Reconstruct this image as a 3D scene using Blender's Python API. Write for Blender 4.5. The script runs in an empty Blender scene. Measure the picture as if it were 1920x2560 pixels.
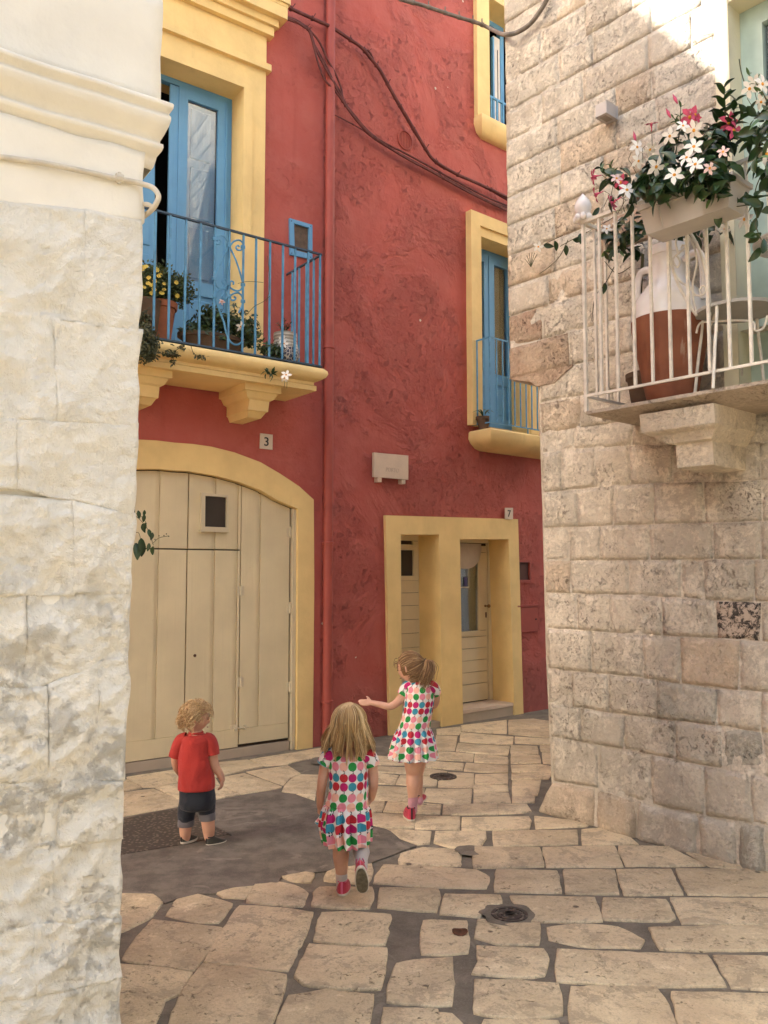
import bpy, math, random
from mathutils import Vector, Matrix, noise
from mathutils.geometry import tessellate_polygon
R = math.radians
random.seed(7)
scene = bpy.context.scene
COL = scene.collection

# ------------------------------------------------------------------ camera
FPX, CX, CY, HZ = 2070.0, 960.0, 1280.0, 1429.0
PITCH = math.atan((HZ - CY) / FPX)
CAM = Vector((0, 0, 1.6))
cam_d = bpy.data.cameras.new("camera"); cam = bpy.data.objects.new("camera", cam_d); COL.objects.link(cam)
cam.location = CAM; cam.rotation_euler = (R(90) + PITCH, 0, 0)
cam_d.sensor_fit = 'VERTICAL'; cam_d.sensor_height = 36; cam_d.lens = 36 * FPX / 2560
cam_d.clip_start = 0.05; cam_d.clip_end = 500
scene.camera = cam

# ------------------------------------------------------------------ light
SUN_EL, SUN_AZ = 29.0, 258.0          # azimuth clockwise from +Y, where the sun stands
world = bpy.data.worlds.new("World"); scene.world = world; world.use_nodes = True
wn = world.node_tree; wn.nodes.clear()
wo = wn.nodes.new('ShaderNodeOutputWorld'); wb = wn.nodes.new('ShaderNodeBackground')
sky = wn.nodes.new('ShaderNodeTexSky'); sky.sky_type = 'NISHITA'; sky.sun_disc = False
sky.sun_elevation = R(SUN_EL); sky.sun_rotation = R(SUN_AZ)
sky.air_density = 1.0; sky.dust_density = 4.8; sky.ozone_density = 0.6
wb.inputs['Strength'].default_value = 0.15
wn.links.new(sky.outputs[0], wb.inputs[0]); wn.links.new(wb.outputs[0], wo.inputs[0])
sd = Vector((math.sin(R(SUN_AZ)) * math.cos(R(SUN_EL)), math.cos(R(SUN_AZ)) * math.cos(R(SUN_EL)), math.sin(R(SUN_EL))))
sun_d = bpy.data.lights.new("sun", 'SUN'); sun_d.energy = 4.0; sun_d.angle = R(0.5); sun_d.color = (1, .95, .87)
sun = bpy.data.objects.new("sun", sun_d); COL.objects.link(sun)
sun.rotation_euler = sd.to_track_quat('Z', 'Y').to_euler()
vs = scene.view_settings
vs.view_transform = 'Standard'; vs.look = 'None'; vs.gamma = 1; vs.use_curve_mapping = False
vs.exposure = 2.2
scene.cycles.max_bounces = 8; scene.cycles.diffuse_bounces = 6; scene.cycles.transparent_max_bounces = 12

# ------------------------------------------------------------------ pixels of the photograph -> places in the world
def zf(x0, y0, k): return lambda x, y: (x0 + x / k, y0 + y / k)
zS = lambda x, y: (x, y)
zA = zf(0, 0, 1.8433); zB = zf(300, 500, 2.765); zC = zf(300, 1050, 2.4583); zD = zf(650, 0, 2.37); zE = zf(800, 500, 2.765)
zF = zf(850, 1200, 2.765); zG = zf(1220, 0, 2.37); zH = zf(1400, 450, 2.95); y1 = zf(300, 1700, 2.07375); y2 = zf(1100, 1700, 2.0232)
y3 = zf(400, 1700, 4.9136); y4 = zf(770, 1720, 4.02); y5 = zf(880, 1600, 4.608); y6 = zf(0, 300, 2.212); y7 = zf(0, 1300, 1.7548)
y8 = zf(1300, 1000, 1.8435); w1 = zf(900, 1750, 3.318); w2 = zf(300, 1820, 2.765); w4 = zf(1440, 200, 3.456); w5 = zf(340, 640, 3.7705)
w6 = zf(1700, 400, 4.4227); w7 = zf(900, 1300, 3.318); w8 = zf(1160, 0, 6.143); wp = zf(920, 1110, 13.825)
cp, sp = math.cos(PITCH), math.sin(PITCH)
def ray(px, py):
    a = (px - CX) / FPX; b = (CY - py) / FPX
    return Vector((a, cp - b * sp, sp + b * cp))
def gp(px, py, z=0.0):
    r = ray(px, py); t = (z - CAM.z) / r.z
    return CAM + r * t
def aty(px, py, y):
    r = ray(px, py); return CAM + r * (y / r.y)
class Plane:
    def __init__(s, p0, d):
        s.p = Vector((p0[0], p0[1], 0)); s.u = Vector((d[0], d[1], 0)).normalized()
        s.n = Vector((s.u.y, -s.u.x, 0))
        if s.n.dot(CAM - s.p) < 0: s.n = -s.n
    def w(s, a, d, z): return s.p + s.u * a + s.n * d + Vector((0, 0, z))
    def hit(s, q, d=0.0):
        r = ray(*q); t = (s.p + s.n * d - CAM).dot(s.n) / r.dot(s.n)
        v = CAM + r * t
        return ((v - s.p).dot(s.u), v.z)
    def hw(s, q, d=0.0):
        a, z = s.hit(q, d); return s.w(a, d, z)
P0 = gp(799, 1866)
PA = Plane(P0, (1.36, 1.0))                 # facade with the garage door
PB = Plane(P0, (1.20, 1.0))                 # facade with the plaque and door 7
PC = Plane(gp(1495, 2068), (-.86, 1.0)); PC.u = -PC.u    # limestone wall; u runs toward the camera (to the right)
PD = Plane((-.70, 2.3), (1.5, 1.0))         # whitewashed wall

# ------------------------------------------------------------------ mesh builder (world coordinates)
class M:
    def __init__(s): s.v = []; s.f = []; s.uv = {}; s.mi = []; s.cm = 0
    def add(s, vs, fs, uvs=None):
        o = len(s.v); s.v += [Vector(p) for p in vs]
        for i, f in enumerate(fs):
            if uvs: s.uv[len(s.f)] = uvs[i]
            s.f.append([o + k for k in f]); s.mi.append(s.cm)
    def quad(s, a, b, c, d): s.add([a, b, c, d], [(0, 1, 2, 3)])
    def prism(s, front, back):
        n = len(front)
        s.add(list(front) + list(back), [tuple(range(n)), tuple(range(2 * n - 1, n - 1, -1))] + [(i, i + n, (i + 1) % n + n, (i + 1) % n) for i in range(n)])
    def pp(s, pl, pts, df, db, inset=0.0, bev=0.0):
        """polygon of (s,z) on a plane, from offset db out to df, front edge bevelled"""
        n = len(pts)
        if bev <= 0: return s.prism([pl.w(a, df, z) for a, z in pts], [pl.w(a, db, z) for a, z in pts])
        cx = sum(p[0] for p in pts) / n; cz = sum(p[1] for p in pts) / n
        inn = []
        for a, z in pts:
            L = math.hypot(a - cx, z - cz) or 1; k = max(0, 1 - bev * 1.4 / L); inn.append((cx + (a - cx) * k, cz + (z - cz) * k))
        F = [pl.w(a, df, z) for a, z in inn]; Mi = [pl.w(a, df - bev, z) for a, z in pts]; B = [pl.w(a, db, z) for a, z in pts]
        fs = [tuple(range(n)), tuple(range(3 * n - 1, 2 * n - 1, -1))]
        for i in range(n):
            j = (i + 1) % n; fs += [(i, i + n, j + n, j), (i + n, i + 2 * n, j + 2 * n, j + n)]
        s.add(F + Mi + B, fs)
    def px(s, pl, pts, df, db, z=zS, bev=0.0): s.pp(pl, [pl.hit(z(*p), df) for p in pts], df, db, bev=bev)
    def box(s, pl, s0, s1, d0, d1, z0, z1, bev=0.0): s.pp(pl, [(s0, z0), (s1, z0), (s1, z1), (s0, z1)], max(d0, d1), min(d0, d1), bev=bev)
    def tube(s, pts, r, seg=8, cap=True, flat=1.0):
        pts = [Vector(p) for p in pts]; n = len(pts)
        if n < 2: return
        rs = r if isinstance(r, (list, tuple)) else [r] * n
        t0 = (pts[1] - pts[0]).normalized(); ref = Vector((0, 0, 1)) if abs(t0.z) < .9 else Vector((1, 0, 0))
        a = t0.cross(ref).normalized(); vs = []
        for i in range(n):
            t = (pts[min(i + 1, n - 1)] - pts[max(i - 1, 0)])
            t = t.normalized() if t.length > 1e-9 else t0
            a = (a - t * a.dot(t)); a = a.normalized() if a.length > 1e-6 else t.orthogonal().normalized()
            b = t.cross(a)
            for k in range(seg):
                th = 2 * math.pi * k / seg
                vs.append(pts[i] + a * math.cos(th) * rs[i] + b * math.sin(th) * rs[i] * flat)
        fs = [(i * seg + k, i * seg + (k + 1) % seg, (i + 1) * seg + (k + 1) % seg, (i + 1) * seg + k) for i in range(n - 1) for k in range(seg)]
        if cap: fs += [tuple(range(seg - 1, -1, -1)), tuple((n - 1) * seg + k for k in range(seg))]
        s.add(vs, fs)
    def lathe(s, base, prof, seg=32, axis=Vector((0, 0, 1)), xa=None, sx=1.0, sy=1.0):
        axis = axis.normalized(); xa = (xa or (axis.orthogonal())).normalized(); ya = axis.cross(xa); base = Vector(base); vs = []
        for r, z in prof:
            for k in range(seg):
                th = 2 * math.pi * k / seg; vs.append(base + axis * z + xa * r * sx * math.cos(th) + ya * r * sy * math.sin(th))
        n = len(prof)
        fs = [(i * seg + k, i * seg + (k + 1) % seg, (i + 1) * seg + (k + 1) % seg, (i + 1) * seg + k) for i in range(n - 1) for k in range(seg)]
        s.add(vs, fs + [tuple(range(seg - 1, -1, -1)), tuple((n - 1) * seg + k for k in range(seg))])
    def ball(s, c, r, seg=16, rings=10, sc=(1, 1, 1)):
        c = Vector(c); vs = [c + Vector((0, 0, -r * sc[2]))]
        for i in range(1, rings):
            ph = -math.pi / 2 + math.pi * i / rings
            for k in range(seg):
                th = 2 * math.pi * k / seg
                vs.append(c + Vector((r * sc[0] * math.cos(ph) * math.cos(th), r * sc[1] * math.cos(ph) * math.sin(th), r * sc[2] * math.sin(ph))))
        vs.append(c + Vector((0, 0, r * sc[2]))); e = len(vs) - 1
        fs = [(0, 1 + (k + 1) % seg, 1 + k) for k in range(seg)] + [(e, 1 + (rings - 2) * seg + k, 1 + (rings - 2) * seg + (k + 1) % seg) for k in range(seg)]
        for i in range(rings - 2):
            for k in range(seg): fs.append((1 + i * seg + k, 1 + i * seg + (k + 1) % seg, 1 + (i + 1) * seg + (k + 1) % seg, 1 + (i + 1) * seg + k))
        s.add(vs, fs)
    def mesh(s, name, mats, org=Vector((0, 0, 0)), smooth=False):
        me = bpy.data.meshes.new(name); me.from_pydata([tuple(p - org) for p in s.v], [], s.f); me.update()
        for m in (mats if isinstance(mats, (list, tuple)) else [mats]): me.materials.append(m)
        if s.uv:
            l = me.uv_layers.new(name='UVMap')
            for fi, uvs in s.uv.items():
                p = me.polygons[fi]
                for k, li in enumerate(p.loop_indices): l.data[li].uv = uvs[k]
        if isinstance(mats, (list, tuple)):
            for i, p in enumerate(me.polygons): p.material_index = s.mi[i]
        import bmesh
        bm = bmesh.new(); bm.from_mesh(me); bmesh.ops.recalc_face_normals(bm, faces=bm.faces[:]); bm.to_mesh(me); bm.free()
        if smooth:
            for p in me.polygons: p.use_smooth = True
            if smooth != 2:
                try: me.set_sharp_from_angle(angle=R(40))
                except Exception: pass
        return me

def tag(o, label=None, cat=None, group=None, kind=None):
    if label: o['label'] = label
    if cat: o['category'] = cat
    if group: o['group'] = group
    if kind: o['kind'] = kind
    return o
def thing(name, loc, label, cat, group=None):
    o = bpy.data.objects.new(name, None); o.empty_display_size = .1; o.location = loc; COL.objects.link(o)
    return tag(o, label, cat, group)
def part(name, mb, m, parent, smooth=False, label=None):
    """one mesh object; vertices given in world coordinates, kept relative to the top-level thing"""
    top = parent
    while top is not None and top.parent: top = top.parent
    org = top.location.copy() if top is not None else Vector((0, 0, 0))
    o = bpy.data.objects.new(name, mb.mesh(name, m, org, smooth)); COL.objects.link(o)
    if parent is not None: o.parent = parent
    if label: o['label'] = label
    return o
def solo(name, mb, m, loc, label=None, cat=None, group=None, kind=None, smooth=False):
    loc = Vector(loc); o = bpy.data.objects.new(name, mb.mesh(name, m, loc, smooth)); o.location = loc; COL.objects.link(o)
    return tag(o, label, cat, group, kind)

# ------------------------------------------------------------------ node helper
class X:
    def __init__(s, nt, sock): s.nt = nt; s.k = sock
    def _m(s, op, *a):
        n = s.nt.nodes.new('ShaderNodeMath'); n.operation = op
        for i, v in enumerate((s,) + a):
            if isinstance(v, X): s.nt.links.new(v.k, n.inputs[i])
            else: n.inputs[i].default_value = v
        return X(s.nt, n.outputs[0])
    def __add__(s, o): return s._m('ADD', o)
    def __radd__(s, o): return s._m('ADD', o)
    def __sub__(s, o): return s._m('SUBTRACT', o)
    def __rsub__(s, o): return (s * -1) + o
    def __mul__(s, o): return s._m('MULTIPLY', o)
    def __rmul__(s, o): return s._m('MULTIPLY', o)
    def __truediv__(s, o): return s._m('DIVIDE', o)
    def gt(s, v): return s._m('GREATER_THAN', v)
    def lt(s, v): return s._m('LESS_THAN', v)
    def step(s, a, b, lo=0.0, hi=1.0):
        n = s.nt.nodes.new('ShaderNodeMapRange'); n.interpolation_type = 'SMOOTHSTEP'; s.nt.links.new(s.k, n.inputs[0])
        n.inputs[1].default_value = a; n.inputs[2].default_value = b; n.inputs[3].default_value = lo; n.inputs[4].default_value = hi
        return X(s.nt, n.outputs[0])
    def ab(s): return s._m('ABSOLUTE')
    def fl(s): return s._m('FLOOR')
    def mod(s, v): return s._m('FLOORED_MODULO', v)
    def mn(s, v): return s._m('MINIMUM', v)
    def mxm(s, v): return s._m('MAXIMUM', v)
    def sq(s): return s * s
class MT:
    def __init__(s, name):
        s.m = bpy.data.materials.new(name); s.m.use_nodes = True; s.nt = s.m.node_tree
        s.b = s.nt.nodes['Principled BSDF']; s.out = s.nt.nodes['Material Output']
        s.tc = s.nt.nodes.new('ShaderNodeTexCoord')
    def co(s, kind='Object', scale=None, add=None):
        k = s.tc.outputs[kind]
        if scale or add:
            n = s.nt.nodes.new('ShaderNodeMapping'); s.nt.links.new(k, n.inputs[0])
            if scale: n.inputs['Scale'].default_value = scale
            if add: n.inputs['Location'].default_value = add
            k = n.outputs[0]
        return k
    def xyz(s, kind='Object'):
        n = s.nt.nodes.new('ShaderNodeSeparateXYZ'); s.nt.links.new(s.tc.outputs[kind], n.inputs[0])
        return [X(s.nt, n.outputs[i]) for i in range(3)]
    def noise(s, scale, detail=4, rough=.55, vec=None, dist=0.0, off=None):
        n = s.nt.nodes.new('ShaderNodeTexNoise'); n.inputs['Scale'].default_value = scale; n.inputs['Detail'].default_value = detail
        n.inputs['Roughness'].default_value = rough; n.inputs['Distortion'].default_value = dist
        s.nt.links.new(vec if vec is not None else s.co(add=off), n.inputs['Vector'])
        return X(s.nt, n.outputs['Fac'])
    def vor(s, scale, feat='F1', vec=None, off=None):
        n = s.nt.nodes.new('ShaderNodeTexVoronoi'); n.feature = feat; n.inputs['Scale'].default_value = scale
        s.nt.links.new(vec if vec is not None else s.co(add=off), n.inputs['Vector'])
        return X(s.nt, n.outputs['Distance'])
    def rnd(s):
        n = s.nt.nodes.new('ShaderNodeObjectInfo'); return X(s.nt, n.outputs['Random'])
    def island(s):
        n = s.nt.nodes.new('ShaderNodeNewGeometry'); return X(s.nt, n.outputs['Random Per Island'])
    def mix(s, f, a, b, mode='MIX'):
        n = s.nt.nodes.new('ShaderNodeMix'); n.data_type = 'RGBA'; n.blend_type = mode
        for sock, v in ((n.inputs[0], f), (n.inputs[6], a), (n.inputs[7], b)):
            if isinstance(v, X): s.nt.links.new(v.k, sock)
            elif isinstance(v, (int, float)): sock.default_value = v
            else: sock.default_value = (*v, 1)
        return X(s.nt, n.outputs[2])
    def col(s, c):
        if isinstance(c, X): s.nt.links.new(c.k, s.b.inputs['Base Color'])
        else: s.b.inputs['Base Color'].default_value = (*c, 1)
        return s
    def rough(s, r):
        if isinstance(r, X): s.nt.links.new(r.k, s.b.inputs['Roughness'])
        else: s.b.inputs['Roughness'].default_value = r
        return s
    def bump(s, h, dist=.01, strength=1.0):
        n = s.nt.nodes.new('ShaderNodeBump'); n.inputs['Distance'].default_value = dist; n.inputs['Strength'].default_value = strength
        s.nt.links.new(h.k, n.inputs['Height']); s.nt.links.new(n.outputs[0], s.b.inputs['Normal']); return s
def sc(c, k): return tuple(min(1, x * k) for x in c)
def plain(name, c, rough=.6, metal=0.0, var=.12, nscale=6, bumpd=0.0, spec=.4):
    t = MT(name); n = t.noise(nscale, 5)
    t.col(t.mix(n.step(.3, .7), sc(c, 1 - var), sc(c, 1 + var * .6))); t.rough(rough); t.b.inputs['Metallic'].default_value = metal
    t.b.inputs['Specular IOR Level'].default_value = spec
    if bumpd: t.bump(t.noise(nscale * 12, 4), bumpd)
    return t.m

# ------------------------------------------------------------------ materials
def plaster(name, base, pit, seed):
    t = MT(name); o = (seed, seed * 2, 0)
    big = t.noise(.9, 3, off=o); mid = t.noise(4, 6, .6, off=o); fine = t.noise(45, 4, .6, off=o)
    mask = t.noise(1.0, 5, .68, dist=.5, off=(seed + 5, 1, 2)).step(.44, .56)
    streak = t.noise(1, 5, .6, vec=t.co(scale=(5, 5, .35), add=o))
    c = t.mix(big.step(.3, .7), sc(base, .90), sc(base, 1.10))
    c = t.mix(mid.step(.35, .75) * .45, c, (base[0] * 1.12, base[1] * 1.5, base[2] * 1.55)); blot = t.noise(1.6, 6, .7, dist=.8, off=(seed, 7, 7)).step(.50, .72); c = t.mix(blot * .34, c, (base[0] * .74, base[1] * .55, base[2] * .5))
    c = t.mix(streak.step(.55, .8) * .45, c, (base[0] * .72, base[1] * .6, base[2] * .55))
    x, y, z = t.xyz()
    # damp, salt-bleached band low on the wall (a stain of its own)
    low = (z + (t.noise(2.2, 4) - .5) * .5).step(.1, .8, 1, 0)
    c = t.mix(low * .35, c, (base[0] * .8, base[1] * 1.3, base[2] * 1.4))
    chip = t.vor(2.1, off=(seed, 3.3, 1)) + t.noise(30, 3) * .05
    c = t.mix(chip.lt(.052), c, (.72, .6, .48))
    t.col(c).rough(.85)
    pits = t.vor(22, vec=t.co(scale=(1, 1, 1.3))); pp_ = pits.step(.05, .35) * mask * pit
    rid = t.noise(16, 5, .65, dist=1.5, off=o) * mask * pit * 1.6
    dent = t.noise(17, 7, .8, dist=.5, off=(seed, 4, 4)).step(.54, .66) * mask
    t.bump(big * 1.2 + mid * .9 + t.noise(24, 6, .75, off=o) * mask * pit * .9 - dent * .5 * pit + fine * .08 + t.noise(2.6, 2, off=(2, 7, seed)) * 1.2, .028, 1.0)
    return t.m
m_redA = plaster('red_plaster_smooth', (.435, .099, .076), .25, 3.1)
m_redB = plaster('red_plaster_rough', (.435, .099, .076), 1.0, 8.7)
def trim(name, base):
    t = MT(name); n = t.noise(3, 5); st = t.noise(1, 5, .6, vec=t.co(scale=(8, 8, .8)))
    c = t.mix(n.step(.3, .7), sc(base, .92), sc(base, 1.06)); c = t.mix(st.step(.58, .8) * .35, c, sc(base, .72))
    t.col(c).rough(.8); t.bump(t.noise(9, 5) * .8 + t.noise(60, 3) * .15, .008); return t.m
m_yel = trim('yellow_limewash', (.80, .60, .26))
m_ylite = trim('pale_yellow_paint', (.72, .66, .46))
m_step = trim('worn_threshold_stone', (.46, .38, .28))
def wood(name, base, horiz=False):
    t = MT(name); g = t.noise(1, 5, .6, vec=t.co(scale=(60, 60, 1.5) if not horiz else (2, 2, 60)))
    n = t.noise(2.5, 5); c = t.mix(n.step(.3, .7), sc(base, .93), sc(base, 1.05)); c = t.mix(g.step(.5, .8) * .22, c, sc(base, .8))
    c = t.mix(t.rnd() * .12, c, sc(base, .8)); chip = t.noise(28, 5, .7, off=(4, 4, 4)).step(.70, .74); c = t.mix(chip * .5, c, (.2, .14, .08))
    t.col(c).rough(.55); t.bump(g * .4 + t.noise(5, 3) * .5, .004); return t.m
m_beige = wood('cream_painted_wood', (.71, .615, .39))
m_cream = wood('cream_frame_paint', (.64, .56, .38))
m_blue = wood('blue_painted_wood', (.125, .34, .57))
m_bluem = plain('blue_painted_iron', (.10, .30, .50), .5, 0, .2, 14, .001)
m_bluedk = plain('dark_blue_iron', (.045, .08, .12), .5, 0, .3, 14, .001)
m_mint = plain('mint_painted_wood', (.42, .53, .46), .5)
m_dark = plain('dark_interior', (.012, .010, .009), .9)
m_gap = plain('shadow_gap_wood', (.06, .045, .03), .9)
m_curt = plain('grey_curtain', (.26, .235, .20), .9)
m_refl = plain('white_reflection', (.62, .58, .48), .9)  # colour of the bright reflection in the window panes, painted on panels
m_white = plain('white_enamel', (.70, .66, .58), .45, 0, .08, 10, .001)
m_whiteiron = plain('cream_painted_iron', (.76, .72, .62), .45, 0, .14, 20, .001)
m_whitep = plain('white_plastic', (.48, .44, .38), .5, 0, .06, 8)
m_glaze = plain('white_glaze', (.82, .79, .76), .18, 0, .05, 8)
m_greybox = plain('grey_lamp_metal', (.46, .43, .41), .45, 0, .06, 8)
m_black = plain('black_print', (.015, .013, .012), .5)
m_plate = plain('white_enamel_plate', (.70, .60, .47), .35, 0, .05, 8)
m_marble = plain('pale_marble', (.66, .53, .40), .6, 0, .07, 5, .002)
m_faint = plain('faded_letters', (.56, .44, .34), .7)
m_rust = plain('rusty_brown_metal', (.12, .055, .03), .7, .3, .3, 20)
m_wirer = plain('red_painted_cable', (.135, .038, .032), .7, 0, .3, 20)
m_wireg = plain('grey_cable', (.20, .17, .14), .7, 0, .3, 20)
m_wirew = plain('whitewashed_cable', (.60, .55, .45), .7, 0, .15, 20, .002)
m_redmetal = plain('red_painted_metal', (.36, .075, .055), .55, 0, .1, 6)
m_terr = plain('terracotta', (.30, .105, .05), .8, 0, .2, 7, .003)
m_potdk = plain('brown_clay_pot', (.12, .075, .045), .8, 0, .2, 9, .002)
m_soil = plain('potting_soil', (.03, .02, .012), .95, 0, .3, 30, .01)
m_brass = plain('dull_brass', (.20, .12, .05), .4, .8, .1)
def glassm():
    t = MT('window_glass'); nt = t.nt; nt.nodes.remove(t.b)
    tr = nt.nodes.new('ShaderNodeBsdfTransparent'); tr.inputs[0].default_value = (.93, .95, .95, 1)
    gl = nt.nodes.new('ShaderNodeBsdfGlossy'); gl.inputs['Roughness'].default_value = .03; gl.inputs[0].default_value = (.9, .92, .95, 1)
    fr = nt.nodes.new('ShaderNodeFresnel'); fr.inputs[0].default_value = 1.55; mx = nt.nodes.new('ShaderNodeMixShader')
    bp = nt.nodes.new('ShaderNodeBump'); bp.inputs['Distance'].default_value = .0008; n = t.noise(1.3, 1); nt.links.new(n.k, bp.inputs['Height'])
    nt.links.new(bp.outputs[0], gl.inputs['Normal']); f2 = X(nt, fr.outputs[0]) * .8
    nt.links.new(f2.mn(.85).k, mx.inputs[0]); nt.links.new(tr.outputs[0], mx.inputs[1]); nt.links.new(gl.outputs[0], mx.inputs[2]); nt.links.new(mx.outputs[0], t.out.inputs[0])
    return t.m
m_glass = glassm()
m_glassd = plain('dusty_dark_glass', (.05, .042, .035), .25)
def limestone(name, base, warm, dark, seed, pit=1.0, spots=.5):
    t = MT(name); o = (seed, 0, seed)
    r = t.rnd(); big = t.noise(1.1, 5, .6, off=o); mid = t.noise(7, 7, .7, off=o); fine = t.noise(48, 6, .8, off=o); x, y, z = t.xyz()
    c = t.mix(big.step(.35, .65), sc(base, .80), sc(base, 1.08))
    c = t.mix(r * .28, c, warm)
    pale = (t.noise(5, 7, .75, dist=.7, off=(4, 4, 1)) * .65 + t.noise(34, 5, .75, off=(4, 4, 9)) * .35).step(.47, .56)
    c = t.mix(pale * .62, c, sc(base, 1.38))
    rust = t.noise(1.9, 6, .7, dist=.8, off=(3, 2, 9)).step(.54, .70); c = t.mix(rust * .45, c, warm)
    grey = (t.noise(1.3, 6, .72, dist=.5, off=(6, 6, 2)) + (z * -.07 + .07)).step(.50, .64); c = t.mix(grey * .36, c, (base[0] * .60, base[1] * .62, base[2] * .60))
    hm = t.noise(2.4, 5, .65, off=(8, 1, 2)).step(.40, .62)
    h1 = t.noise(36, 6, .82, dist=1.0, off=(1, 9, 3)).step(.56, .62); h3 = t.noise(13, 7, .8, dist=.8, off=(2, 2, 3)).step(.58, .66)
    hh = (h1 * hm + h3 * hm * .8).mn(1)
    c = t.mix(hh * spots * 1.35, c, dark); c = t.mix(fine.step(.47, .66) * .50, c, sc(base, .60))
    t.col(c).rough(.92)
    t.bump(mid * 1.0 + fine * .30 - hh * .7 * pit + t.noise(18, 6, .72, off=o) * .9 * pit + pale * .15, .020, 1.0); return t.m
m_lime = limestone('limestone', (.63, .57, .465), (.56, .46, .35), (.19, .135, .09), 1.0)
m_limeor = limestone('orange_limestone', (.60, .50, .375), (.54, .39, .26), (.16, .10, .06), 4.0, 1.2)
m_limebr = limestone('eroded_brown_limestone', (.50, .38, .27), (.42, .22, .13), (.13, .07, .05), 6.0, 2.2, .8)
m_limegr = limestone('lichen_grey_limestone', (.54, .50, .41), (.33, .31, .24), (.10, .095, .08), 9.0, 1.5, .75)
def blackened():
    t = MT('blackened_limestone'); n = t.noise(24, 8, .85, dist=.5); k = n.step(.47, .53)
    t.col(t.mix(k, (.55, .46, .37), (.055, .045, .04))).rough(.9); t.bump(n + t.noise(60, 3) * .3, .012); return t.m
m_limebk = blackened()
m_mort = limestone('lime_mortar', (.65, .59, .485), (.58, .49, .39), (.2, .15, .11), 1.0, .5, .2)
def whitewash(name='whitewashed_stone'):
    t = MT(name); mid = t.noise(8, 7, .72, dist=.4); fine = t.noise(60, 6, .75); x, y, z = t.xyz(); rid = t.noise(3.4, 7, .68, dist=.9, off=(6, 2, 1))
    low = z.step(1.05, 2.05, 1, 0)      # more of the bare stone shows low down on the wall
    bare = (t.noise(4.5, 7, .75, dist=.3, off=(3, 3, 3)) * .62 + t.noise(30, 6, .8, off=(5, 1, 1)) * .38).step(.50, .62) * (low * .55 + .05)
    c = t.mix(t.noise(1.5, 4).step(.3, .7), (.73, .70, .605), (.80, .775, .685))
    c = t.mix(rid.step(.5, .68) * .25, c, (.64, .605, .50))
    c = t.mix(bare * .75, c, t.mix(t.noise(2.4, 5, off=(9, 9, 2)).step(.48, .62), (.66, .62, .52), (.68, .57, .46)))
    c = t.mix(t.noise(75, 5, .8, off=(2, 2, 2)).step(.66, .72) * (low * .35 + .05), c, (.38, .34, .27))
    t.col(c).rough(.88); t.bump(mid * 1.2 + rid * 1.5 + fine * .22 + t.noise(24, 6, .75) * (bare * 1.2 + .35), .020, 1.0); return t.m
m_wash = whitewash()
m_washs = trim('smooth_whitewash', (.74, .71, .62))
def paving():
    t = MT('worn_limestone_paving'); r = t.rnd()
    big = t.noise(2.6, 6, .65); mid = t.noise(11, 7, .75, off=(4, 1, 0)); fine = t.noise(110, 5, .75); crust = (t.noise(6, 8, .78, dist=.6, off=(1, 8, 0)) * .7 + t.noise(45, 5, .75, off=(3, 3, 0)) * .3)
    c = t.mix(r, (.74, .605, .385), (.53, .43, .275)); c = t.mix(big.step(.42, .66) * .6, c, (.84, .70, .46))
    c = t.mix(crust.step(.50, .56) * .62, c, (.36, .285, .19)); c = t.mix(crust.step(.38, .44, 1, 0) * .6, c, (.90, .78, .54)); c = t.mix(t.noise(1.2, 4, .6, off=(7, 7, 0)).step(.5, .72) * .40, c, (.48, .335, .21))
    c = t.mix(fine.step(.45, .72) * .5, c, (.32, .255, .17))
    pit = t.noise(40, 6, .8, dist=.8, off=(2, 5, 0)).step(.58, .64) * t.noise(4, 4, .6, off=(9, 2, 0)).step(.42, .6); c = t.mix(pit * .85, c, (.11, .085, .06))
    spot = (t.vor(3.3, off=(3, 1, 0)) + mid * .03).step(.05, .075, 1, 0); c = t.mix(spot * .8, c, (.08, .06, .045))
    t.col(c).rough(mid.step(.3, .8, .42, .8)); t.b.inputs['Specular IOR Level'].default_value = .4
    t.bump(big * .8 + mid * .9 + crust * .5 + fine * .16 - pit * .7 - spot * .5, .009, 1.0); return t.m
m_pave = paving()
def jointm(name, a, b, k=1.0):
    t = MT(name); n = t.noise(7, 6, .65); f = t.noise(120, 4, .7); c = t.mix(n.step(.35, .65), a, b); c = t.mix(f.step(.45, .75) * .5, c, sc(b, 1.5))
    c = t.mix(t.noise(2.2, 6, .65, dist=1.8).step(.585, .63) * .45, c, (.30, .26, .20)); c = t.mix(t.vor(1.1).step(.0, .02, 1, 0) * 0, c, b)
    t.col(c).rough(.85); t.bump(n * k + f * .35, .006); return t.m
m_joint = jointm('grey_joint_mortar', (.125, .106, .078), (.20, .172, .128))
m_tar = jointm('trodden_asphalt', (.095, .080, .062), (.175, .150, .118), .4)
def checker():
    t = MT('rusty_tread_plate'); x, y, z = t.xyz(); k = .022
    v = t.vor(38); t.col(t.mix(v.step(.2, .45), (.20, .165, .13), (.075, .06, .05))).rough(.6); t.b.inputs['Metallic'].default_value = .3
    t.bump(v.step(.25, .4, 1, 0), .004); return t.m
m_grate = checker()
def leafm(name, c, c2, gloss=.35):
    t = MT(name); r = t.rnd(); n = t.noise(30, 3); k = t.mix(r, c, c2); k = t.mix(n.step(.4, .7) * .3, k, sc(c2, 1.3)); t.col(k).rough(gloss)
    t.b.inputs['Subsurface Weight'].default_value = 0.0; return t.m
m_leaf = leafm('glossy_dark_leaf', (.014, .036, .012), (.030, .070, .020), .32)
m_leaf2 = leafm('young_green_leaf', (.05, .11, .028), (.09, .16, .04), .4)
def bushm():
    t = MT('small_leaf_foliage'); k = t.island(); t.col(t.mix(k, (.028, .050, .014), (.085, .115, .03))).rough(.55); return t.m
m_bush = bushm()
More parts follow.
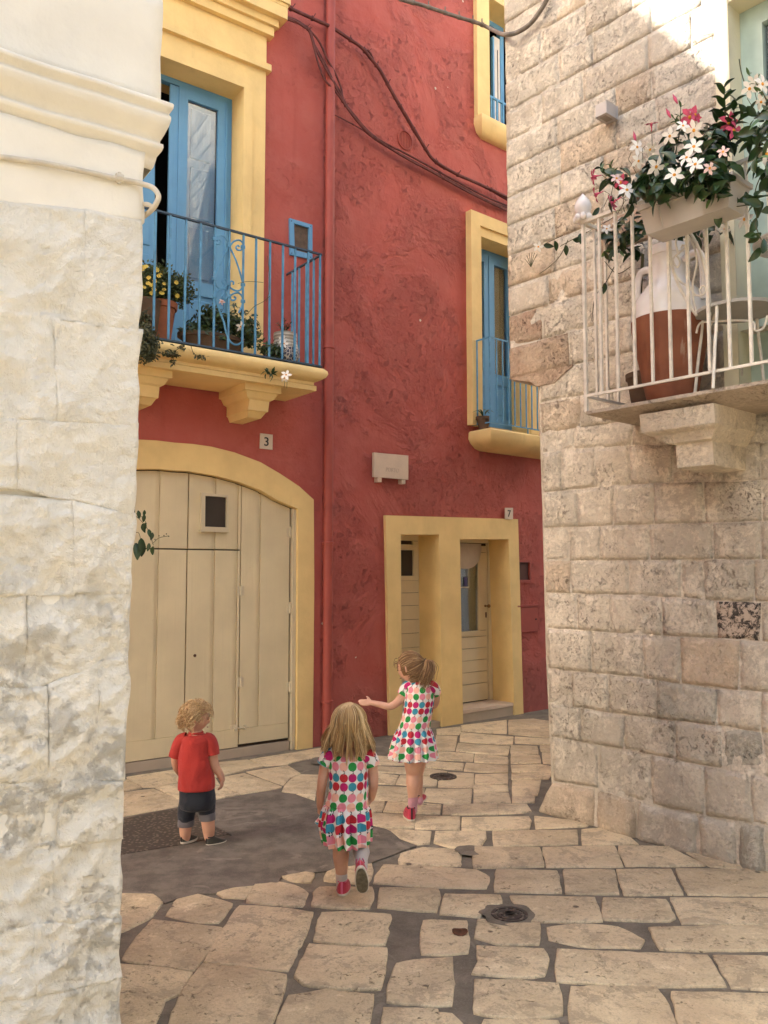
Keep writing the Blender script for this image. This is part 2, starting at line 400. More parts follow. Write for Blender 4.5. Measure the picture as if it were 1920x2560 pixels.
def bushm2():
    t = MT('trailing_foliage'); k = t.island(); t.col(t.mix(k, (.03, .045, .018), (.09, .095, .045))).rough(.6); return t.m
m_trail = bushm2()
m_petal = plain('white_petal', (.84, .80, .72), .6, 0, .05); m_petalp = plain('pink_petal', (.66, .09, .17), .55, 0, .3, 25)
m_throat = plain('orange_flower_throat', (.75, .33, .03), .6); m_yflow = plain('yellow_petal', (.80, .60, .10), .6); m_stem = plain('green_brown_stem', (.07, .07, .03), .7)
m_pkpale = plain('blush_petal', (.80, .58, .54), .6)
# people
def skinm():
    t = MT('child_skin'); n = t.noise(14, 4); t.col(t.mix(n.step(.3, .7), (.55, .30, .20), (.62, .36, .25))).rough(.55)
    t.b.inputs['Subsurface Weight'].default_value = .12; t.b.inputs['Subsurface Radius'].default_value = (.02, .008, .004); t.b.inputs['Subsurface Scale'].default_value = .6; return t.m
m_skin = skinm()
def hairm(name, a, b, c, seed=0):
    t = MT(name); i = t.island(); n = t.noise(9, 4, off=(seed, 0, 0)); k = t.mix(i, a, b); k = t.mix(i.mod(.2).gt(.155) * .8, k, c)
    k = t.mix(n.step(.35, .7) * .3, k, a); t.col(k).rough(.42); t.b.inputs['Specular IOR Level'].default_value = .35; return t.m
m_hair1 = hairm('dark_blonde_hair', (.26, .145, .055), (.58, .385, .17), (.88, .68, .38))
m_hair2 = hairm('brown_blonde_hair', (.17, .09, .038), (.34, .20, .09), (.54, .36, .18), 4)
m_hair3 = hairm('light_blonde_hair', (.40, .25, .11), (.66, .47, .24), (.82, .65, .40), 8)
def fabric(name, c, rough=.85):
    t = MT(name); w = t.noise(350, 2); n = t.noise(7, 3); t.col(t.mix(n.step(.3, .7), sc(c, .88), sc(c, 1.1))).rough(rough)
    t.b.inputs['Sheen Weight'].default_value = .15; t.bump(w * .15 + t.noise(11, 3, dist=.6) * 1.2, .010); return t.m
m_tee = fabric('red_jersey', (.42, .028, .02)); m_denim = fabric('navy_denim', (.011, .016, .026)); m_cuff = fabric('grey_denim_cuff', (.15, .14, .145))
m_sock = fabric('grey_white_sock', (.55, .50, .46)); m_sockp = fabric('pink_sock', (.50, .25, .30)); m_shoe = fabric('crimson_canvas', (.46, .02, .055), .6)
m_shoek = fabric('dark_camouflage_canvas', (.035, .033, .024), .7); m_sole = plain('white_rubber_sole', (.62, .57, .47), .7); m_tread = plain('tan_rubber_tread', (.22, .18, .11), .8, 0, .3, 60, .004)
m_trimk = plain('black_shoe_trim', (.02, .018, .02), .6); m_pinktrim = fabric('pink_shoe_trim', (.62, .12, .22), .6)
m_eye = plain('dark_eye', (.02, .015, .012), .2); m_lip = plain('lips', (.42, .15, .12), .5)
def apples():
    """printed cotton: rows of apples on white (UV in apple cells)"""
    t = MT('apple_print_cotton'); u, v, _ = t.xyz('UV'); row = v.fl(); colm = u.fl()
    fu = u - u.fl() - .5; fv = v - v.fl() - .5
    flip = (row.mod(2) * 2 - 1) * -1; fy = fv * flip
    d = ((fu.sq() * .98) + (fy + .05).sq() * 1.06 - fu.ab() * .05)._m('SQRT'); body = d.lt(.445)
    notch = ((fu * 2.2).sq() + (fy - .36).sq() * 1.4)._m('SQRT').lt(.10); body = body * (notch * -1 + 1)
    lf = (((fu - .10) * 1.0 + (fy - .42) * -.8).sq() * 9 + ((fy - .42) + (fu - .10) * .8).sq() * 2.2)._m('SQRT').lt(.17)
    stem = (fu + .02).ab().lt(.030) * (fy - .36).ab().lt(.10); blk = (lf + stem).mn(1)
    h = (colm * 2 + row * 3 + (row / 2).fl() * 1.0).mod(6) + .5
    rp = t.nt.nodes.new('ShaderNodeValToRGB'); rp.color_ramp.interpolation = 'CONSTANT'; t.nt.links.new((h / 6).k, rp.inputs[0])
    cols = [(.46, .018, .03), (.72, .23, .30), (.46, .008, .13), (.80, .44, .34), (.040, .26, .36), (.015, .26, .05)]
    el = rp.color_ramp.elements; el[0].color = (*cols[0], 1); el[1].position = 1 / 6; el[1].color = (*cols[1], 1)
    for i in range(2, 6): e = el.new(i / 6); e.color = (*cols[i], 1)
    c = t.mix(body, (.76, .72, .68), X(t.nt, rp.outputs[0])); c = t.mix(blk, c, (.02, .03, .028))
    t.col(c).rough(.85); t.bump(t.noise(9, 3, dist=.8), .008); return t.m
m_apple = apples()
# ================================================================== GROUND AND PAVING
g = M(); g.add([(-60, -60, -.03), (60, -60, -.03), (60, 60, -.03), (-60, 60, -.03)], [(0, 1, 2, 3)])
solo('ground', g, m_joint, (0, 0, 0), kind='structure')
st = M(); N = 60
vs = []; fs = []
for j in range(N + 1):
    for i in range(N + 1):
        x = -7 + 14 * i / N; y = -2.0 + 14.5 * j / N; vs.append((x, y, .0 + .004 * noise.noise(Vector((x * 1.3, y * 1.3, 0)))))
for j in range(N):
    for i in range(N): a = j * (N + 1) + i; fs.append((a, a + 1, a + N + 2, a + N + 1))
st.add(vs, fs)
street = solo('street', st, m_joint, (0, 0, 0), kind='structure', smooth=True)

PAVE = [  # (zoom, outline)
 (y1, [(-60,1120),(170,1120),(220,1160),(150,1240),(20,1310),(-60,1330)]), (y1, [(300,1140),(400,1115),(480,1140),(580,1165),(510,1265),(400,1262),(245,1225)]),
 (y1, [(500,1110),(590,1085),(690,1075),(640,1135),(540,1130)]), (y1, [(700,1065),(830,1055),(900,1070),(970,1110),(945,1180),(830,1170),(665,1155)]),
 (y1, [(845,1025),(960,1005),(1005,1010),(985,1055),(900,1048)]), (y1, [(1120,985),(1300,960),(1310,990),(1280,1065),(1060,1045),(1080,1000)]),
 (y1, [(1040,1082),(1300,1082),(1310,1130),(1290,1190),(1160,1190),(1000,1175),(1010,1110)]),
 (y1, [(620,1178),(760,1183),(1000,1210),(965,1310),(920,1400),(870,1510),(600,1480),(440,1465),(530,1310)]),
 (y1, [(170,1250),(400,1275),(525,1290),(480,1370),(380,1510),(200,1485),(20,1455),(60,1380)]), (y1, [(-60,1480),(200,1500),(370,1530),(300,1640),(230,1670),(180,1800),(100,1980),(-60,1980)]),
 (y1, [(430,1485),(650,1510),(860,1540),(790,1783),(760,1900),(230,1900),(290,1700),(350,1590)]), (y1, [(1050,1215),(1200,1210),(1400,1225),(1385,1290),(1370,1375),(1200,1375),(1010,1355),(1030,1270)]),
 (y1, [(985,1380),(1160,1395),(1380,1400),(1370,1480),(1345,1605),(1150,1605),(960,1585),(915,1540)]), (y1, [(880,1650),(1070,1620),(1300,1645),(1290,1783),(1280,1880),(790,1880),(820,1783)]),
 (y2, [(185,1525),(400,1530),(590,1548),(612,1700),(400,1722),(180,1690)]), (y2, [(670,1562),(1090,1562),(1150,1650),(1200,1820),(900,1850),(655,1800)]),
 (y2, [(1180,1590),(1700,1602),(1900,1605),(1900,1850),(1250,1850),(1215,1740)]), (y2, [(-60,1690),(60,1700),(110,1745),(120,1850),(-70,1850)]), (y2, [(230,1728),(590,1735),(620,1850),(200,1850)]),
 (y2, [(190,1355),(520,1372),(545,1420),(520,1500),(400,1510),(170,1490),(200,1430)]), (y2, [(600,1372),(1000,1390),(1350,1400),(1440,1555),(1000,1555),(600,1532),(590,1450)]),
 (y2, [(1390,1398),(1659,1402),(1900,1405),(1900,1575),(1480,1560)]), (y2, [(200,1222),(500,1240),(495,1345),(300,1342),(180,1310)]),
 (y2, [(550,1258),(700,1240),(900,1255),(1025,1320),(1000,1358),(700,1350),(560,1320)]), (y2, [(1060,1262),(1400,1255),(1659,1252),(1900,1250),(1900,1365),(1300,1375),(1120,1368)]),
 (y2, [(-85,1222),(135,1225),(135,1385),(0,1395),(-90,1390),(-95,1290)]), (y2, [(30,1092),(300,1100),(310,1140),(230,1165),(200,1205),(10,1190)]),
 (y2, [(360,1102),(780,1105),(815,1225),(430,1230),(450,1195),(400,1160)]), (y2, [(830,1110),(1140,1120),(1180,1210),(1150,1225),(830,1218)]), (y2, [(1170,1105),(1659,1110),(1900,1112),(1900,1240),(1230,1238)]),
 (zS, [(961,2165),(1090,2170),(1190,2177),(1221,2194),(1214,2224),(1090,2221),(936,2211),(942,2192)]), (y2, [(290,962),(590,970),(605,1080),(280,1075)]),
 (y2, [(630,966),(880,970),(900,1087),(640,1085)]), (y2, [(895,966),(1165,966),(1225,1090),(935,1093)]), (y2, [(1200,962),(1659,966),(1900,970),(1900,1095),(1260,1092)]),
 (y2, [(175,852),(500,856),(520,948),(175,955)]), (y2, [(525,852),(880,846),(920,948),(545,950)]), (y2, [(905,845),(1150,850),(1340,943),(945,945)]), (y2, [(1235,868),(1600,958),(1370,948)]),
 (y2, [(270,768),(690,762),(695,833),(275,843)]), (y2, [(720,760),(830,750),(960,800),(1000,833),(722,835)]), (y2, [(480,692),(760,725),(740,745),(487,755)]),
 (zS, [(1004,2136),(1057,2122),(1150,2126),(1148,2166),(1000,2162)]), (y1, [(1350,1087),(1640,1092),(1655,1120),(1640,1210),(1340,1185)]),
 (y1, [(1440,1480),(1530,1458),(1720,1445),(1725,1600),(1715,1690),(1640,1695),(1390,1670),(1400,1580)]), (y1, [(1370,1712),(1640,1722),(1640,1900),(1370,1900)]),
 # by the garage door
 (w2, [(50,345),(400,290),(400,380),(240,412),(160,413),(60,362)]), (w2, [(-120,350),(45,365),(145,418),(30,440),(-120,455)]), (w2, [(-120,475),(30,450),(230,425),(405,500),(400,543),(30,612),(-120,640)]),
 (w2, [(250,418),(395,392),(560,362),(660,355),(690,405),(822,465),(660,495),(412,495)]), (w2, [(700,345),(860,318),(1115,408),(1108,420),(835,460),(705,400)]),
 (w2, [(600,250),(880,225),(990,270),(850,298),(690,338),(405,378),(405,292)]), (w2, [(875,308),(1160,267),(1245,320),(1170,353),(1128,400)]), (w2, [(900,222),(1200,175),(1400,140),(1390,200),(1190,240),(1160,258),(1005,266)]),
 (w2, [(1190,352),(1250,327),(1370,330),(1350,460),(1205,453),(1120,443),(1142,400)]), (w2, [(1222,462),(1350,467),(1345,505)]),
 # the lane past door 7
 (w1, [(840,215),(1215,168),(1213,283),(1100,278),(845,262)]), (w1, [(1235,170),(1440,160),(1600,185),(1600,320),(1235,288)]), (w1, [(640,250),(832,230),(833,262),(820,292),(640,288)]),
 (w1, [(630,298),(808,305),(783,422),(650,418),(630,400)]), (w1, [(838,275),(1268,312),(1262,378),(1100,368),(832,350)]), (w1, [(1288,312),(1600,330),(1600,378),(1290,360)]),
 (w1, [(818,365),(1238,392),(1222,462),(1100,458),(800,426)]), (w1, [(1256,382),(1468,388),(1478,453),(1252,449)]), (w1, [(1495,382),(1600,388),(1600,435),(1502,430)]),
 (w1, [(640,427),(938,452),(932,513),(640,498)]), (w1, [(957,457),(1222,482),(1226,538),(952,518)]), (w1, [(1257,458),(1485,467),(1498,532),(1256,529)]), (w1, [(1510,440),(1600,445),(1600,535),(1520,530)]),
 (w1, [(380,500),(858,532),(846,588),(380,545)]), (w1, [(140,467),(372,485),(372,545),(140,540)]), (w1, [(882,532),(1226,552),(1222,608),(1000,602),(866,592)]), (w1, [(1258,547),(1500,542),(1600,560),(1600,600),(1265,602)]),
 (w1, [(100,553),(480,572),(480,622),(140,600)]), (w1, [(490,562),(718,597),(712,640),(600,635),(490,622)]), (w1, [(732,607),(942,617),(937,733),(652,723),(655,677),(740,660)]),
 (w1, [(962,622),(1222,617),(1222,703),(957,698)]), (w1, [(1262,617),(1440,607),(1600,600),(1560,663),(1262,663)]), (w1, [(150,612),(318,632),(283,703),(150,698)]),
 (w1, [(337,632),(642,648),(627,723),(480,718),(303,703)]), (w1, [(947,712),(1222,717),(1228,763),(947,763)]), (w1, [(1267,672),(1500,672),(1470,797),(1267,800)]),
 (w1, [(60,717),(532,737),(508,848),(100,832)]), (w1, [(552,742),(927,747),(913,863),(690,858),(522,843)]), (w1, [(947,772),(1228,777),(1247,858),(947,860)]), (w1, [(1267,808),(1450,805),(1440,857),(1267,858)]),
 (w1, [(40,838),(203,850),(178,933),(40,933)]), (w1, [(232,852),(668,877),(658,953),(460,948),(197,933)]), (w1, [(697,877),(1138,872),(1138,958),(692,958)]), (w1, [(1152,872),(1380,870),(1420,930),(1350,943),(1152,953)]),
 (w1, [(60,947),(448,962),(443,1068),(220,1063),(80,1038)]), (w1, [(472,967),(828,977),(818,1080),(460,1073)]), (w1, [(852,982),(1398,977),(1418,1010),(1398,1073),(1200,1078),(848,1083)]),
 (w1, [(210,1072),(588,1097),(573,1193),(480,1203),(330,1150)]), (w1, [(632,1102),(1038,1102),(1043,1150),(998,1223),(760,1228),(622,1188)]),
]
def irregular(pts, amp, step, seed, closed=True, shrink=0.0):
    out = []; n = len(pts); cx = sum(p[0] for p in pts) / n; cy = sum(p[1] for p in pts) / n
    for i in range(n):
        a = Vector(pts[i]); b = Vector(pts[(i + 1) % n]); L = (b - a).length; k = max(1, int(L / step))
        for j in range(k):
            p = a.lerp(b, j / k); d = Vector((p.x - cx, p.y - cy)); L2 = d.length or 1
            q = noise.noise(Vector((p.x * 9, p.y * 9, seed))) * .6 + noise.noise(Vector((p.x * 30, p.y * 30, seed))) * .5
            if j == 0: q -= .2
            d *= (1 + (q * amp - shrink) / L2); out.append((cx + d.x, cy + d.y))
    return out
def pave_stone(pts, seed, top=.009):
    rng = random.Random(seed); amp = .012 if len(pts) and pts[0][1] < 5.2 else .006
    o = irregular(pts, amp, .035 if pts[0][1] < 5 else .12, seed * 1.7, shrink=-.011 if pts[0][1] < 5.2 else -.008); n = len(o)
    cx = sum(p[0] for p in o) / n; cy = sum(p[1] for p in o) / n; b = M(); tx = rng.uniform(-.008, .008); ty = rng.uniform(-.008, .008); t = top + rng.uniform(-.002, .003)
    Z = lambda x, y, h: h + (x - cx) * tx * .6 + (y - cy) * ty * .6
    rings = [(1.0, -.02), (1.0, t - .005), (None, .003, t - .0012), (None, .009, t), (.55, t + .0006)]
    vs = []
    for r in rings:
        for x, y in o:
            if r[0] is None: d = Vector((x - cx, y - cy)); L = d.length or 1; k = max(.2, 1 - r[1] / L); h = r[2]
            else: k = r[0]; h = r[1]
            vs.append((cx + (x - cx) * k, cy + (y - cy) * k, Z(x, y, h)))
    fs = []
    for q in range(4):
        for i in range(n): j = (i + 1) % n; fs.append((q * n + i, q * n + j, (q + 1) * n + j, (q + 1) * n + i))
    fs.append(tuple(4 * n + i for i in range(n))); b.add(vs, fs)
    return part('paving_stone', b, m_pave, street, smooth=2)
ctr = []
for k, (z, pl) in enumerate(PAVE):
    pts = [tuple(gp(*z(*p))[:2]) for p in pl]; ctr.append((sum(p[0] for p in pts) / len(pts), sum(p[1] for p in pts) / len(pts)))
    pave_stone(pts, k + 1)
# the same paving goes on outside the photograph's frame
def in_frame(x, y):
    v = Vector((x, y, 0)) - CAM; f = v.y * cp + v.z * sp
    if f < .2: return False
    px = CX + FPX * v.x / f; py = CY - FPX * (-v.y * sp + v.z * cp) / f
    return -60 < px < 2120 and py < 2650
rr = random.Random(5); y = -1.2
while y < 10.5:
    h = rr.uniform(.26, .36); x = -5.5 + rr.uniform(0, .4)
    while x < 6.5:
        w = rr.uniform(.38, .75); cs = [(x, y), (x + w - .035, y), (x + w - .035, y + h - .035), (x, y + h - .035)]
        front_ok = PA.n.dot(Vector((x + w / 2, y + h / 2, 0)) - PA.p) > .3 and PB.n.dot(Vector((x + w / 2, y + h / 2, 0)) - PB.p) > .3
        inC = PC.n.dot(Vector((x + w / 2, y + h / 2, 0)) - PC.p) < .15 and PC.u.dot(Vector((x + w / 2, y + h / 2, 0)) - PC.p) > -.7
        if front_ok and not inC and not any(in_frame(*c) for c in cs) and not any(math.hypot(x + w / 2 - a, y + h / 2 - b) < .45 for a, b in ctr):
            pave_stone(cs, int(x * 100 + y * 1000))
        x += w
    y += h

# asphalt patch, tread-plate cover, small round covers
b = M()
tp = [gp(*z(*p), .006) for z, p in [(w2,(-150,670)),(w2,(20,637)),(w2,(400,562)),(w2,(660,502)),(w2,(840,470)),(w2,(1105,430)),(w2,(1120,452)),(w2,(1205,460)),(w2,(1330,512)),(y1,(1010,640)),
     (w1,(75,1040)),(w1,(220,1070)),(w1,(330,1155)),(w1,(470,1212)),(y1,(1480,880)),(y1,(1340,935)),(y1,(1290,955)),(y1,(1100,988)),(y1,(1010,1000)),(y1,(840,1020)),(y1,(820,1052)),(y1,(690,1068)),(y1,(590,1080)),(y1,(495,1108)),
     (y1,(400,1112)),(y1,(300,1135)),(y1,(230,1160)),(y1,(170,1115)),(y1,(-60,1112)),(y1,(-250,1112))]]
ip = irregular([(p.x, p.y) for p in tp], .012, .05, 3.3)
b.prism([Vector((x, y_, .0085)) for x, y_ in ip], [Vector((x, y_, -.02)) for x, y_ in ip]); solo('asphalt_patch', b, m_tar, (0, 0, 0), kind='structure')
def blob(name, cpx, r, z, m, seed, z_=zS):
    c = gp(*z_(*cpx)); b = M(); n = 40; vs = []
    for i in range(n):
        t = 2 * math.pi * i / n; k = r * (1 + .25 * noise.noise(Vector((math.cos(t) * 2, math.sin(t) * 2, seed)))); vs.append((c.x + k * math.cos(t), c.y + k * math.sin(t), z))
    b.add(vs, [tuple(range(n))]); solo(name, b, m, (c.x, c.y, 0), kind='structure')
blob('mortar_collar', (345, 1200), .125, .0125, m_joint, 1, y2); blob('mortar_patch', (1425, 235), .14, .0125, m_joint, 5, w2)
blob('mortar_patch', (920, 1265), .09, .0125, m_joint, 9, w1)
def flat_poly(name, z, pts, h, m, label, cat, bev=.004):
    P = [gp(*z(*p)) for p in pts]; c = sum(P, Vector()) / len(P); b = M()
    top = [Vector((p.x, p.y, h)) for p in P]; b.prism(top, [Vector((p.x, p.y, -.01)) for p in P]); return b, c
gr = [(-150,672),(20,640),(400,566),(520,600),(650,690),(765,742),(600,782),(400,822),(20,885),(-150,905)]
b, c = flat_poly('x', w2, gr, .012, None, '', '')
cover = solo('access_cover', b, m_grate, (c.x, c.y, 0), 'rusty studded metal cover plate in the ground under the red-shirted toddler', 'manhole cover')
b = M(); e = [gp(*w2(*p), .014) for p in [(400,563),(520,596),(650,686),(768,741)]]; b.tube(e, .0035, 6); part('frame_edge', b, m_grate, cover)
def round_cover(z, c, r, label, name='drain_cover'):
    p = gp(*z(*c)); t = thing(name, (p.x, p.y, 0), label, 'drain cover')
    b = M(); b.lathe((p.x, p.y, .0), [(.001, .012), (r * .80, .012), (r * .80, .017), (r, .017), (r, -.01)], 28); part('rim', b, m_grate, t)
    b = M(); b.lathe((p.x, p.y, .0), [(.001, .016), (r * .70, .016), (r * .72, .008)], 24); part('lid', b, m_grate, t)
    b = M(); b.lathe((p.x, p.y, .0165), [(r * .30, 0), (r * .30, .003), (r * .38, .003), (r * .38, 0)], 20)
    for k in range(3): b.box(Plane((p.x, p.y), (1, .2 * k)), -.5 * r, .5 * r, -.004, .004, .0165, .020)
    part('raised_ring', b, m_grate, t)
round_cover(y2, (352, 1200), .085, 'small round iron drain cover set in mortar among the near paving stones')
round_cover(w1, (690, 648), .105, 'dark round drain cover in the lane behind the taller girl')
for k, (z, c, r, lab) in enumerate([(y2, (100, 1287), .055, 'dark fallen leaf lying on the paving below the round drain cover')]):
    p = gp(*z(*c)); b = M(); n = 14; vs = []
    for i in range(n):
        t = 2 * math.pi * i / n; vs.append((p.x + r * .62 * math.cos(t) * (1 - .3 * math.sin(t)), p.y + r * math.sin(t) * .7, .016 + .006 * math.cos(2 * t)))
    b.prism([Vector(v) for v in vs], [Vector(v) - Vector((0, 0, .002)) for v in vs]); solo('fallen_leaf', b, m_rust, (p.x, p.y, 0), lab, 'leaf')

# ================================================================== generic wall with openings
def wall_with_holes(pl, outer, holes, d, name, m, parent, thick=.35, grid=.0):
    b = M(); loops = [[Vector((a, z, 0)) for a, z in outer]] + [[Vector((a, z, 0)) for a, z in h] for h in holes]
    tris = tessellate_polygon(loops); fl = [p for l in loops for p in l]
    b.add([pl.w(p.x, d, p.y) for p in fl], [tuple(t) for t in tris])
    for l in loops[1:]:
        n = len(l)
        for i in range(n if thick else 0):
            a, c = l[i], l[(i + 1) % n]; b.quad(pl.w(a.x, d, a.y), pl.w(c.x, d, c.y), pl.w(c.x, d - thick, c.y), pl.w(a.x, d - thick, a.y))
    return part(name, b, m, parent)
def ring(pl, outer, holes, df, d_out, d_in, name, m, parent, bev=.006):
    """a flat surround: front face with holes, outer edge down to d_out, inner reveals back to d_in"""
    b = M(); loops = [outer] + holes; L3 = [[Vector((a, z, 0)) for a, z in l] for l in loops]
    tris = tessellate_polygon(L3); fl = [p for l in L3 for p in l]
    b.add([pl.w(p.x, df, p.y) for p in fl], [tuple(t) for t in tris])
    for k, l in enumerate(loops):
        dd = d_out if k == 0 else d_in; n = len(l)
        for i in range(n):
            a, c = l[i], l[(i + 1) % n]; b.quad(pl.w(a[0], df, a[1]), pl.w(c[0], df, c[1]), pl.w(c[0], dd, c[1]), pl.w(a[0], dd, a[1]))
    return part(name, b, m, parent)
def solve_d(pl, q, z=None, s=None):
    lo, hi = -.8, .3
    f = (lambda d: pl.hit(q, d)[1] - z) if z is not None else (lambda d: pl.hit(q, d)[0] - s)
    up_ = f(hi) > f(lo)
    for _ in range(40):
        m = (lo + hi) / 2
        if (f(m) > 0) == up_: hi = m
        else: lo = m
    return (lo + hi) / 2
H = lambda pl, z, pts, d=0.0: [pl.hit(z(*p), d) for p in pts]

# ================================================================== RED BUILDING
red = thing('red_building', (P0.x, P0.y, 0), 'red plastered town house with yellow stone surrounds and blue shutters', 'building')
TOPZ = 9.5
# --- openings on the garage facade
arch_in = H(PA, zC, [(330,310),(420,314),(580,340),(720,378),(860,430),(960,490),(1090,545),(1085,2014)])
sA = arch_in[0][0]; arch_in_full = arch_in + [(2 * sA - a, z) for a, z in reversed(arch_in[1:])]
arch_in_full = [(a, max(z, -.05)) if i not in (len(arch_in) - 1, len(arch_in)) else (a, -.05) for i, (a, z) in enumerate(arch_in_full)]
ao = H(PA, zC, [(330,140),(440,148),(560,165),(700,200),(860,260),(980,330),(1100,410),(1187,490),(1190,1000),(1186,1500),(1180,2003)])
ao_full = ao + [(2 * sA - a, z) for a, z in reversed(ao[1:])]; ao_full = [(a, -.05) if z < .08 else (a, z) for a, z in ao_full]
bd = H(PA, zA, [(735,255),(1105,415)]); bx1 = PA.hit(zA(1105, 900))[0]; bz_floor = PA.hit(zB(760, 1010))[1] - .05
bd_s0 = bx1 - 1.42; bd_z1 = bd[1][1]
door_hole = [(bd_s0, bz_floor), (bx1, bz_floor), (bx1, bd_z1), (bd_s0, bd_z1)]
sw = H(PA, zB, [(1195,160),(1312,195),(1312,385),(1195,360)])
SL, SR = -11.5, 0.0
a1 = H(PA, zS, [(799, 0)])[0][0]
wall_with_holes(PA, [(SL, -.1), (0.0, -.1), (0.0, TOPZ), (SL, TOPZ)], [arch_in_full, door_hole, sw], 0, 'wall', m_redA, red, thick=0)
# --- openings on the other facade
hB = []
dl = H(PB, zF, [(405,378),(670,378),(690,1735),(413,1755)]); dr = H(PB, zF, [(813,410),(1150,410),(1190,1645),(835,1695)])
dl = [(dl[0][0], dl[0][1]), dl[1], (dl[2][0], -.05), (dl[3][0], -.05)]; dr = [dr[0], dr[1], (dr[2][0], -.05), (dr[3][0], -.05)]
wtop = H(PB, zE, [(1088,262)])[0]; wbot = PB.hit(zE(1095, 1570)); w_s0 = wtop[0]; w_s1 = PB.hit(zE(1405, 1500), 0)[0]
win_hole = [(w_s0, wbot[1]), (w_s1, wbot[1]), (w_s1, wtop[1]), (w_s0, wtop[1])]
u0 = PB.hit(w8(335, 400)); u1 = PB.hit(w8(360, 1880)); ut = PB.hit(w8(600, 160))[1]
up_s1 = u0[0] + .95; up_hole = [(u0[0], u1[1] - .02), (up_s1, u1[1] - .02), (up_s1, ut), (u0[0], ut)]
mb_hole = H(PB, zF, [(1228,568),(1306,570),(1308,690),(1228,690)])
wall_with_holes(PB, [(0.0, -.1), (6.5, -.1), (6.5, TOPZ), (0.0, TOPZ)], [dl, dr, win_hole, up_hole, mb_hole], 0, 'wall', m_redB, red, thick=0)
b = M(); D = -3.4   # roof, back and ends: a closed block behind the two facades
A0, A1, B1 = PA.w(SL, 0, 0), PA.w(0, 0, 0), PB.w(6.5, 0, 0); A2, B2 = PA.w(SL, D, 0), PB.w(6.5, D, 0); M2 = PA.w(0, D, 0)
up = lambda p, z=TOPZ: Vector((p.x, p.y, z))
b.add([up(A0), up(A1), up(B1), up(B2), up(M2), up(A2)], [(0, 1, 2, 3, 4, 5)])
for p, q in ((A0, A2), (A2, M2), (M2, B2), (B2, B1)): b.quad(p, q, up(q), up(p))
part('roof_and_rear', b, m_redA, red)
b = M()  # dark rooms behind the openings, one box per facade
for pl, s0, s1 in ((PA, SL + .1, -.05), (PB, .12, 6.4)):
    for z0, z1 in ((-.1, 2.95), (3.0, 6.1), (6.2, 9.5)):
        q = [pl.w(s0, -1.4, z0), pl.w(s1, -1.4, z0), pl.w(s1, -1.4, z1), pl.w(s0, -1.4, z1)]; f = [pl.w(s0, -.36, z0), pl.w(s1, -.36, z0), pl.w(s1, -.36, z1), pl.w(s0, -.36, z1)]
        b.quad(*q)
        for i in range(4): b.quad(q[i], q[(i + 1) % 4], f[(i + 1) % 4], f[i])
part('dark_room', b, m_dark, red)
b = M()
for k, z in enumerate((TOPZ - .05, TOPZ + .10)): b.box(PA, SL - .05, .02, .06 + .05 * k, -.3, z, z + .14); b.box(PB, -.02, 6.5, .06 + .05 * k, -.3, z, z + .14)
part('roof_cornice', b, m_yel, red)

# --- garage surround and gate
ring(PA, ao_full, [arch_in_full], .012, -.01, -.09, 'arch_surround', m_yel, red)
gate = thing('x', (0, 0, 0), None, None); COL.objects.unlink(gate)
DG = -.055
seam = PA.hit(zC(408, 1100), DG)[0]; hz_z = PA.hit(zC(560, 797), DG)[1]; j1 = PA.hit(zC(1043, 1200), DG)[0]; zb = PA.hit(zC(735, 2040), DG)[1]
def arch_z(a):
    pts = sorted([p for p in arch_in_full if p[1] > 1.2]); a = max(pts[0][0], min(pts[-1][0], a))
    for p, q in zip(pts, pts[1:]):
        if p[0] <= a <= q[0]: return p[1] + (q[1] - p[1]) * ((a - p[0]) / max(1e-6, q[0] - p[0])) - .010
    return pts[0][1]
bm_ = M(); left_end = 2 * sA - arch_in[-1][0]
bm_.box(PA, left_end - .05, arch_in[-1][0] + .05, DG - .05, DG - .028, -.02, 2.95); garage = part('garage_gate', bm_, m_gap, red)
xs = {k: PA.hit(zC(k, 1100), DG)[0] for k in (100, 222, 408, 570, 710, 737, 850, 1043)}
bot = lambda a: PA.hit(zC(735, 2036), DG)[1] + (a - xs[737]) * 0.0
def board(a0, a1, z0, z1, d, arch=False, m=m_beige, name='plank', g_=.002, bev=.003):
    b = M(); a0 += g_; a1 -= g_
    top = [(a1, z1), (a0, z1)] if not arch else [(a1 + (a0 - a1) * i / 5, arch_z(a1 + (a0 - a1) * i / 5)) for i in range(6)]
    b.pp(PA, [(a0, z0), (a1, z0)] + top, d, DG - .03, bev=bev); return part(name, b, m, garage)
ZB = .085; step_l = .0
low_rail = PA.hit(zC(500, 1925), DG)[1]
# wicket side panels: wide boards parted by sunk grooves
cols_up = [left_end + .02, left_end + .42, left_end + .84, xs[222], xs[408]]; groove = .030
def strips(edges, z0, z1, arch=False, ga=groove):
    for i in range(len(edges) - 1):
        a0 = edges[i] + (ga / 2 if i else 0); a1 = edges[i + 1] - (ga / 2 if i < len(edges) - 2 else 0)
        board(a0, a1, z0, z1, DG, arch)
        if i < len(edges) - 2: board(edges[i + 1] - ga / 2, edges[i + 1] + ga / 2, z0, z1, DG - .013, arch, name='cover_strip', g_=0)
gap = .006
strips(cols_up, hz_z + gap, 0, True); strips([xs[408] + gap, xs[570], xs[710], xs[737] + .0], hz_z + gap, 0, True)
strips([xs[737] + .004, xs[850], j1 - gap], low_rail, 0, True)
strips([left_end + .02, left_end + .42, left_end + .84, xs[222], xs[408] - gap / 2], low_rail, hz_z - gap)
strips([xs[408] + gap / 2, xs[570], xs[710], xs[737] - gap / 2], low_rail, hz_z - gap)
board(left_end + .02, xs[408] - gap / 2, ZB, low_rail - .001, DG + .006, name='bottom_rail'); board(xs[408] + gap / 2, xs[737] - gap / 2, ZB, low_rail - .001, DG + .006, name='bottom_rail')
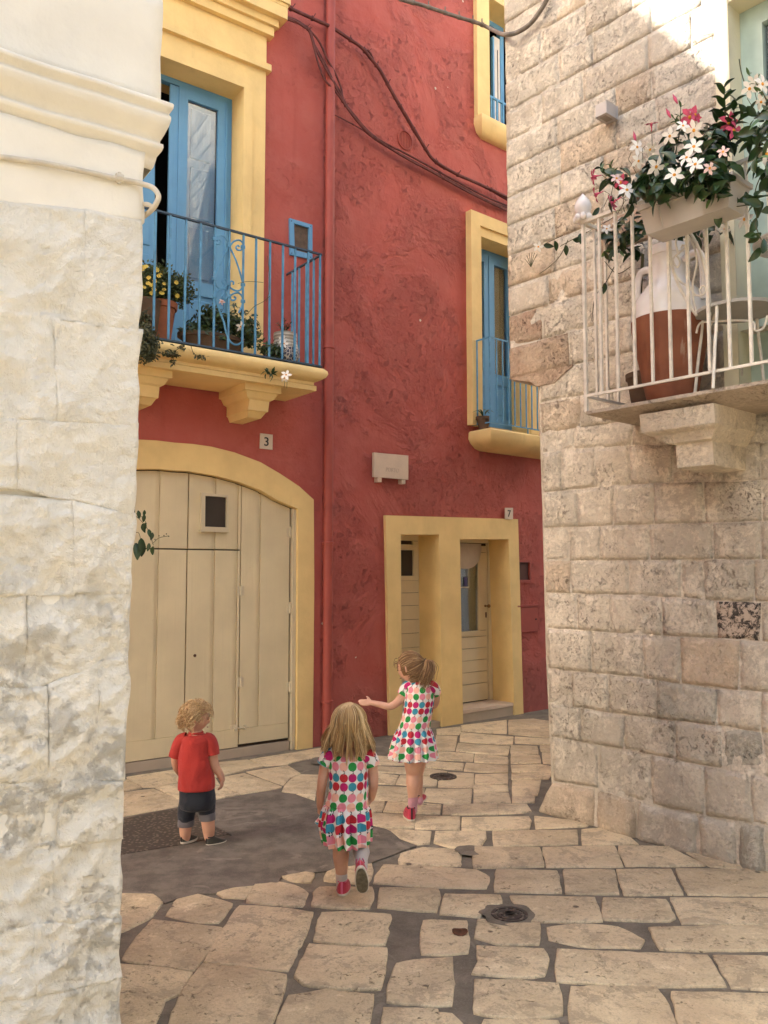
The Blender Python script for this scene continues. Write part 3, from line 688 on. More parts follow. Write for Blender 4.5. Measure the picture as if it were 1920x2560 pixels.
board(xs[737] + gap / 2, j1 - gap, ZB + .02, low_rail - .001, DG + .004, name='bottom_rail')
b = M(); js = PA.hit(zC(1048, 1200), DG)[0]; je = PA.hit(zC(1088, 1200), .0)[0]
b.pp(PA, [(js, .0), (je - .002, .0), (je - .002, arch_in[-2][1] - .01), (js, arch_z(js))], -.018, -.10, bev=.004); part('gate_jamb', b, m_cream, red)
# small grille window in the gate
fo = H(PA, zC, [(500,445),(665,462),(667,685),(500,682)], DG + .03); fi = H(PA, zC, [(525,465),(658,475),(655,660),(523,655)], DG + .03)
gf = ring(PA, fo, [fi], DG + .030, DG - .01, DG - .002, 'gate_window_frame', m_cream, garage)
b = M(); b.pp(PA, fi, DG + .004, DG - .004); part('pane', b, m_glassd, garage)
b = M(); b.px(PA, [(497,676),(672,680),(672,690),(497,686)], DG + .045, DG - .005, zC, .003); part('gate_window_sill', b, m_cream, garage)
for x_, y_ in ((742,1050),(740,1610),(1042,1155),(1042,1640),(1043,690)):
    a, z = PA.hit(zC(x_, y_), DG); b = M(); b.tube([PA.w(a, DG + .008, z - .05), PA.w(a, DG + .008, z + .05)], .008, 8)
    b.box(PA, a - .03, a + .03, DG, DG + .004, z - .04, z + .04, .001); part('hinge', b, m_cream, garage)
a, z = PA.hit(zC(740, 1890), DG); b = M(); b.tube([PA.w(a - .07, DG + .014, z), PA.w(a + .07, DG + .014, z)], .007, 8)
for k in (-.05, .04): b.box(PA, a + k - .01, a + k + .01, DG, DG + .020, z - .02, z + .02, .002)
b.box(PA, a - .10, a - .03, DG, DG + .005, z - .03, z + .03, .001); part('latch', b, m_cream, garage)
a, z = PA.hit(zC(460, 1448), DG); b = M(); b.lathe(PA.w(a, DG, z), [(.001, .004), (.012, .004), (.014, 0)], 14, axis=PA.n); part('keyhole_plate', b, m_rust, garage)
b = M(); b.pp(PA, [(left_end, -.02), (je - .04, -.02), (je - .04, ZB - .008), (left_end, ZB - .008)], -.035, -.12, bev=.01); part('threshold', b, m_step, red)

# --- drainpipe in the angle of the two facades
b = M(); pr = .045
ppts = [PB.w(.045, .055, z) for z in (.0, 1.0, 2.0, 4.0, 6.0, 8.0, TOPZ)]; b.tube(ppts, pr, 16)
pipe = part('drainpipe', b, m_redmetal, red, smooth=True)
for py in (1345 + 12, 866, 640 * 0 + 2000 - 245):
    z = PB.hit((805, py), .05)[1]; b = M(); b.lathe(PB.w(.045, .055, z - .012), [(pr + .001, 0), (pr + .009, .003), (pr + .009, .021), (pr + .001, .024)], 16); part('pipe_clamp', b, m_redmetal, pipe, True)

# --- small blue-framed window
so = H(PA, zB, [(1172,125),(1330,172),(1330,410),(1176,378)], .02); si = H(PA, zB, [(1203,160),(1306,192),(1306,372),(1207,346)], .02)
f = ring(PA, so, [si], .022, -.01, -.03, 'small_window_frame', m_blue, red)
b = M(); b.pp(PA, si, .0, -.01); part('pane', b, plain('brown_gauze', (.13, .09, .06), .7, 0, .25, 20), f)
for x_, y_ in ((1186,145),(1318,182),(1318,395),(1188,368)): a, z = PA.hit(zB(x_, y_), .022); b = M(); b.lathe(PA.w(a, .022, z), [(.001, .003), (.005, .002), (.006, 0)], 8, axis=PA.n); part('screw', b, m_bluedk, f)

# --- balcony door of the garage facade: surround, entablature
sx1 = PA.hit(zA(1210, 800))[0]; gx = PA.hit(zA(1146, 800))[0]; zf_ = bz_floor
so_ = [(bd_s0 - (sx1 - bx1), zf_), (sx1, zf_), (sx1, PA.hit(zA(1210, 290))[1]), (bd_s0 - (sx1 - bx1), PA.hit(zA(1210, 290))[1])]
sur = ring(PA, so_, [door_hole], .045, -.01, -.45, 'balcony_door_surround', m_yel, red)
ib = [(bd_s0 - (gx - bx1), zf_), (gx, zf_), (gx, bd_z1 + (gx - bx1)), (bd_s0 - (gx - bx1), bd_z1 + (gx - bx1))]
ring(PA, ib, [door_hole], .062, .03, .0465, 'inner_moulding', m_yel, sur)
zq = lambda y: PA.hit(zA(1210, y), .06)[1]
z_a, z_b, z_c, z_d, z_e, z_f = zq(320), zq(290), zq(160), zq(120), zq(88), zq(20)
sl_ = bd_s0 - (sx1 - bx1)
b = M()
for z0, z1, d in ((z_a, z_b, .085), (z_b, z_c, .05), (z_c, z_d, .10), (z_d, z_e, .13), (z_e, z_f, .19), (z_f, z_f + .05, .21)):
    b.pp(PA, [(sl_ - d + .045, z0), (sx1 + d - .045, z0), (sx1 + d - .045, z1 - .001), (sl_ - d + .045, z1 - .001)], d, -.01, bev=.008)
for k in range(5): d = .13 + .06 * math.sin(k / 4 * math.pi / 2); zz = z_e + (z_f - z_e) * k / 5 - .001; b.box(PA, sl_ - d + .045, sx1 + d - .045, d + .004, -.01, zz, zz + (z_f - z_e) / 5)
part('entablature', b, m_yel, sur)

# --- French doors
def french(pl, s0, s1, z0, z1, d, parent, leaves, glass_z, shutter=True, label=None):
    """blue frame with glazed leaves; leaves = [(s0,s1)]"""
    fr = ring(pl, [(s0, z0), (s1, z0), (s1, z1), (s0, z1)], [[(s0 + .05, z0 + .03), (s1 - .05, z0 + .03), (s1 - .05, z1 - .05), (s0 + .05, z1 - .05)]], d, d - .07, d - .06, 'french_door', m_blue, parent)
    for a0, a1 in leaves:
        st_ = .085; gz0, gz1 = glass_z, z1 - .15
        pn = (z0 + .20, glass_z - .12)
        b = M(); outer = [(a0, z0 + .03), (a1, z0 + .03), (a1, z1 - .055), (a0, z1 - .055)]
        gl = [(a0 + st_, gz0), (a1 - st_, gz0), (a1 - st_, gz1), (a0 + st_, gz1)]; lp = [(a0 + st_, pn[0]), (a1 - st_, pn[0]), (a1 - st_, pn[1]), (a0 + st_, pn[1])]
        lf = ring(pl, outer, [gl, lp], d + .012, d - .03, d - .02, 'door_leaf', m_blue, fr)
        b = M(); b.pp(pl, lp, d - .008, d - .02); q = .04; b.pp(pl, [(a0 + st_ + q, pn[0] + q), (a1 - st_ - q, pn[0] + q), (a1 - st_ - q, pn[1] - q), (a0 + st_ + q, pn[1] - q)], d + .004, d - .012, bev=.010)
        part('lower_panel', b, m_blue, fr)
        b = M(); b.pp(pl, gl, d - .010, d - .014); part('glass_pane', b, m_glass, fr)
        if shutter:
            b = M(); b.pp(pl, gl, d - .045, d - .06); part('inner_shutter', b, m_blue, fr); n = 3
            for k in range(n):
                c0 = gz0 + (gz1 - gz0) * k / n + .04; c1 = gz0 + (gz1 - gz0) * (k + 1) / n - .04
                b = M(); b.pp(pl, [(a0 + st_ + .05, c0), (a1 - st_ - .05, c0), (a1 - st_ - .05, c1), (a0 + st_ + .05, c1)], d - .034, d - .046, bev=.008); part('shutter_panel', b, m_blue, fr)
        b = M(); b.box(pl, a1 - .012, a1 + .004, d + .012, d + .022, z0 + .03, z1 - .06, .003); part('closing_strip', b, m_blue, fr)
    return fr
DD = max(-.42, min(-.18, solve_d(PA, zA(1050, 452), z=bd_z1)))
fx1 = bx1 - .002; zt = bd_z1 - .002
lx0 = PA.hit(zA(815, 900), DD)[0]; lgap = PA.hit(zA(775, 900), DD)[0]; lg0 = PA.hit(zA(715, 900), DD)[0]
gzA = PA.hit(zB(560, 575), DD)[1]
fd = french(PA, fx1 - (bx1 - bd_s0) - .08, fx1, zf_, zt, DD, red, [(lx0, fx1 - .055)], gzA)
b = M(); b.box(PA, lgap, lx0, DD - .02, DD + .004, zf_ + .03, zt - .06, .006); part('meeting_stile', b, m_blue, fd)
b = M(); b.px(PA, [(655,690),(690,680),(713,640),(713,1400),(655,1400)], DD - .02, DD - .05, zA); part('door_leaf', b, m_blue, fd, label='left leaf standing ajar')
for yy in ((680, 780), (820, 1120), (1160, 1400)):
    b = M(); b.px(PA, [(630,yy[0]),(690,yy[0]+14),(690,yy[1]+10),(630,yy[1])], DD - .010, DD - .03, zA, .004); part('shutter_panel', b, m_blue, fd)
b = M(); n = 10; vs = []
for i in range(n + 1):
    a = lg0 + (lgap - lg0) * (.15 + .9 * i / n)
    for z in (zf_ + .1, 4.1, 5.0, zt - .2): vs.append(PA.w(a - .10 * math.sin((z - zf_) * .8), DD - .10 + .015 * math.sin(i * 2.2), z))
b.add(vs, [(i * 4 + k, i * 4 + k + 1, i * 4 + k + 5, i * 4 + k + 4) for i in range(n) for k in range(3)]); part('curtain', b, m_curt, fd, True)

# --- balcony slab of the garage facade
DB = .60
r0 = PA.hit(zB(245, 60), DB); r1 = PA.hit(zB(1392, 382), DB); rb = PA.hit(zB(1385, 1162), DB); z_rail = (r1[1] + PA.hit(zB(560, 150), DB)[1]) / 2; z_slab = rb[1]
sE = r1[0]                                  # right end of the balcony
sW = sE - 2.7
sl = M(); prof = [(.60, z_slab), (.63, z_slab - .01), (.655, z_slab - .035), (.66, z_slab - .06), (.645, z_slab - .09), (.61, z_slab - .112), (.57, z_slab - .125), (.57, z_slab - .150), (.545, z_slab - .155)]
def sweep3(b, pl, s0, s1, prof, zback, ret=.60):
    """profile (d,z) run along a slab's front and both ends, mitred"""
    loops = []
    for d, z in prof:
        e = d - ret; loops.append([pl.w(s0 - e, -.05, z), pl.w(s0 - e, d, z), pl.w(s1 + e, d, z), pl.w(s1 + e, -.05, z)])
    vs = [p for l in loops for p in l]; fs = []
    for k in range(len(loops) - 1):
        for i in range(3): fs.append((k * 4 + i, k * 4 + i + 1, (k + 1) * 4 + i + 1, (k + 1) * 4 + i))
    fs.append((0, 1, 2, 3)); e = (len(loops) - 1) * 4; fs.append((e + 3, e + 2, e + 1, e)); b.add(vs, fs)
sweep3(sl, PA, sW, sE - .02, prof, 0); slab = part('balcony', sl, m_yel, red, True)
b = M(); b.box(PA, sW + .02, sE - .02, .02, .565, z_slab - .195, z_slab - .153); part('bed_moulding', b, m_yel, slab)
def corbel(pl, s0, s1, ztop, d0, h, parent, m, hgt=.30):
    b = M(); w = (s1 - s0)
    pr_ = [(0, ztop, d0, .075), (0, ztop - .06, d0, .075), (0, ztop - .065, d0 - .02, .055), (0, ztop - .11, d0 - .05, .03), (0, ztop - .125, d0 - .07, 0.0), (0, ztop - hgt + .05, d0 - .09, 0.0), (0, ztop - hgt + .045, d0 - .11, -.01), (0, ztop - hgt, d0 - .16, -.03)]
    vs = []
    for _, z, d, e in pr_: vs += [pl.w(s0 - e, -.02, z), pl.w(s0 - e, d, z), pl.w(s1 + e, d, z), pl.w(s1 + e, -.02, z)]
    n = len(pr_); fs = [(k * 4 + i, k * 4 + (i + 1) % 4, (k + 1) * 4 + (i + 1) % 4, (k + 1) * 4 + i) for k in range(n - 1) for i in range(4)] + [(0, 1, 2, 3), (n * 4 - 1, n * 4 - 2, n * 4 - 3, n * 4 - 4)]
    b.add(vs, fs); return part('corbel', b, m, parent)
c1 = PA.hit(zB(1028, 1400), .42)[0]; c0 = PA.hit(zB(890, 1400), .42)[0]; ztc = z_slab - .19; hc = ztc - PA.hit(zB(960, 1500), .40)[1]
corbel(PA, c0, c1, ztc, .50, hc, slab, m_yel, hc)
c1b = PA.hit(zB(270, 1300), .42)[0]; corbel(PA, c1b - (c1 - c0), c1b, ztc, .50, hc, slab, m_yel, hc)
# railing
z_bot = z_slab + .02
b = M(); th = .011
b.box(PA, sW, sE, DB - .012, DB + .012, z_rail - .008, z_rail + .006, .002); b.box(PA, sE - .010, sE + .010, 0, DB, z_rail - .0085, z_rail + .0055)
b.box(PA, sW - .010, sW + .010, 0, DB, z_rail - .0085, z_rail + .0055); b.box(PA, sW, sE, DB - .02, DB + .02, z_slab + .004, z_slab + .018)
b.box(PA, sE - .012, sE + .008, 0, DB, z_slab + .0045, z_slab + .0175); rail = part('balcony_railing', b, m_bluedk, red)
barx = [PA.hit(zB(x, 600), DB)[0] for x in (237, 340, 450, 552, 652, 752, 850, 938, 1035, 1125, 1210, 1300, 1382)]
def bar(pl, a, d, z0, z1, parent, m, w=.0075, nm='bar'): b = M(); b.box(pl, a - w, a + w, d - w, d + w, z0, z1, .0015); return part(nm, b, m, parent)
stp = (barx[3] - barx[0]) / 3
for a in [barx[0] - stp * k for k in range(9, 0, -1)] + barx:
    if a > sW: bar(PA, a, DB, z_slab + .018, z_rail - .008, rail, m_bluem)
for k in range(1, 5): bar(PA, sE, DB - .125 * k, z_slab + .018, z_rail - .0085, rail, m_bluem)
def scroll(c, r0, r1, a0, turns, pl, d, n=26, sgn=1):
    return [pl.w(c[0] + sgn * (r0 + (r1 - r0) * i / n) * math.cos(a0 + 2 * math.pi * turns * i / n), d, c[1] + (r0 + (r1 - r0) * i / n) * math.sin(a0 + 2 * math.pi * turns * i / n)) for i in range(n + 1)]
def trace(pl, z, pts, d, sub=5):
    P = [pl.hw(z(*p), d) for p in pts]; return smooth_line(P, sub)
def smooth_line(P, sub=5):
    if len(P) < 3: return P
    out = []
    for i in range(len(P) - 1):
        p0 = P[max(i - 1, 0)]; p1 = P[i]; p2 = P[i + 1]; p3 = P[min(i + 2, len(P) - 1)]
        for k in range(sub):
            t = k / sub; out.append(.5 * ((2 * p1) + (p2 - p0) * t + (2 * p0 - 5 * p1 + 4 * p2 - p3) * t * t + (3 * p1 - p0 - 3 * p2 + p3) * t ** 3))
    return out + [P[-1]]
SC = [[(652,275),(665,250),(695,245),(720,255),(745,290),(750,320),(750,320)], [(652,275),(662,300),(685,305),(697,288),(685,272),(672,282)], [(850,330),(850,300),(825,278),(790,285),(765,310),(752,325)], [(850,330),(838,345),(812,345),(802,328),(815,315),(826,325)],
      [(745,330),(725,370),(700,430),(665,500),(655,545),(665,590),(690,610),(725,605),(742,580),(730,550),(712,548),(705,565),(718,578)], [(760,330),(790,390),(820,470),(845,560),(848,590),(835,620),(805,628),(770,612),(752,590)], [(752,575),(770,562),(785,570),(782,585)],
      [(655,668),(665,635),(700,612),(735,625),(748,655),(735,680),(712,684),(700,668),(712,655)], [(848,700),(845,670),(820,642),(790,645),(762,665),(770,690),(790,692),(800,678),(788,668)], [(652,668),(675,730),(705,810),(720,850)], [(850,700),(840,740),(820,780)],
      [(720,850),(735,920),(760,975),(790,998),(820,998),(845,975),(838,950)]]
for k, p in enumerate(SC): b = M(); b.tube(trace(PA, zB, p, DB + .002), .0062, 6, flat=1.3); part('scroll', b, m_bluem, rail, True)
for x_, y_ in ((752,318),(652,270),(850,325),(652,545),(850,585),(750,580),(752,662),(652,668),(850,700)):
    a, z = PA.hit(zB(x_, y_), DB); b = M(); b.box(PA, a - .016, a + .016, DB - .012, DB + .012, z - .012, z + .012, .002); part('collar', b, m_bluem, rail)

# --- double doorway of number 7
do = H(PB, zF, [(300,245),(1215,272),(1253,1640),(330,1770)]); do = [do[0], do[1], (do[2][0], -.05), (do[3][0], -.05)]
sur7 = ring(PB, do, [dl, dr], .035, -.01, -.30, 'double_doorway_surround', m_yel, red)
DR = -.29
def plank_door(pl, s0, s1, z0, z1, d, groovez, win, frame_s, name):
    b = M(); b.box(pl, s0, s1, d - .05, d - .018, z0, z1); dr_ = part(name, b, m_gap, red)
    zs = [z0 + .01] + sorted(groovez) + [z1 - .03]
    wx0, wx1, wz0, wz1 = win
    for q0, q1 in zip(zs, zs[1:]):
        segs = [(s0, s1)] if q1 <= wz0 + .01 or q0 >= wz1 - .01 else [(s0, wx0), (wx1, s1)]
        for a0, a1 in segs: b = M(); b.box(pl, a0, a1, d, d - .02, q0 + .0022, q1 - .0022, .003); part('board', b, m_beige, dr_)
    return dr_
# left door
g = [PB.hit(zF(480, y), DR)[1] for y in (780, 868, 965, 1060, 1160)]; gap_ = (g[0] - g[-1]) / 4; g = g + [g[-1] - gap_ * k for k in range(1, 4)]; g = [q for q in g if q > .15]
wl = H(PB, zF, [(300,486),(503,486),(503,662),(300,662)], DR); wl0 = wl[1][0] - .28
zt_l = PB.hit(zF(500, 400), DR)[1]; zwl0, zwl1 = wl[2][1], wl[1][1]
s_l1 = PB.hit(zF(578, 800), DR)[0]
d_left = plank_door(PB, wl0 - .18, s_l1, .06, dl[0][1] + .1, DR, g + [zwl0 - .05, zwl1 + .10], (wl0, wl[1][0], zwl0, zwl1), None, 'plank_door')
ring(PB, [(wl0 - .05, zwl0 - .05), (wl[1][0] + .06, zwl0 - .05), (wl[1][0] + .06, zwl1 + .06), (wl0 - .05, zwl1 + .06)], [[(wl0, zwl0), (wl[1][0], zwl0), (wl[1][0], zwl1), (wl0, zwl1)]], DR + .018, DR - .02, DR - .02, 'window_frame', m_beige, d_left)
b = M(); b.box(PB, wl0, wl[1][0], DR - .012, DR - .008, zwl0, zwl1); part('pane', b, m_glassd, d_left)
# right door (number 7)
g = [PB.hit(zF(900, y), DR)[1] for y in (1165, 1248, 1330, 1412)] + [PB.hit(zF(900, 1085), DR)[1]]
s_r1 = PB.hit(zF(1018, 900), DR)[0]; win = H(PB, zF, [(700,560),(950,560),(955,1042),(700,1048)], DR); ww1 = PB.hit(zF(950, 800), DR)[0]; ww0 = ww1 - .46
z_step = .135
zw0, zw1 = PB.hit(zF(890, 1045), DR)[1], PB.hit(zF(890, 500), DR)[1]
d_right = plank_door(PB, ww0 - .12, s_r1, z_step, dr[0][1] - .02, DR, g + [zw0 - .001, zw1 + .001], (ww0, ww1, zw0, zw1), None, 'house_door')
ring(PB, [(ww0 - .04, zw0 - .05), (ww1 + .03, zw0 - .05), (ww1 + .03, zw1 + .03), (ww0 - .04, zw1 + .03)], [[(ww0, zw0), (ww1, zw0), (ww1, zw1), (ww0, zw1)]], DR + .014, DR - .02, DR - .02, 'window_frame', m_beige, d_right)
b = M(); b.box(PB, s_r1 + .006, s_r1 + .06, DR - .04, DR + .02, z_step, dr[0][1], .003); b.box(PB, ww0 - .2, s_r1 + .006, DR - .04, DR + .02, dr[0][1] - .02, dr[0][1] + .1, .003); part('door_frame', b, m_beige, red)
b = M(); b.box(PB, ww0, ww1, DR - .008, DR - .004, zw0, zw1); part('glass_pane', b, m_glass, d_right)
b = M(); vs = []; n = 14
for i in range(n + 1):
    f = i / n; a = ww0 + (ww1 - ww0 - .03) * f
    for j in range(5): z = zw0 + (zw1 - zw0) * j / 4; a2 = a - (.05 * (1 - j / 4) if f > .8 else 0); vs.append(PB.w(a2, DR - .03 + .01 * math.sin(i * 1.7), z))
b.add(vs, [(i * 5 + k, i * 5 + k + 1, i * 5 + k + 6, i * 5 + k + 5) for i in range(n) for k in range(4)]); part('curtain', b, plain('greenish_net_curtain', (.36, .33, .22), .9), d_right, True)
b = M(); vs = []; n = 16; cs_ = (ww0 + ww1) / 2 - .02; zt_ = PB.hit(zF(900, 450), DR)[1]
for i in range(n + 1):
    f = i / n; a = ww0 - .02 + (ww1 - ww0 + .07) * f; drop = .20 * (1 - (2 * f - 1) ** 2) ** .5 + .03
    for j in range(5): vs.append(PB.w(a, DR + .020 + .022 * math.sin(j / 4 * 3.1) * (1 - (2 * f - 1) ** 2) + .003 * math.sin(j * 2 + i), zw1 + .10 - (drop + .06) * j / 4))
b.add(vs, [(i * 5 + k, i * 5 + k + 1, i * 5 + k + 6, i * 5 + k + 5) for i in range(n) for k in range(4)]); part('valance', b, plain('cream_cloth', (.55, .47, .36), .9), d_right, True)
b = M()
b.tube([PB.hw(zF(890, 600), DR + .012), PB.hw(zF(890, 740), DR + .012)], .006, 6); b.tube([PB.hw(zF(780, 745), DR + .012), PB.hw(zF(890, 740), DR + .012)], .006, 6); part('window_bar', b, m_cream, d_right)
b = M(); b.px(PB, [(860,670),(880,670),(880,735),(860,735)], DR + .002, DR - .002, zF); part('sticker', b, plain('blue_sticker', (.10, .09, .22), .5), d_right)
a, z = PB.hit(zF(1003, 870), DR); b = M(); b.lathe(PB.w(a, DR, z), [(.014, 0), (.014, .008), (.007, .012), (.007, .04), (.018, .045), (.022, .06), (.014, .072), (.001, .074)], 14, axis=PB.n); part('door_knob', b, m_brass, d_right, True)
b = M(); a, z = PB.hit(zF(1008, 932), DR); b.box(PB, a - .010, a + .010, DR, DR + .006, z - .03, z + .03, .002); part('lock_plate', b, m_rust, d_right)
b = M(); b.box(PB, dr[3][0] + .004, dr[2][0] - .004, DR - .04, .030, z_step - .035, z_step, .006); part('doorstep', b, m_marble, red)
b = M(); b.box(PB, dr[3][0] + .004, dr[2][0] - .004, DR - .04, .022, -.03, z_step - .036, .004); part('step_riser', b, m_step, red)
b = M(); b.box(PB, dl[3][0] + .004, dl[2][0] - .004, DR - .04, .012, -.03, .055, .004); part('step_riser', b, m_step, red)
# meter boxes right of number 7
mo = H(PB, zF, [(1222,548),(1320,550),(1320,712),(1222,708)], .01)
mf = ring(PB, mo, [mb_hole], .014, -.01, -.03, 'vent_frame', m_redmetal, red)
b = M(); b.pp(PB, mb_hole, -.012, -.02); part('vent_pane', b, plain('dusty_red_brown', (.10, .045, .035), .7), mf)
b = M(); b.px(PB, [(1232,882),(1368,872),(1372,1048),(1236,1056)], .022, -.01, zF, .004); mb_ = part('meter_box_door', b, m_redmetal, red)
b = M(); b.px(PB, [(1226,868),(1376,860),(1376,872),(1226,880)], .035, -.01, zF, .003); part('hood', b, m_redmetal, mb_)
a, z = PB.hit(zF(1354, 962), .022); b = M(); b.lathe(PB.w(a, .022, z), [(.010, 0), (.010, .006), (.001, .008)], 10, axis=PB.n); part('lock', b, m_trimk, mb_)
# round wall vent
c = PB.hit(zD(858, 832), .0); b = M(); rv = .105
b.lathe(PB.w(c[0], 0, c[1]), [(rv, -.005), (rv, .012), (rv * .88, .016), (rv * .84, .004), (.001, .004)], 30, axis=PB.n); vent = part('round_vent', b, m_redmetal, red)
for k in range(-3, 4): b = M(); h = math.sqrt(max(.0, (rv * .8) ** 2 - (k * .022) ** 2)); b.box(PB, c[0] + k * .022 - .004, c[0] + k * .022 + .004, .004, .010, c[1] - h, c[1] + h); part('slat', b, m_redmetal, vent)

# --- first-floor window with small balcony (facade of number 7)
so2 = H(PB, zE, [(1005,80)]); wsL = PB.hit(zE(1012, 800))[0]; wz1 = PB.hit(zE(1005, 82))[1]; inL = PB.hit(zE(1072, 400))[0]; inz = PB.hit(zE(1072, 192))[1]
wsR = w_s1 + (w_s0 - wsL); fb = [(wsL, wbot[1]), (wsR, wbot[1]), (wsR, wz1), (wsL, wz1)]
sw_ = ring(PB, fb, [win_hole], .06, -.01, -.48, 'balcony_window_surround', m_yel, red)
dl_ = inL - wsL
ring(PB, [(wsL, wbot[1] + .001), (wsR, wbot[1] + .001), (wsR, wz1 + .001), (wsL, wz1 + .001)], [[(inL, wbot[1] + .002), (2 * (w_s0 + w_s1) / 2 - inL, wbot[1] + .002), (w_s0 + w_s1 - inL, inz), (inL, inz)]], .085, .05, .055, 'outer_moulding', m_yel, sw_)
DW = max(-.45, min(-.15, solve_d(PB, zE(1092, 328), z=wtop[1]))); fz1 = wtop[1] - .02
sf0 = PB.hit(zE(1088, 700), 0)[0] - .3
mid = PB.hit(zE(1165, 700), DW)[0]; fr1 = PB.hit(zE(1352, 1400), DW)[0]; lw = fr1 - mid; gz2 = PB.hit(zE(1250, 1215), DW)[1]
f2 = french(PB, mid - lw, fr1, wbot[1] - .02, fz1 + .02, DW, red, [(mid - lw + .06, mid), (mid + .004, fr1 - .06)], gz2, shutter=False)
for a0, a1, mm in ((mid - lw + .2, mid - .05, m_refl), (mid + .06, mid + .24, m_refl), (mid + .26, fr1 - .10, m_curt)):  # white panels stand for the panes' bright reflection; the grey one is a curtain
    b = M(); b.box(PB, a0, a1, DW - .06, DW - .05, gz2 - .05, fz1 - .1); part('curtain_reflection_panel', b, mm, f2)
# little balcony
Wz = PB.hit(zE(1030, 980))[1]; Fp = ray(*zE(1172, 945)); Ft = (Wz - CAM.z) / Fp.z; Fw = CAM + Fp * Ft
dB = (Fw - PB.p).dot(PB.n); sBc = (Fw - PB.p).dot(PB.u); dB = max(.16, min(.5, dB))
sBc = PB.hit(zE(1172, 945), dB)[0]; zbr = PB.hit(zE(1178, 1535), dB)[1]; zRt = PB.hit(zE(1172, 945), dB)[1]
zS1 = PB.hit(zE(1185, 1578), dB)[1]; zS0 = PB.hit(zE(1180, 1690), dB)[1]; sBe = sBc + 1.42
b = M(); prof2 = [(dB + .02, zS1), (dB + .045, zS1 - .02), (dB + .05, (zS1 + zS0) / 2), (dB + .02, zS0 + .04), (dB - .05, zS0 - .01), (dB - .12, zS0 - .03)]
sweep3(b, PB, sBc - .0, sBe, prof2, 0, dB); part('window_balcony', b, m_yel, red, True)
b = M(); w = .007
b.box(PB, sBc, sBe, dB - w, dB + w, zRt - .012, zRt + .004, .002); b.box(PB, sBc - w, sBc + w, .0, dB, zRt - .0125, zRt + .0035)
b.box(PB, sBc, sBe, dB - w, dB + w, zbr - .006, zbr + .006, .002); b.box(PB, sBc - w, sBc + w, .0, dB, zbr - .0065, zbr + .0055); r2 = part('balcony_railing', b, m_bluem, red)
k0 = PB.hit(zE(1222, 1200), dB)[0]; k1 = PB.hit(zE(1385, 1300), dB)[0]; stp2 = (k1 - k0) / 4
bar(PB, sBc, dB, zbr, zRt - .012, r2, m_bluem, .0065)
for k in range(0, 12):
    a = k0 + stp2 * k
    if a < sBe: bar(PB, a, dB, zbr + .006, zRt - .012, r2, m_bluem, .006)
for d in (dB * .33, dB * .68): bar(PB, sBc, d, zbr + .0055, zRt - .0125, r2, m_bluem, .006)
for a in (PB.hit(zE(1436, 1500), dB)[0],): bar(PB, a, dB, zS1 - .03, zbr, r2, m_bluem, .006)

# --- top-floor window
tL = PB.hit(zD(1266, 300))[0]; tI = PB.hit(zD(1338, 300))[0]
tb = PB.hit(zD(1272, 700))[1]; tb2 = u1[1] - .02
ring(PB, [(tL, tb2), (up_s1 + (tI - tL), tb2), (up_s1 + (tI - tL), ut + .30), (tL, ut + .30)], [up_hole], .055, -.01, -.30, 'top_window_surround', m_yel, red)
b = M(); pz = tb2; prof3 = [(.10, pz + .02), (.125, pz - .01), (.13, pz - .08), (.09, pz - .17), (.02, pz - .22)]
sweep3(b, PB, tL + .02, up_s1 + (tI - tL), prof3, 0, .10); part('window_sill', b, m_yel, red, True)
us = lambda x: PB.hit(w8(x, 1000), -.22)[0]
fr3 = ring(PB, [(up_s1 - 1.2, tb2), (us(612) + .0, tb2), (us(612), ut), (up_s1 - 1.2, ut)], [[(up_s1 - 1.15, tb2 + .03), (us(560), tb2 + .03), (us(560), ut - .06), (up_s1 - 1.15, ut - .06)]], -.22, -.29, -.28, 'french_door', m_blue, red)
b = M(); b.box(PB, us(465), us(555), -.225, -.25, tb2 + .02, PB.hit(w8(490, 560), -.22)[1], .004); part('inner_shutter', b, m_white, fr3)
b = M(); b.box(PB, us(440), us(463), -.215, -.25, tb2 + .02, PB.hit(w8(450, 570), -.22)[1], .003); part('shutter_edge', b, m_blue, fr3)
b = M(); b.box(PB, us(516), us(524), -.222, -.23, tb2 + .02, PB.hit(w8(520, 770), -.22)[1]); part('gap', b, m_dark, fr3)
zr_ = PB.hit(w8(352, 1478), .02)[1]; b = M(); b.box(PB, tI - .02, up_s1, .03, .05, zr_ - .012, zr_ + .012, .002); r3 = part('window_railing', b, m_bluem, red)
ks = [PB.hit(w8(x, 1700), .04)[0] for x in (418, 498, 597)]; q = (ks[2] - ks[0]) / 2
for k in range(10):
    a = ks[0] + q * k
    if a < up_s1: bar(PB, a, .04, tb2, zr_ - .012, r3, m_bluem, .009)
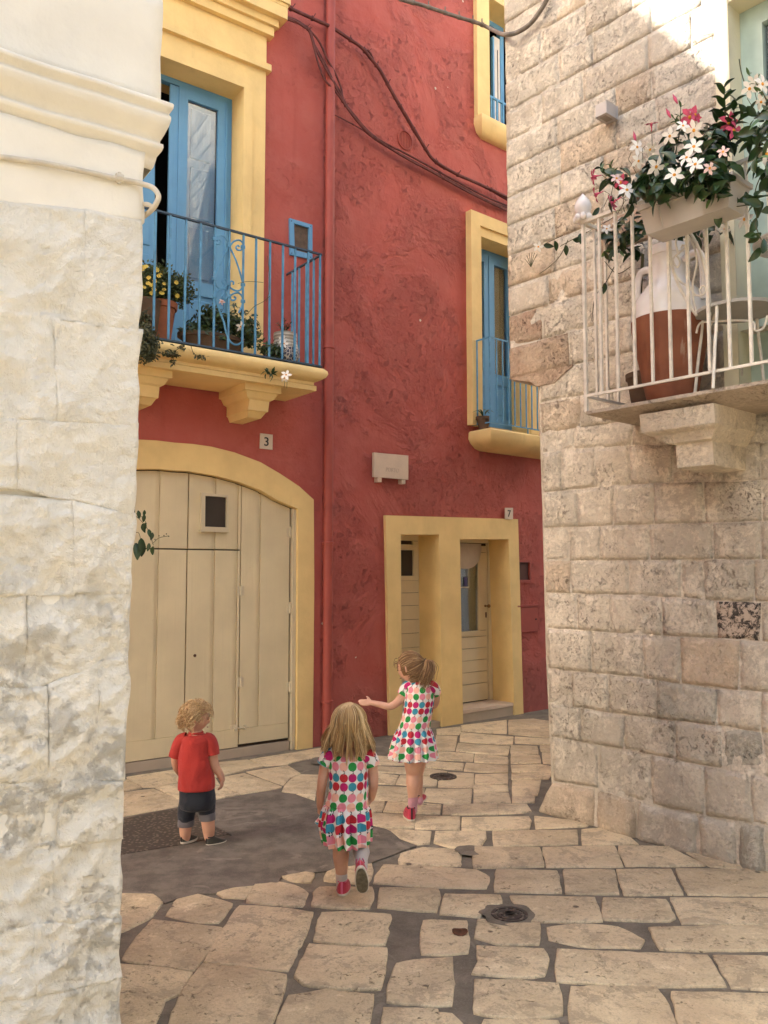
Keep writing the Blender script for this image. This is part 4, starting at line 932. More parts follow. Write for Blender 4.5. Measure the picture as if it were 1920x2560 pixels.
# ================================================================== rough stones laid on a wall plane
def interp(tab, v):
    if v <= tab[0][0]: return tab[0][1]
    for (a, b), (c, d) in zip(tab, tab[1:]):
        if v <= c: return b + (d - b) * (v - a) / (c - a)
    return tab[-1][1]
wash_ref = [None]
def rough_stone(pl, quad, parent, m, seed, res, d0, amp, freq, gap, name='stone', round_=.012, deep=(None, None), skirt=.03):
    """quad = (s,z) corners bl, br, tr, tl; face undulates, edges fall back into the joint; deep = how far the left/right flank runs back"""
    bl, br, tr, tl = [Vector(q) for q in quad]; w = ((br - bl).length + (tr - tl).length) / 2; h = ((tl - bl).length + (tr - br).length) / 2
    nx = max(3, int(w / res)); nz = max(3, int(h / res)); b = M(); vs = []
    gx, gz = gap / w, gap / h
    for j in range(nz + 1):
        for i in range(nx + 1):
            u = gx / 2 + (1 - gx) * i / nx; v = gz / 2 + (1 - gz) * j / nz
            p = bl.lerp(br, u).lerp(tl.lerp(tr, u), v); q = Vector((p.x * freq, p.y * freq, seed * .37 if parent is not wash_ref[0] else 1.5))
            ed = min(i / nx * w, (nx - i) / nx * w, j / nz * h, (nz - j) / nz * h)
            jit = (gap * .9 if gap > 0 else .012) * noise.noise(Vector((p.x * 9, p.y * 9, seed))) if ed < 1e-6 else 0
            r = min(1, ed / (round_ * 2.0)); k = math.sqrt(max(0, 1 - (1 - r) ** 2))
            nz_ = noise.noise(q) + .5 * noise.noise(q * 2.3) + .28 * noise.noise(q * 5.1)
            if gap < 0: nz_ = nz_ * .55 + .55 - 1.3 * abs(noise.noise(q * 1.4 + Vector((3, 1, 0)))) - .35 * abs(noise.noise(q * 4.2)) + .22 * noise.noise(q * 8.5) + .13 * noise.noise(q * 17)
            dd = d0 + amp * nz_ * (.35 + .65 * k) - round_ * (1 - k)
            vs.append(pl.w(p.x + jit, dd, p.y + jit * .8))
    fs = [(j * (nx + 1) + i, j * (nx + 1) + i + 1, (j + 1) * (nx + 1) + i + 1, (j + 1) * (nx + 1) + i) for j in range(nz) for i in range(nx)]
    bord = [i for i in range(nx + 1)] + [(j + 1) * (nx + 1) - 1 for j in range(1, nz + 1)] + [nz * (nx + 1) + i for i in range(nx - 1, -1, -1)] + [j * (nx + 1) for j in range(nz - 1, 0, -1)]
    o = len(vs)
    for k in bord:
        p = vs[k]; i = k % (nx + 1); dp = d0 - skirt
        if i == nx and deep[1]: dp = -deep[1]
        if i == 0 and deep[0]: dp = -deep[0]
        vs.append(p + pl.n * (dp - (p - pl.p).dot(pl.n)))
    n = len(bord); fs += [(bord[k], bord[(k + 1) % n], o + (k + 1) % n, o + k) for k in range(n)]
    b.add(vs, fs); return part(name, b, m, parent, smooth=2)

# ================================================================== LIMESTONE BUILDING
lime = thing('limestone_building', (PC.p.x, PC.p.y, 0), 'old limestone block house with worn corner and a small balcony', 'building')
EDGE_L = [(965, 1335), (1115, 1339), (1250, 1344), (1561, 1351), (1779, 1358), (1907, 1367), (2060, 1372)]
EDGE_U = [(-900, 1240), (0, 1260), (850, 1273), (1000, 1275)]
def y8c(pts): return [y8(*p) for p in pts]
C_LINES = [y8c(l) for l in (
 [(80,135),(340,108),(600,95),(1200,60)], [(90,250),(250,225),(500,208),(700,205),(1200,190)], [(90,430),(340,402),(600,383),(850,375),(1200,368)], [(100,590),(600,573),(1200,558)],
 [(100,740),(600,737),(1200,735)], [(110,888),(600,902),(900,925),(1200,932)], [(120,1050),(560,1082),(900,1097),(1200,1120)], [(125,1237),(620,1287),(900,1330),(1200,1350)],
 [(130,1395),(480,1450),(900,1500),(1200,1540)], [(135,1550),(450,1605),(850,1685),(1200,1750)], [(150,1755),(350,1785),(550,1850),(800,1905),(1200,1975)])]
C_JOINTS = [[250,520,760,1000], [190,345,510,705,930,1110], [265,430,618,850,1115], [228,368,600,890,1110], [235,500,742,850,1080], [265,415,655,905,1110], [330,568,740,1010], [243,410,630,908,1110], [282,480,715,930,1120], [360,605,850,1060]]
dark_cells = {(5, 4): m_limebk, (7, 3): m_limegr, (8, 4): m_limegr}
def Ledge(y): return interp(EDGE_L, y) + 22
zl = [[PC.hit(p) for p in l] for l in C_LINES]
def zline(k, s):
    l = zl[k]
    if s <= l[0][0]: a, b_ = l[0], l[1]
    elif s >= l[-1][0]: a, b_ = l[-2], l[-1]
    else:
        for a, b_ in zip(l, l[1:]):
            if a[0] <= s <= b_[0]: break
    return a[1] + (b_[1] - a[1]) * (s - a[0]) / (b_[0] - a[0])
SEG_END = 2.3   # stones one by one up to here, a little past the frame
EL = sorted([(PC.hit((x, y))[1], PC.hit((x, y))[0]) for y, x in EDGE_L])       # (z, s) of the rounded lower corner
seed = 0; rs = random.Random(3)
def lower_s(z): return interp(EL, z) + .055
for k in range(len(C_LINES) - 1):
    ymid = C_LINES[k][0][1]; sl0 = lower_s((zline(k, -.3) + zline(k + 1, -.3)) / 2)
    xs_ = [sl0] + [PC.hit(y8(x, (C_LINES[k][1][1] - 1000) * 1.8435 + 60))[0] for x in C_JOINTS[k]]
    while xs_[-1] < SEG_END: xs_.append(xs_[-1] + rs.uniform(.28, .48))
    for i in range(len(xs_) - 1):
        a0, a1 = xs_[i], xs_[i + 1]; lean = rs.uniform(-.012, .012) if i else 0; seed += 1
        q = [(a0 + (0 if i else lower_s(zline(k + 1, a0)) - sl0), zline(k + 1, a0)), (a1 + lean, zline(k + 1, a1)), (a1 - lean, zline(k, a1)), (a0 + (0 if i else lower_s(zline(k, a0)) - sl0), zline(k, a0))]
        m = dark_cells.get((k, i), m_lime)
        if m is m_lime: r = rs.random(); m = m_limeor if r < .03 else m
        rough_stone(PC, q, lime, m, seed, .030, .008 + rs.uniform(-.004, .003), .011, 7, .008, round_=.0045, deep=(.05 if i == 0 else None, None))
# foot of the wall: bulging socle stones down to the ground, one flared at the corner
js_ = [350, 540, 820, 1000, 1130]; xs_ = [lower_s(.1) - .02] + [PC.hit(y8(x, 1900))[0] for x in js_]
while xs_[-1] < SEG_END: xs_.append(xs_[-1] + .4)
for i in range(len(xs_) - 1):
    a0, a1 = xs_[i], xs_[i + 1]; seed += 1
    q = [(a0 - (.14 if i == 0 else 0), -.03), (a1, -.03), (a1, zline(10, a1)), (a0, zline(10, a0))]
    rough_stone(PC, q, lime, m_limeor if i < 2 else (m_limegr if i == 4 else m_lime), seed, .028, .03, .018, 5, .018, round_=.03, deep=(.30 if i == 0 else None, None), skirt=.05)
# door opening over the balcony
dcs = PC.hit((1838, 500))[0]; dC = .50
zsl = PC.hit(zH(190, 1705), dC)[1]; hole_z1 = PC.hit((1830, 8))[1]
# upper courses: constant height up the wall
z0c = zline(0, .2); hc_ = (zline(0, .2) - zline(5, .2)) / 5
EU = sorted([(PC.hit((x, y))[1], PC.hit((x, y))[0]) for y, x in EDGE_U])
zcor = PC.hit((1300, 905))[1]
levels = [z0c]
while levels[-1] < 7.4: levels.append(levels[-1] + hc_ * rs.uniform(.93, 1.07))
orange = {(4, 1), (5, 0), (6, 1), (7, 2), (9, 2), (8, 1)}
for k in range(len(levels) - 1):
    zb_, zt_ = levels[k], levels[k + 1]; up_ = zb_ > zcor - .12; x = (interp(EU, (zb_ + zt_) / 2)) if up_ else lower_s((zb_ + zt_) / 2); first = True; i = 0
    while x < (SEG_END if zb_ < 6.6 else 1.6):
        wv = rs.uniform(.26, .50) if not first else rs.uniform(.3, .55); x1 = x + wv; seed += 1
        tz = .0 + .004 * math.sin(k)
        if x < dcs < x1 + .12: x1 = dcs
        skip = (x > dcs - .01 and zb_ > zsl - .05 and zt_ < hole_z1 + .15 and x < dcs + 1.05)
        if not skip:
            m = m_lime; r = rs.random(); m = m_limeor if (r < .10 or (k, i) in orange) else (m_limebr if r < .12 else m)
            if up_ and first and zb_ < zcor + .22: m = m_limebr
            zbb = zb_; q = [(x, zb_), (x1, zb_), (x1 + rs.uniform(-.012, .012), zt_), (x if not first else (interp(EU, zt_) if up_ else lower_s(zt_)), zt_)]
            rough_stone(PC, q, lime, m, seed, .034, .008 + rs.uniform(-.004, .003), .010, 7, .008, round_=.0045, deep=(.45 if (first and up_) else (.05 if first else None), None))
        x = x1; first = False; i += 1
# cut-back corbelled corner stone
k = next(i for i, z in enumerate(levels) if z > zcor - .12)
zc0 = levels[k]; b = M(); a = interp(EU, zc0)
cpts = [PC.hit(q_, .012) for q_ in ((1284, 893), (1305, 915), (1320, 935), (1328, 955), (1340, 966), (1385, 958), (1430, 915))]
cpts = [p for p in cpts if p[1] < zc0 - .004]
pts = [(a, zc0 + .004)] + [(p[0] + .004 * math.sin(i * 3), p[1]) for i, p in enumerate(cpts)] + [(a + .55, zc0 + .004)]
b.pp(PC, pts, .014, -.45); part('corner_corbel', b, m_limebr, lime)
# core of the wall, its corner cut back below
def core(zs, name, m, d):
    b = M(); L = []
    for z in zs:
        s0 = (interp(EU, z) + .01) if z > zc0 - .02 else lower_s(z) - .02; ch = 0 if z > zc0 - .02 else .055
        up2 = z > zc0 - .02; sb = (lower_s(min(z, 3.1)) - .075) if up2 else s0 - ch; L.append([PC.w(s0 + ch * .3, d, z), PC.w(s0 - ch, d - .07, z), PC.w(s0 - ch, -.45, z), PC.w(sb, -.45, z), PC.w(sb, -4.0, z), PC.w(6.5, -4.0, z), PC.w(6.5, d, z)])
    for A_, B_ in zip(L, L[1:]):
        for i in range(6):
            if (A_[i] - A_[i + 1]).length > 1e-5: b.quad(A_[i], A_[i + 1], B_[i + 1], B_[i])
    b.add(L[-1], [tuple(range(7))]); return b
# front face with a door hole is built apart so the opening is real
b = core([z for z in (-.1, .5, 1.0, 1.5, 2.0, 2.5) if z < zc0 - .1] + [zc0 - .022], 'x', m_mort, -.004); c2 = core([zc0 - .01, 4.5, 6.0, 7.4, 9.4], 'x', m_mort, -.004)
b.add(c2.v, c2.f)
b.quad(PC.w(interp(EU, zc0) + .01, -.004, zc0 - .009), PC.w(interp(EU, zc0) + .01, -.45, zc0 - .009), PC.w(lower_s(3.0), -.45, zc0 - .009), PC.w(lower_s(3.0), -.004, zc0 - .009))
part('wall_core', b, m_mort, lime)
Hc = 9.4
holeC = [(dcs, zsl - .02), (dcs + 1.0, zsl - .02), (dcs + 1.0, hole_z1), (dcs, hole_z1)]
lowC = [(lower_s(z) - .003, z) for z in (-.1, .5, 1, 1.5, 2, 2.5, zc0 - .02)]
upC = [(interp(EU, z) + .012, z) for z in (zc0 - .01, 4.5, 6.0, 7.4, Hc)]
wall_with_holes(PC, lowC + upC + [(6.5, Hc), (6.5, -.1)], [holeC], .0005, 'wall', m_mort, lime, thick=0)
# plain coursed masonry beyond the frame on the same wall
for k in range(0, 9):
    for i in range(4):
        a0 = SEG_END + .15 + i * 1.0 + (k % 2) * .25; b = M(); b.box(PC, a0, a0 + .97, .008, -.02, .05 + k * .6, .05 + k * .6 + .58, .008); part('ashlar_block', b, m_lime, lime)
# yellow reveal, mint French window
b = M()
for p, q in zip(holeC, holeC[1:] + holeC[:1]): b.quad(PC.w(p[0] + (.002 if p[0] == dcs else -.002), .016, p[1]), PC.w(q[0] + (.002 if q[0] == dcs else -.002), .016, q[1]), PC.w(q[0] + (.002 if q[0] == dcs else -.002), -.26, q[1]), PC.w(p[0] + (.002 if p[0] == dcs else -.002), -.26, p[1]))
b.box(PC, dcs - .085, dcs - .0, .020, -.005, zsl - .02, hole_z1 + .085, .004); b.box(PC, dcs + .0015, dcs + 1.085, .0205, -.005, hole_z1 + .001, hole_z1 + .085, .004)
part('door_surround', b, m_ylite, lime)
mf = ring(PC, [(dcs + .003, zsl), (dcs + .997, zsl), (dcs + .997, hole_z1 - .003), (dcs + .003, hole_z1 - .003)], [[(dcs + .13, zsl + .5), (dcs + .46, zsl + .5), (dcs + .46, hole_z1 - .12), (dcs + .13, hole_z1 - .12)], [(dcs + .54, zsl + .5), (dcs + .88, zsl + .5), (dcs + .88, hole_z1 - .12), (dcs + .54, hole_z1 - .12)]], -.12, -.19, -.17, 'french_window', m_mint, lime)
for a in (.13, .54): b = M(); b.box(PC, dcs + a, dcs + a + .34, -.15, -.155, zsl + .5, hole_z1 - .12); part('glass_pane', b, m_glass, mf)
b = M(); b.box(PC, dcs + .01, dcs + .99, -.9, -.24, zsl, hole_z1); part('dark_room', b, m_dark, mf)
for a in (.13, .54): b = M(); b.box(PC, dcs + a, dcs + a + .33, -.123, -.16, zsl + .06, zsl + .42, .012); part('lower_panel', b, m_mint, mf)

# --- stone balcony
sC0 = PC.hit(zH(195, 1705), dC)[0]; sC1 = sC0 + 3.3
z_lo = PC.hit(zH(302, 1797), dC - .12)[1]
b = M(); sweep3(b, PC, sC0 + .0, sC1, [(dC, zsl), (dC + .004, zsl - .02), (dC - .11, z_lo), (dC - .13, z_lo - .004)], 0, dC)
slabC = part('balcony', b, limestone('weathered_balcony_stone', (.50, .42, .32), (.36, .27, .18), (.12, .09, .06), 15.0, .6), lime)
c0 = PC.hit(y8(708, 270), .40)[0]; c1 = PC.hit(y8(877, 260), .40)[0]; zk = z_lo - .004; hk = zk - PC.hit(y8(790, 312), .36)[1]
b = M(); w_ = c1 - c0
lv = [(zk, .47, .16), (zk - .10, .46, .155), (zk - hk * .36, .45, .14), (zk - hk * .40, .425, .11), (zk - hk * .55, .40, .03), (zk - hk * .58, .375, .0), (zk - hk * .98, .365, .0), (zk - hk, .34, -.01)]
vs = []
for z, d, e in lv: vs += [PC.w(c0 - e, -.02, z), PC.w(c0 - e, d, z), PC.w(c1 + e * .4, d, z), PC.w(c1 + e * .4, -.02, z)]
n = len(lv); b.add(vs, [(q * 4 + i, q * 4 + (i + 1) % 4, (q + 1) * 4 + (i + 1) % 4, (q + 1) * 4 + i) for q in range(n - 1) for i in range(4)] + [(0, 1, 2, 3), tuple(range(n * 4 - 1, n * 4 - 5, -1))])
part('corbel', b, limestone('pale_corbel_stone', (.66, .58, .45), (.52, .42, .30), (.3, .22, .15), 17.0, .3, .2), slabC)
zrC = PC.hit(zH(150, 322), dC - .03)[1]; dr_ = dC - .03; sR = PC.hit(zH(178, 700), dr_)[0]; zbC = PC.hit(zH(215, 1590), dr_)[1]
b = M(); b.box(PC, sR - .012, sC1, dr_ - .014, dr_ + .014, zrC - .010, zrC + .008, .003); b.box(PC, sR - .014, sR + .012, .0, dr_, zrC - .0105, zrC + .0075, .003)
b.box(PC, sR - .02, sC1, dr_ - .008, dr_ + .008, zbC - .007, zbC + .007, .002); b.box(PC, sR - .009, sR + .007, .0, dr_, zbC - .0075, zbC + .0065, .002)
rC = part('balcony_railing', b, m_whiteiron, lime)
bC = [PC.hit(zH(x, 900), dr_)[0] for x in (195, 312, 432, 555, 683, 822, 962, 1100, 1262, 1400)]
stC = (bC[8] - bC[0]) / 8
a = sR
bar(PC, sR, dr_, zsl - .0, zrC - .010, rC, m_whiteiron, .009)
for k in range(1, 28):
    a = sR + stC * k
    if a < sC1: bar(PC, a, dr_, zbC, zrC - .010, rC, m_whiteiron, .0073)
for k in range(1, 4): bar(PC, sR, dr_ - .11 * k, zbC, zrC - .0105, rC, m_whiteiron, .007)

# ================================================================== WHITEWASHED BUILDING
PDp = PD
wash = thing('whitewashed_building', (PD.p.x, PD.p.y, 0), 'thickly whitewashed rough stone building with moulded cornice in the left foreground', 'building')
ED = [(-700, 412), (380, 355), (404, 359), (571, 357), (838, 350), (1046, 346), (1204, 341), (1300, 336), (1528, 328), (1699, 322), (1870, 313), (2155, 308), (2326, 302), (2553, 302), (3200, 296)]
def dS(x, y): return PD.hit((x, y))
LD = [[(-400,470),(0,500),(355,560)], [(-400,735),(0,779),(140,797),(344,838)], [(-400,1030),(0,1050),(346,1066)], [(-400,1235),(0,1215),(150,1245),(240,1270),(341,1290)], [(-400,1500),(0,1488),(330,1482)],
      [(-400,1740),(0,1726),(130,1715),(200,1665),(323,1642)], [(-400,1965),(0,1955),(310,1948)], [(-400,2150),(0,2126),(308,2092)], [(-400,2340),(0,2320),(303,2290)], [(-400,2540),(0,2502),(302,2440)], [(-400,2820),(0,2790),(300,2700)], [(-400,3150),(0,3100),(300,3000)], [(-400, 3700), (0, 3600), (300, 3450)]]
JD = [[-190, 205], [-60, 138], [-220, 40], [-250, 175], [-160, 63], [-120, 117, 240], [-200, 150], [-90, 128], [-230, 85], [-120, 190], [-200, 60], [-60, 150]]
def lineD(k, x): return interp(LD[k], x)
wash_ref[0] = wash; sd_ = 900; rd = random.Random(11)
def edD(y): return interp(ED, y)
for k in range(len(LD) - 1):
    xs_ = [-400] + JD[k] + [None]
    for i in range(len(xs_) - 1):
        last = xs_[i + 1] is None; sd_ += 1
        xa = xs_[i]; ta, tb_ = (xa, lineD(k, xa)), (xa, lineD(k + 1, xa))
        if last: yt, yb = lineD(k, 330), lineD(k + 1, 320); tr_, br_ = (edD(yt) - 8, yt), (edD(yb) - 8, yb)
        else: xb = xs_[i + 1]; tr_, br_ = (xb, lineD(k, xb)), (xb + rd.uniform(-8, 8), lineD(k + 1, xb))
        q = [dS(*tb_), dS(*br_), dS(*tr_), dS(*ta)]; ampd = .016 if k < 3 else .025; fres = .0065 if (k < 10 and (last or xs_[i + 1] > 10)) else .025
        rough_stone(PD, q, wash, m_wash, sd_, fres, .014 + rd.uniform(-.005, .006), ampd * 1.2, 5.5, -.010, round_=.0065 if k > 2 else .003, deep=(None, .5 if last else None), skirt=.03)
# smooth zone under the cornice, cornice, plain wall above
zco = PD.hit(zA(655, 700))[1]; ztopD = 9.4
def dcorner(y): return PD.hit((edD(y) - 1, y))
pA = [dS(-400, 470), dS(0, 500), dS(355, 560), dcorner(500), dcorner(440), dcorner(385), (PD.hit(zA(0, 470))[0] - .5, dS(355, 385)[1])]
zA0 = dcorner(385)[1]; sc_ = dcorner(385)[0]
def relief(pl, quad, d0, amp, parent, m, seed, res, deep, freq=6): return rough_stone(pl, quad, parent, m, seed, res, d0, amp, freq, .0, name='plaster_band', round_=.0005, deep=deep, skirt=.05)
relief(PD, [dS(-400, 470), dS(354, 562), (sc_ + .004, zA0), (dS(-400, 300)[0], zA0)], .012, .006, wash, m_washs, 5, .02, (None, .5))
su = PD.hit(zA(732, 300))[0]
# cornice profile (d, z) measured at the corner
zz = lambda y, x=735: PD.hit(zA(x, y), .05)[1]
s_u = PD.hit(zA(731, 400), .0)[0]
pc_ = [(.000, zz(440)), (.030, zz(462, 760)), (.078, zz(492, 800)), (.086, zz(503, 805)), (.083, zz(518, 800)), (.062, zz(526, 795)), (.058, zz(534, 790)), (.070, zz(546, 785)), (.070, zz(560, 780)), (.056, zz(582, 770)), (.030, zz(604, 750)), (.008, zz(618, 735)), (.006, zz(626, 720)), (.026, zz(634, 715)), (.028, zz(648, 712)), (.020, zz(660, 708)), (-.006, zz(668, 690)), (-.012, zz(690, 680)), (-.020, zz(705, 655)), (-.03, zz(712, 655))]
pc_ = [(d * .74 if d > 0 else d, z) for d, z in pc_]; b = M(); n = 70; vs = []; K = len(pc_)
for i in range(n + 1):
    for d, z in pc_:
        a = -4.5 + (s_u + d * .35 + 4.5) * i / n; q = Vector((a * 9, z * 9, 3)); vs.append(PD.w(a, d + .010 + .005 * noise.noise(q), z + .007 * noise.noise(q * .6 + Vector((5, 5, 5)))))
m0 = len(vs)
for i in range(1, 16):
    for d, z in pc_: q = Vector((i * .8, z * 9, 9)); vs.append(PD.w(s_u + d * .35 + .004 * noise.noise(q), d + .010 - (.112 * i), z + .006 * noise.noise(q)))
fs = [(i * K + k, i * K + k + 1, (i + 1) * K + k + 1, (i + 1) * K + k) for i in range(n + 15) for k in range(K - 1)]
b.add(vs, fs); part('cornice', b, m_washs, wash, smooth=2)
relief(PD, [(-4.5, zz(450)), (s_u + .006, zz(450)), (PD.hit((397, 0))[0] + .006, PD.hit((397, 0))[1]), (-4.5, PD.hit((397, 0))[1])], .010, .006, wash, m_washs, 8, .035, (None, 1.75), 4)
zt0 = PD.hit((397, 0))[1]; relief(PD, [(-4.5, zt0), (PD.hit((397, 0))[0] + .006, zt0), (s_u + .05, ztopD), (-4.5, ztopD)], .010, .006, wash, m_washs, 9, .12, (None, 1.75), 4)
b = M(); e = dcorner(1400)[0]
L = []
for y_ in (3450, 2553, 2000, 1528, 1204, 838, 571, 400): p = dcorner(y_); L.append((p[0] - .010, p[1]))
L = [(L[0][0], -.1)] + L[1:] + [(s_u - .004, zz(450)), (s_u, ztopD)]
F = [PD.w(a, -.003, z) for a, z in L]; B_ = [PD.w(a, -1.77, z) for a, z in L]; G = [PD.w(-6, -.003, z) for a, z in L]; B2 = [PD.w(-6, -1.77, z) for a, z in L]
for i in range(len(L) - 1): b.quad(F[i], F[i + 1], B_[i + 1], B_[i]); b.quad(G[i], G[i + 1], F[i + 1], F[i]); b.quad(B_[i], B_[i + 1], B2[i + 1], B2[i]); b.quad(B2[i], B2[i + 1], G[i + 1], G[i])
b.quad(F[-1], B_[-1], B2[-1], G[-1]); part('wall_core', b, m_washs, wash)

# ================================================================== NEIGHBOURS OUTSIDE THE FRAME (unseen, added; their height and distance set the lane's light)
def house(pl, s0, s1, depth, h, m, label, wins, name='house'):
    t = thing(name, tuple(pl.w((s0 + s1) / 2, 0, 0)), label, 'building')
    holes = [[(a, z), (a + .9, z), (a + .9, z + 1.7), (a, z + 1.7)] for a, z in wins]
    wall_with_holes(pl, [(s0, -.1), (s1, -.1), (s1, h), (s0, h)], holes, 0, 'wall', m, t, .25)
    b = M(); c = [pl.w(s0, 0, 0), pl.w(s1, 0, 0), pl.w(s1, -depth, 0), pl.w(s0, -depth, 0)]; u_ = [p + Vector((0, 0, h)) for p in c]
    b.quad(*u_); [b.quad(c[i], c[(i + 1) % 4], u_[(i + 1) % 4], u_[i]) for i in (1, 2, 3)]; part('roof_and_sides', b, m, t)
    for hl in holes:
        fr = ring(pl, [(hl[0][0] - .1, hl[0][1] - .1), (hl[1][0] + .1, hl[0][1] - .1), (hl[1][0] + .1, hl[2][1] + .1), (hl[0][0] - .1, hl[2][1] + .1)], [hl], .03, -.01, -.01, 'window_frame', m_washs, t)
        b = M(); b.pp(pl, hl, -.14, -.16); part('pane', b, m_glassd, fr)
house(Plane((0, -6.0), (1, 0)), -9, 9, 4, 8.0, m_washs, 'plain whitewashed house added unseen behind the viewer for bounce light and reflections', [(-4, 1), (-1, 1), (2, 1), (-4, 4.4), (-1, 4.4), (2, 4.4)])  # unseen house, added to bounce light and fill the window reflections
pe = Plane((7.2, 12.5), (-1, 1.2)); house(pe, -7, 5, 4, 9.6, m_washs, 'whitewashed house at the far end of the side lane', [(-3, 1), (0, 1), (-3, 4.4), (0, 4.4)])
# ================================================================== SIGNS
def sign_plate(pl, z, quad, d, th, text, tq, name, label, cat, m=m_plate):
    q = [pl.hit(z(*p), d + th) for p in quad]; c = pl.w(q[0][0], 0, q[0][1]); t = thing(name, tuple(c), label, cat)
    b = M(); b.pp(pl, q, d + th, d, bev=.002); pt = part('plate', b, m, t)
    if text:
        cu = bpy.data.curves.new('t', 'FONT'); cu.body = text; cu.align_x = 'CENTER'; cu.align_y = 'CENTER'; cu.size = 1; cu.extrude = .004; cu.offset = tq[3]
        ob = bpy.data.objects.new('t', cu); COL.objects.link(ob); dg = bpy.context.evaluated_depsgraph_get(); me = bpy.data.meshes.new_from_object(ob.evaluated_get(dg)); COL.objects.unlink(ob); bpy.data.objects.remove(ob)
        (cx_, cz_), wd, ht = pl.hit(z(*tq[0]), d + th), tq[1], tq[2]
        xs_ = [v.co.x for v in me.vertices]; ys_ = [v.co.y for v in me.vertices]; x0, x1, y0, y1_ = min(xs_), max(xs_), min(ys_), max(ys_)
        for v in me.vertices:
            a = cx_ + ((v.co.x - (x0 + x1) / 2) / (x1 - x0)) * wd; zz_ = cz_ + ((v.co.y - (y0 + y1_) / 2) / (y1_ - y0)) * ht
            v.co = pl.w(a, d + th + .0012 + v.co.z * .2, zz_) - Vector(c)
        me.materials.clear(); me.materials.append(m_black if tq[4] else m_faint); o = bpy.data.objects.new('lettering', me); COL.objects.link(o); o.parent = t
    return t
def wh(pl, z, pa, pb, d): a = pl.hit(z(*pa), d); b_ = pl.hit(z(*pb), d); return abs(a[0] - b_[0]), abs(a[1] - b_[1])
w, h = wh(PA, zB, (998, 1638), (1028, 1702), .01)
sign_plate(PA, zB, [(970,1612),(1057,1622),(1055,1727),(967,1717)], .0, .010, '3', ((1012, 1670), w, h, .012, 1), 'number_plate', 'small white square house number plate reading 3 above the garage arch', 'number plate')
w, h = wh(PB, zF, (1159, 208), (1182, 256), .05)
sign_plate(PB, zF, [(1143,192),(1197,192),(1197,272),(1143,270)], .036, .010, '7', ((1170, 232), w, h, .012, 1), 'number_plate', 'small white upright house number plate reading 7 on top of the double doorway', 'number plate')
t = sign_plate(PB, wp, [(205,290),(1400,400),(1400,1235),(205,1135)], .030, .028, 'PORTO', ((850, 900), *wh(PB, wp, (590, 820), (1040, 1010), .06), .0, 0), 'plaque', 'pale marble plaque with faded lettering on two stubs on the red wall', 'plaque', m_marble)
for q in ([(330,1150),(480,1160),(475,1320),(335,1315)], [(1165,1225),(1305,1240),(1300,1385),(1165,1375)]):
    b = M(); b.px(PB, q, .055, -.01, wp, .003); part('bracket', b, m_marble, t)
# ================================================================== CABLES
def cable(name, pl, z, pts, d, r, m, label, group=None, wob=.0, seed=0, clips=0, d2=None, hang=0):
    n = len(pts); P = []
    for i, p in enumerate(pts):
        dd = d + ((d2 if d2 is not None else d) - d) * i / (n - 1) + wob * noise.noise(Vector((i * 1.3, seed, 0))); a, z_ = pl.hit(z(*p), dd)
        P.append(pl.w(a + wob * noise.noise(Vector((i * .9, seed, 4))), dd, z_ + wob * noise.noise(Vector((i * 1.1, seed, 8)))))
    L = smooth_line(P, 6); b = M(); b.tube(L, r, 8); t = thing(name, tuple(L[0]), label, 'cable', group); part('sheath', b, m, t, True)
    rng = random.Random(seed)
    for k in range(clips):
        i = int((k + .5) / clips * (len(L) - 2)) + 1; c = L[i]; tt = (L[i + 1] - L[i - 1]).normalized(); b = M(); b.tube([c - tt * .008, c + tt * .008], r * 1.45, 8); b.tube([c + tt * .004, c + tt * .006 + Vector((rng.uniform(-1, 1), 0, 1)) * r * 3], r * .3, 5); part('tie', b, m, t)
    return t
cable('cable', PB, zD, [(40,0),(120,22),(200,60),(330,118),(430,165),(520,225),(600,280),(660,350),(720,430),(790,560),(850,660),(920,780),(980,880),(1030,948),(1150,1025),(1300,1090),(1490,1180)], .07, .017, m_wirer, 'thick red painted cable bundle looping from the cornice past the round vent', None, .004, 1, 14)
cable('cable', PB, zD, [(600,276),(650,310),(672,355),(710,420),(785,562),(860,690),(925,800),(1030,955),(1160,1032),(1310,1098),(1490,1200)], .055, .010, m_wirer, 'thinner red cable strapped along the thick bundle beside the round vent', None, .006, 2, 6)
bun = [[(120,95),(200,122),(262,160),(292,185),(318,280),(345,370),(380,465),(440,535),(490,600),(560,700),(640,790),(720,850),(850,922),(1000,1002),(1200,1110),(1350,1185),(1490,1240)],
       [(118,100),(210,128),(262,152),(292,178),(350,250),(400,350),(450,440),(480,520),(497,600),(570,705),(650,792),(735,855),(860,930),(1010,1010),(1210,1120),(1360,1195),(1490,1252)],
       [(122,92),(200,112),(250,140),(285,175),(325,265),(380,370),(430,470),(478,545),(500,606),(566,690),(645,780),(728,840),(855,905),(1000,985),(1200,1095),(1350,1172),(1490,1228)],
       [(118,98),(220,135),(275,160),(300,190),(335,300),(395,420),(450,520),(490,590),(505,625),(575,715),(660,800),(745,862),(870,940),(1020,1022),(1215,1128),(1365,1202),(1490,1262)]]
bl_ = ['lowest strand of the slack red cable bundle crossing the drainpipe', 'outermost bowed strand of the slack red cable bundle right of the drainpipe', 'uppermost strand of the slack red cable bundle under the thick one', 'innermost strand of the slack red cable bundle left of the bowed one']
for k, p in enumerate(bun): cable('cable', PB, zD, p, .115, .0100, m_wirer, bl_[k], 'slack red cables on the red wall', .010, 20 + k, 3, d2=.05)
cable('cable', PB, zD, [(395,655),(430,675),(500,710),(600,765),(660,812),(730,850)], .04, .006, m_wirer, 'short thin red cable rising from the drainpipe to the bundle', None, .003, 31, 3)
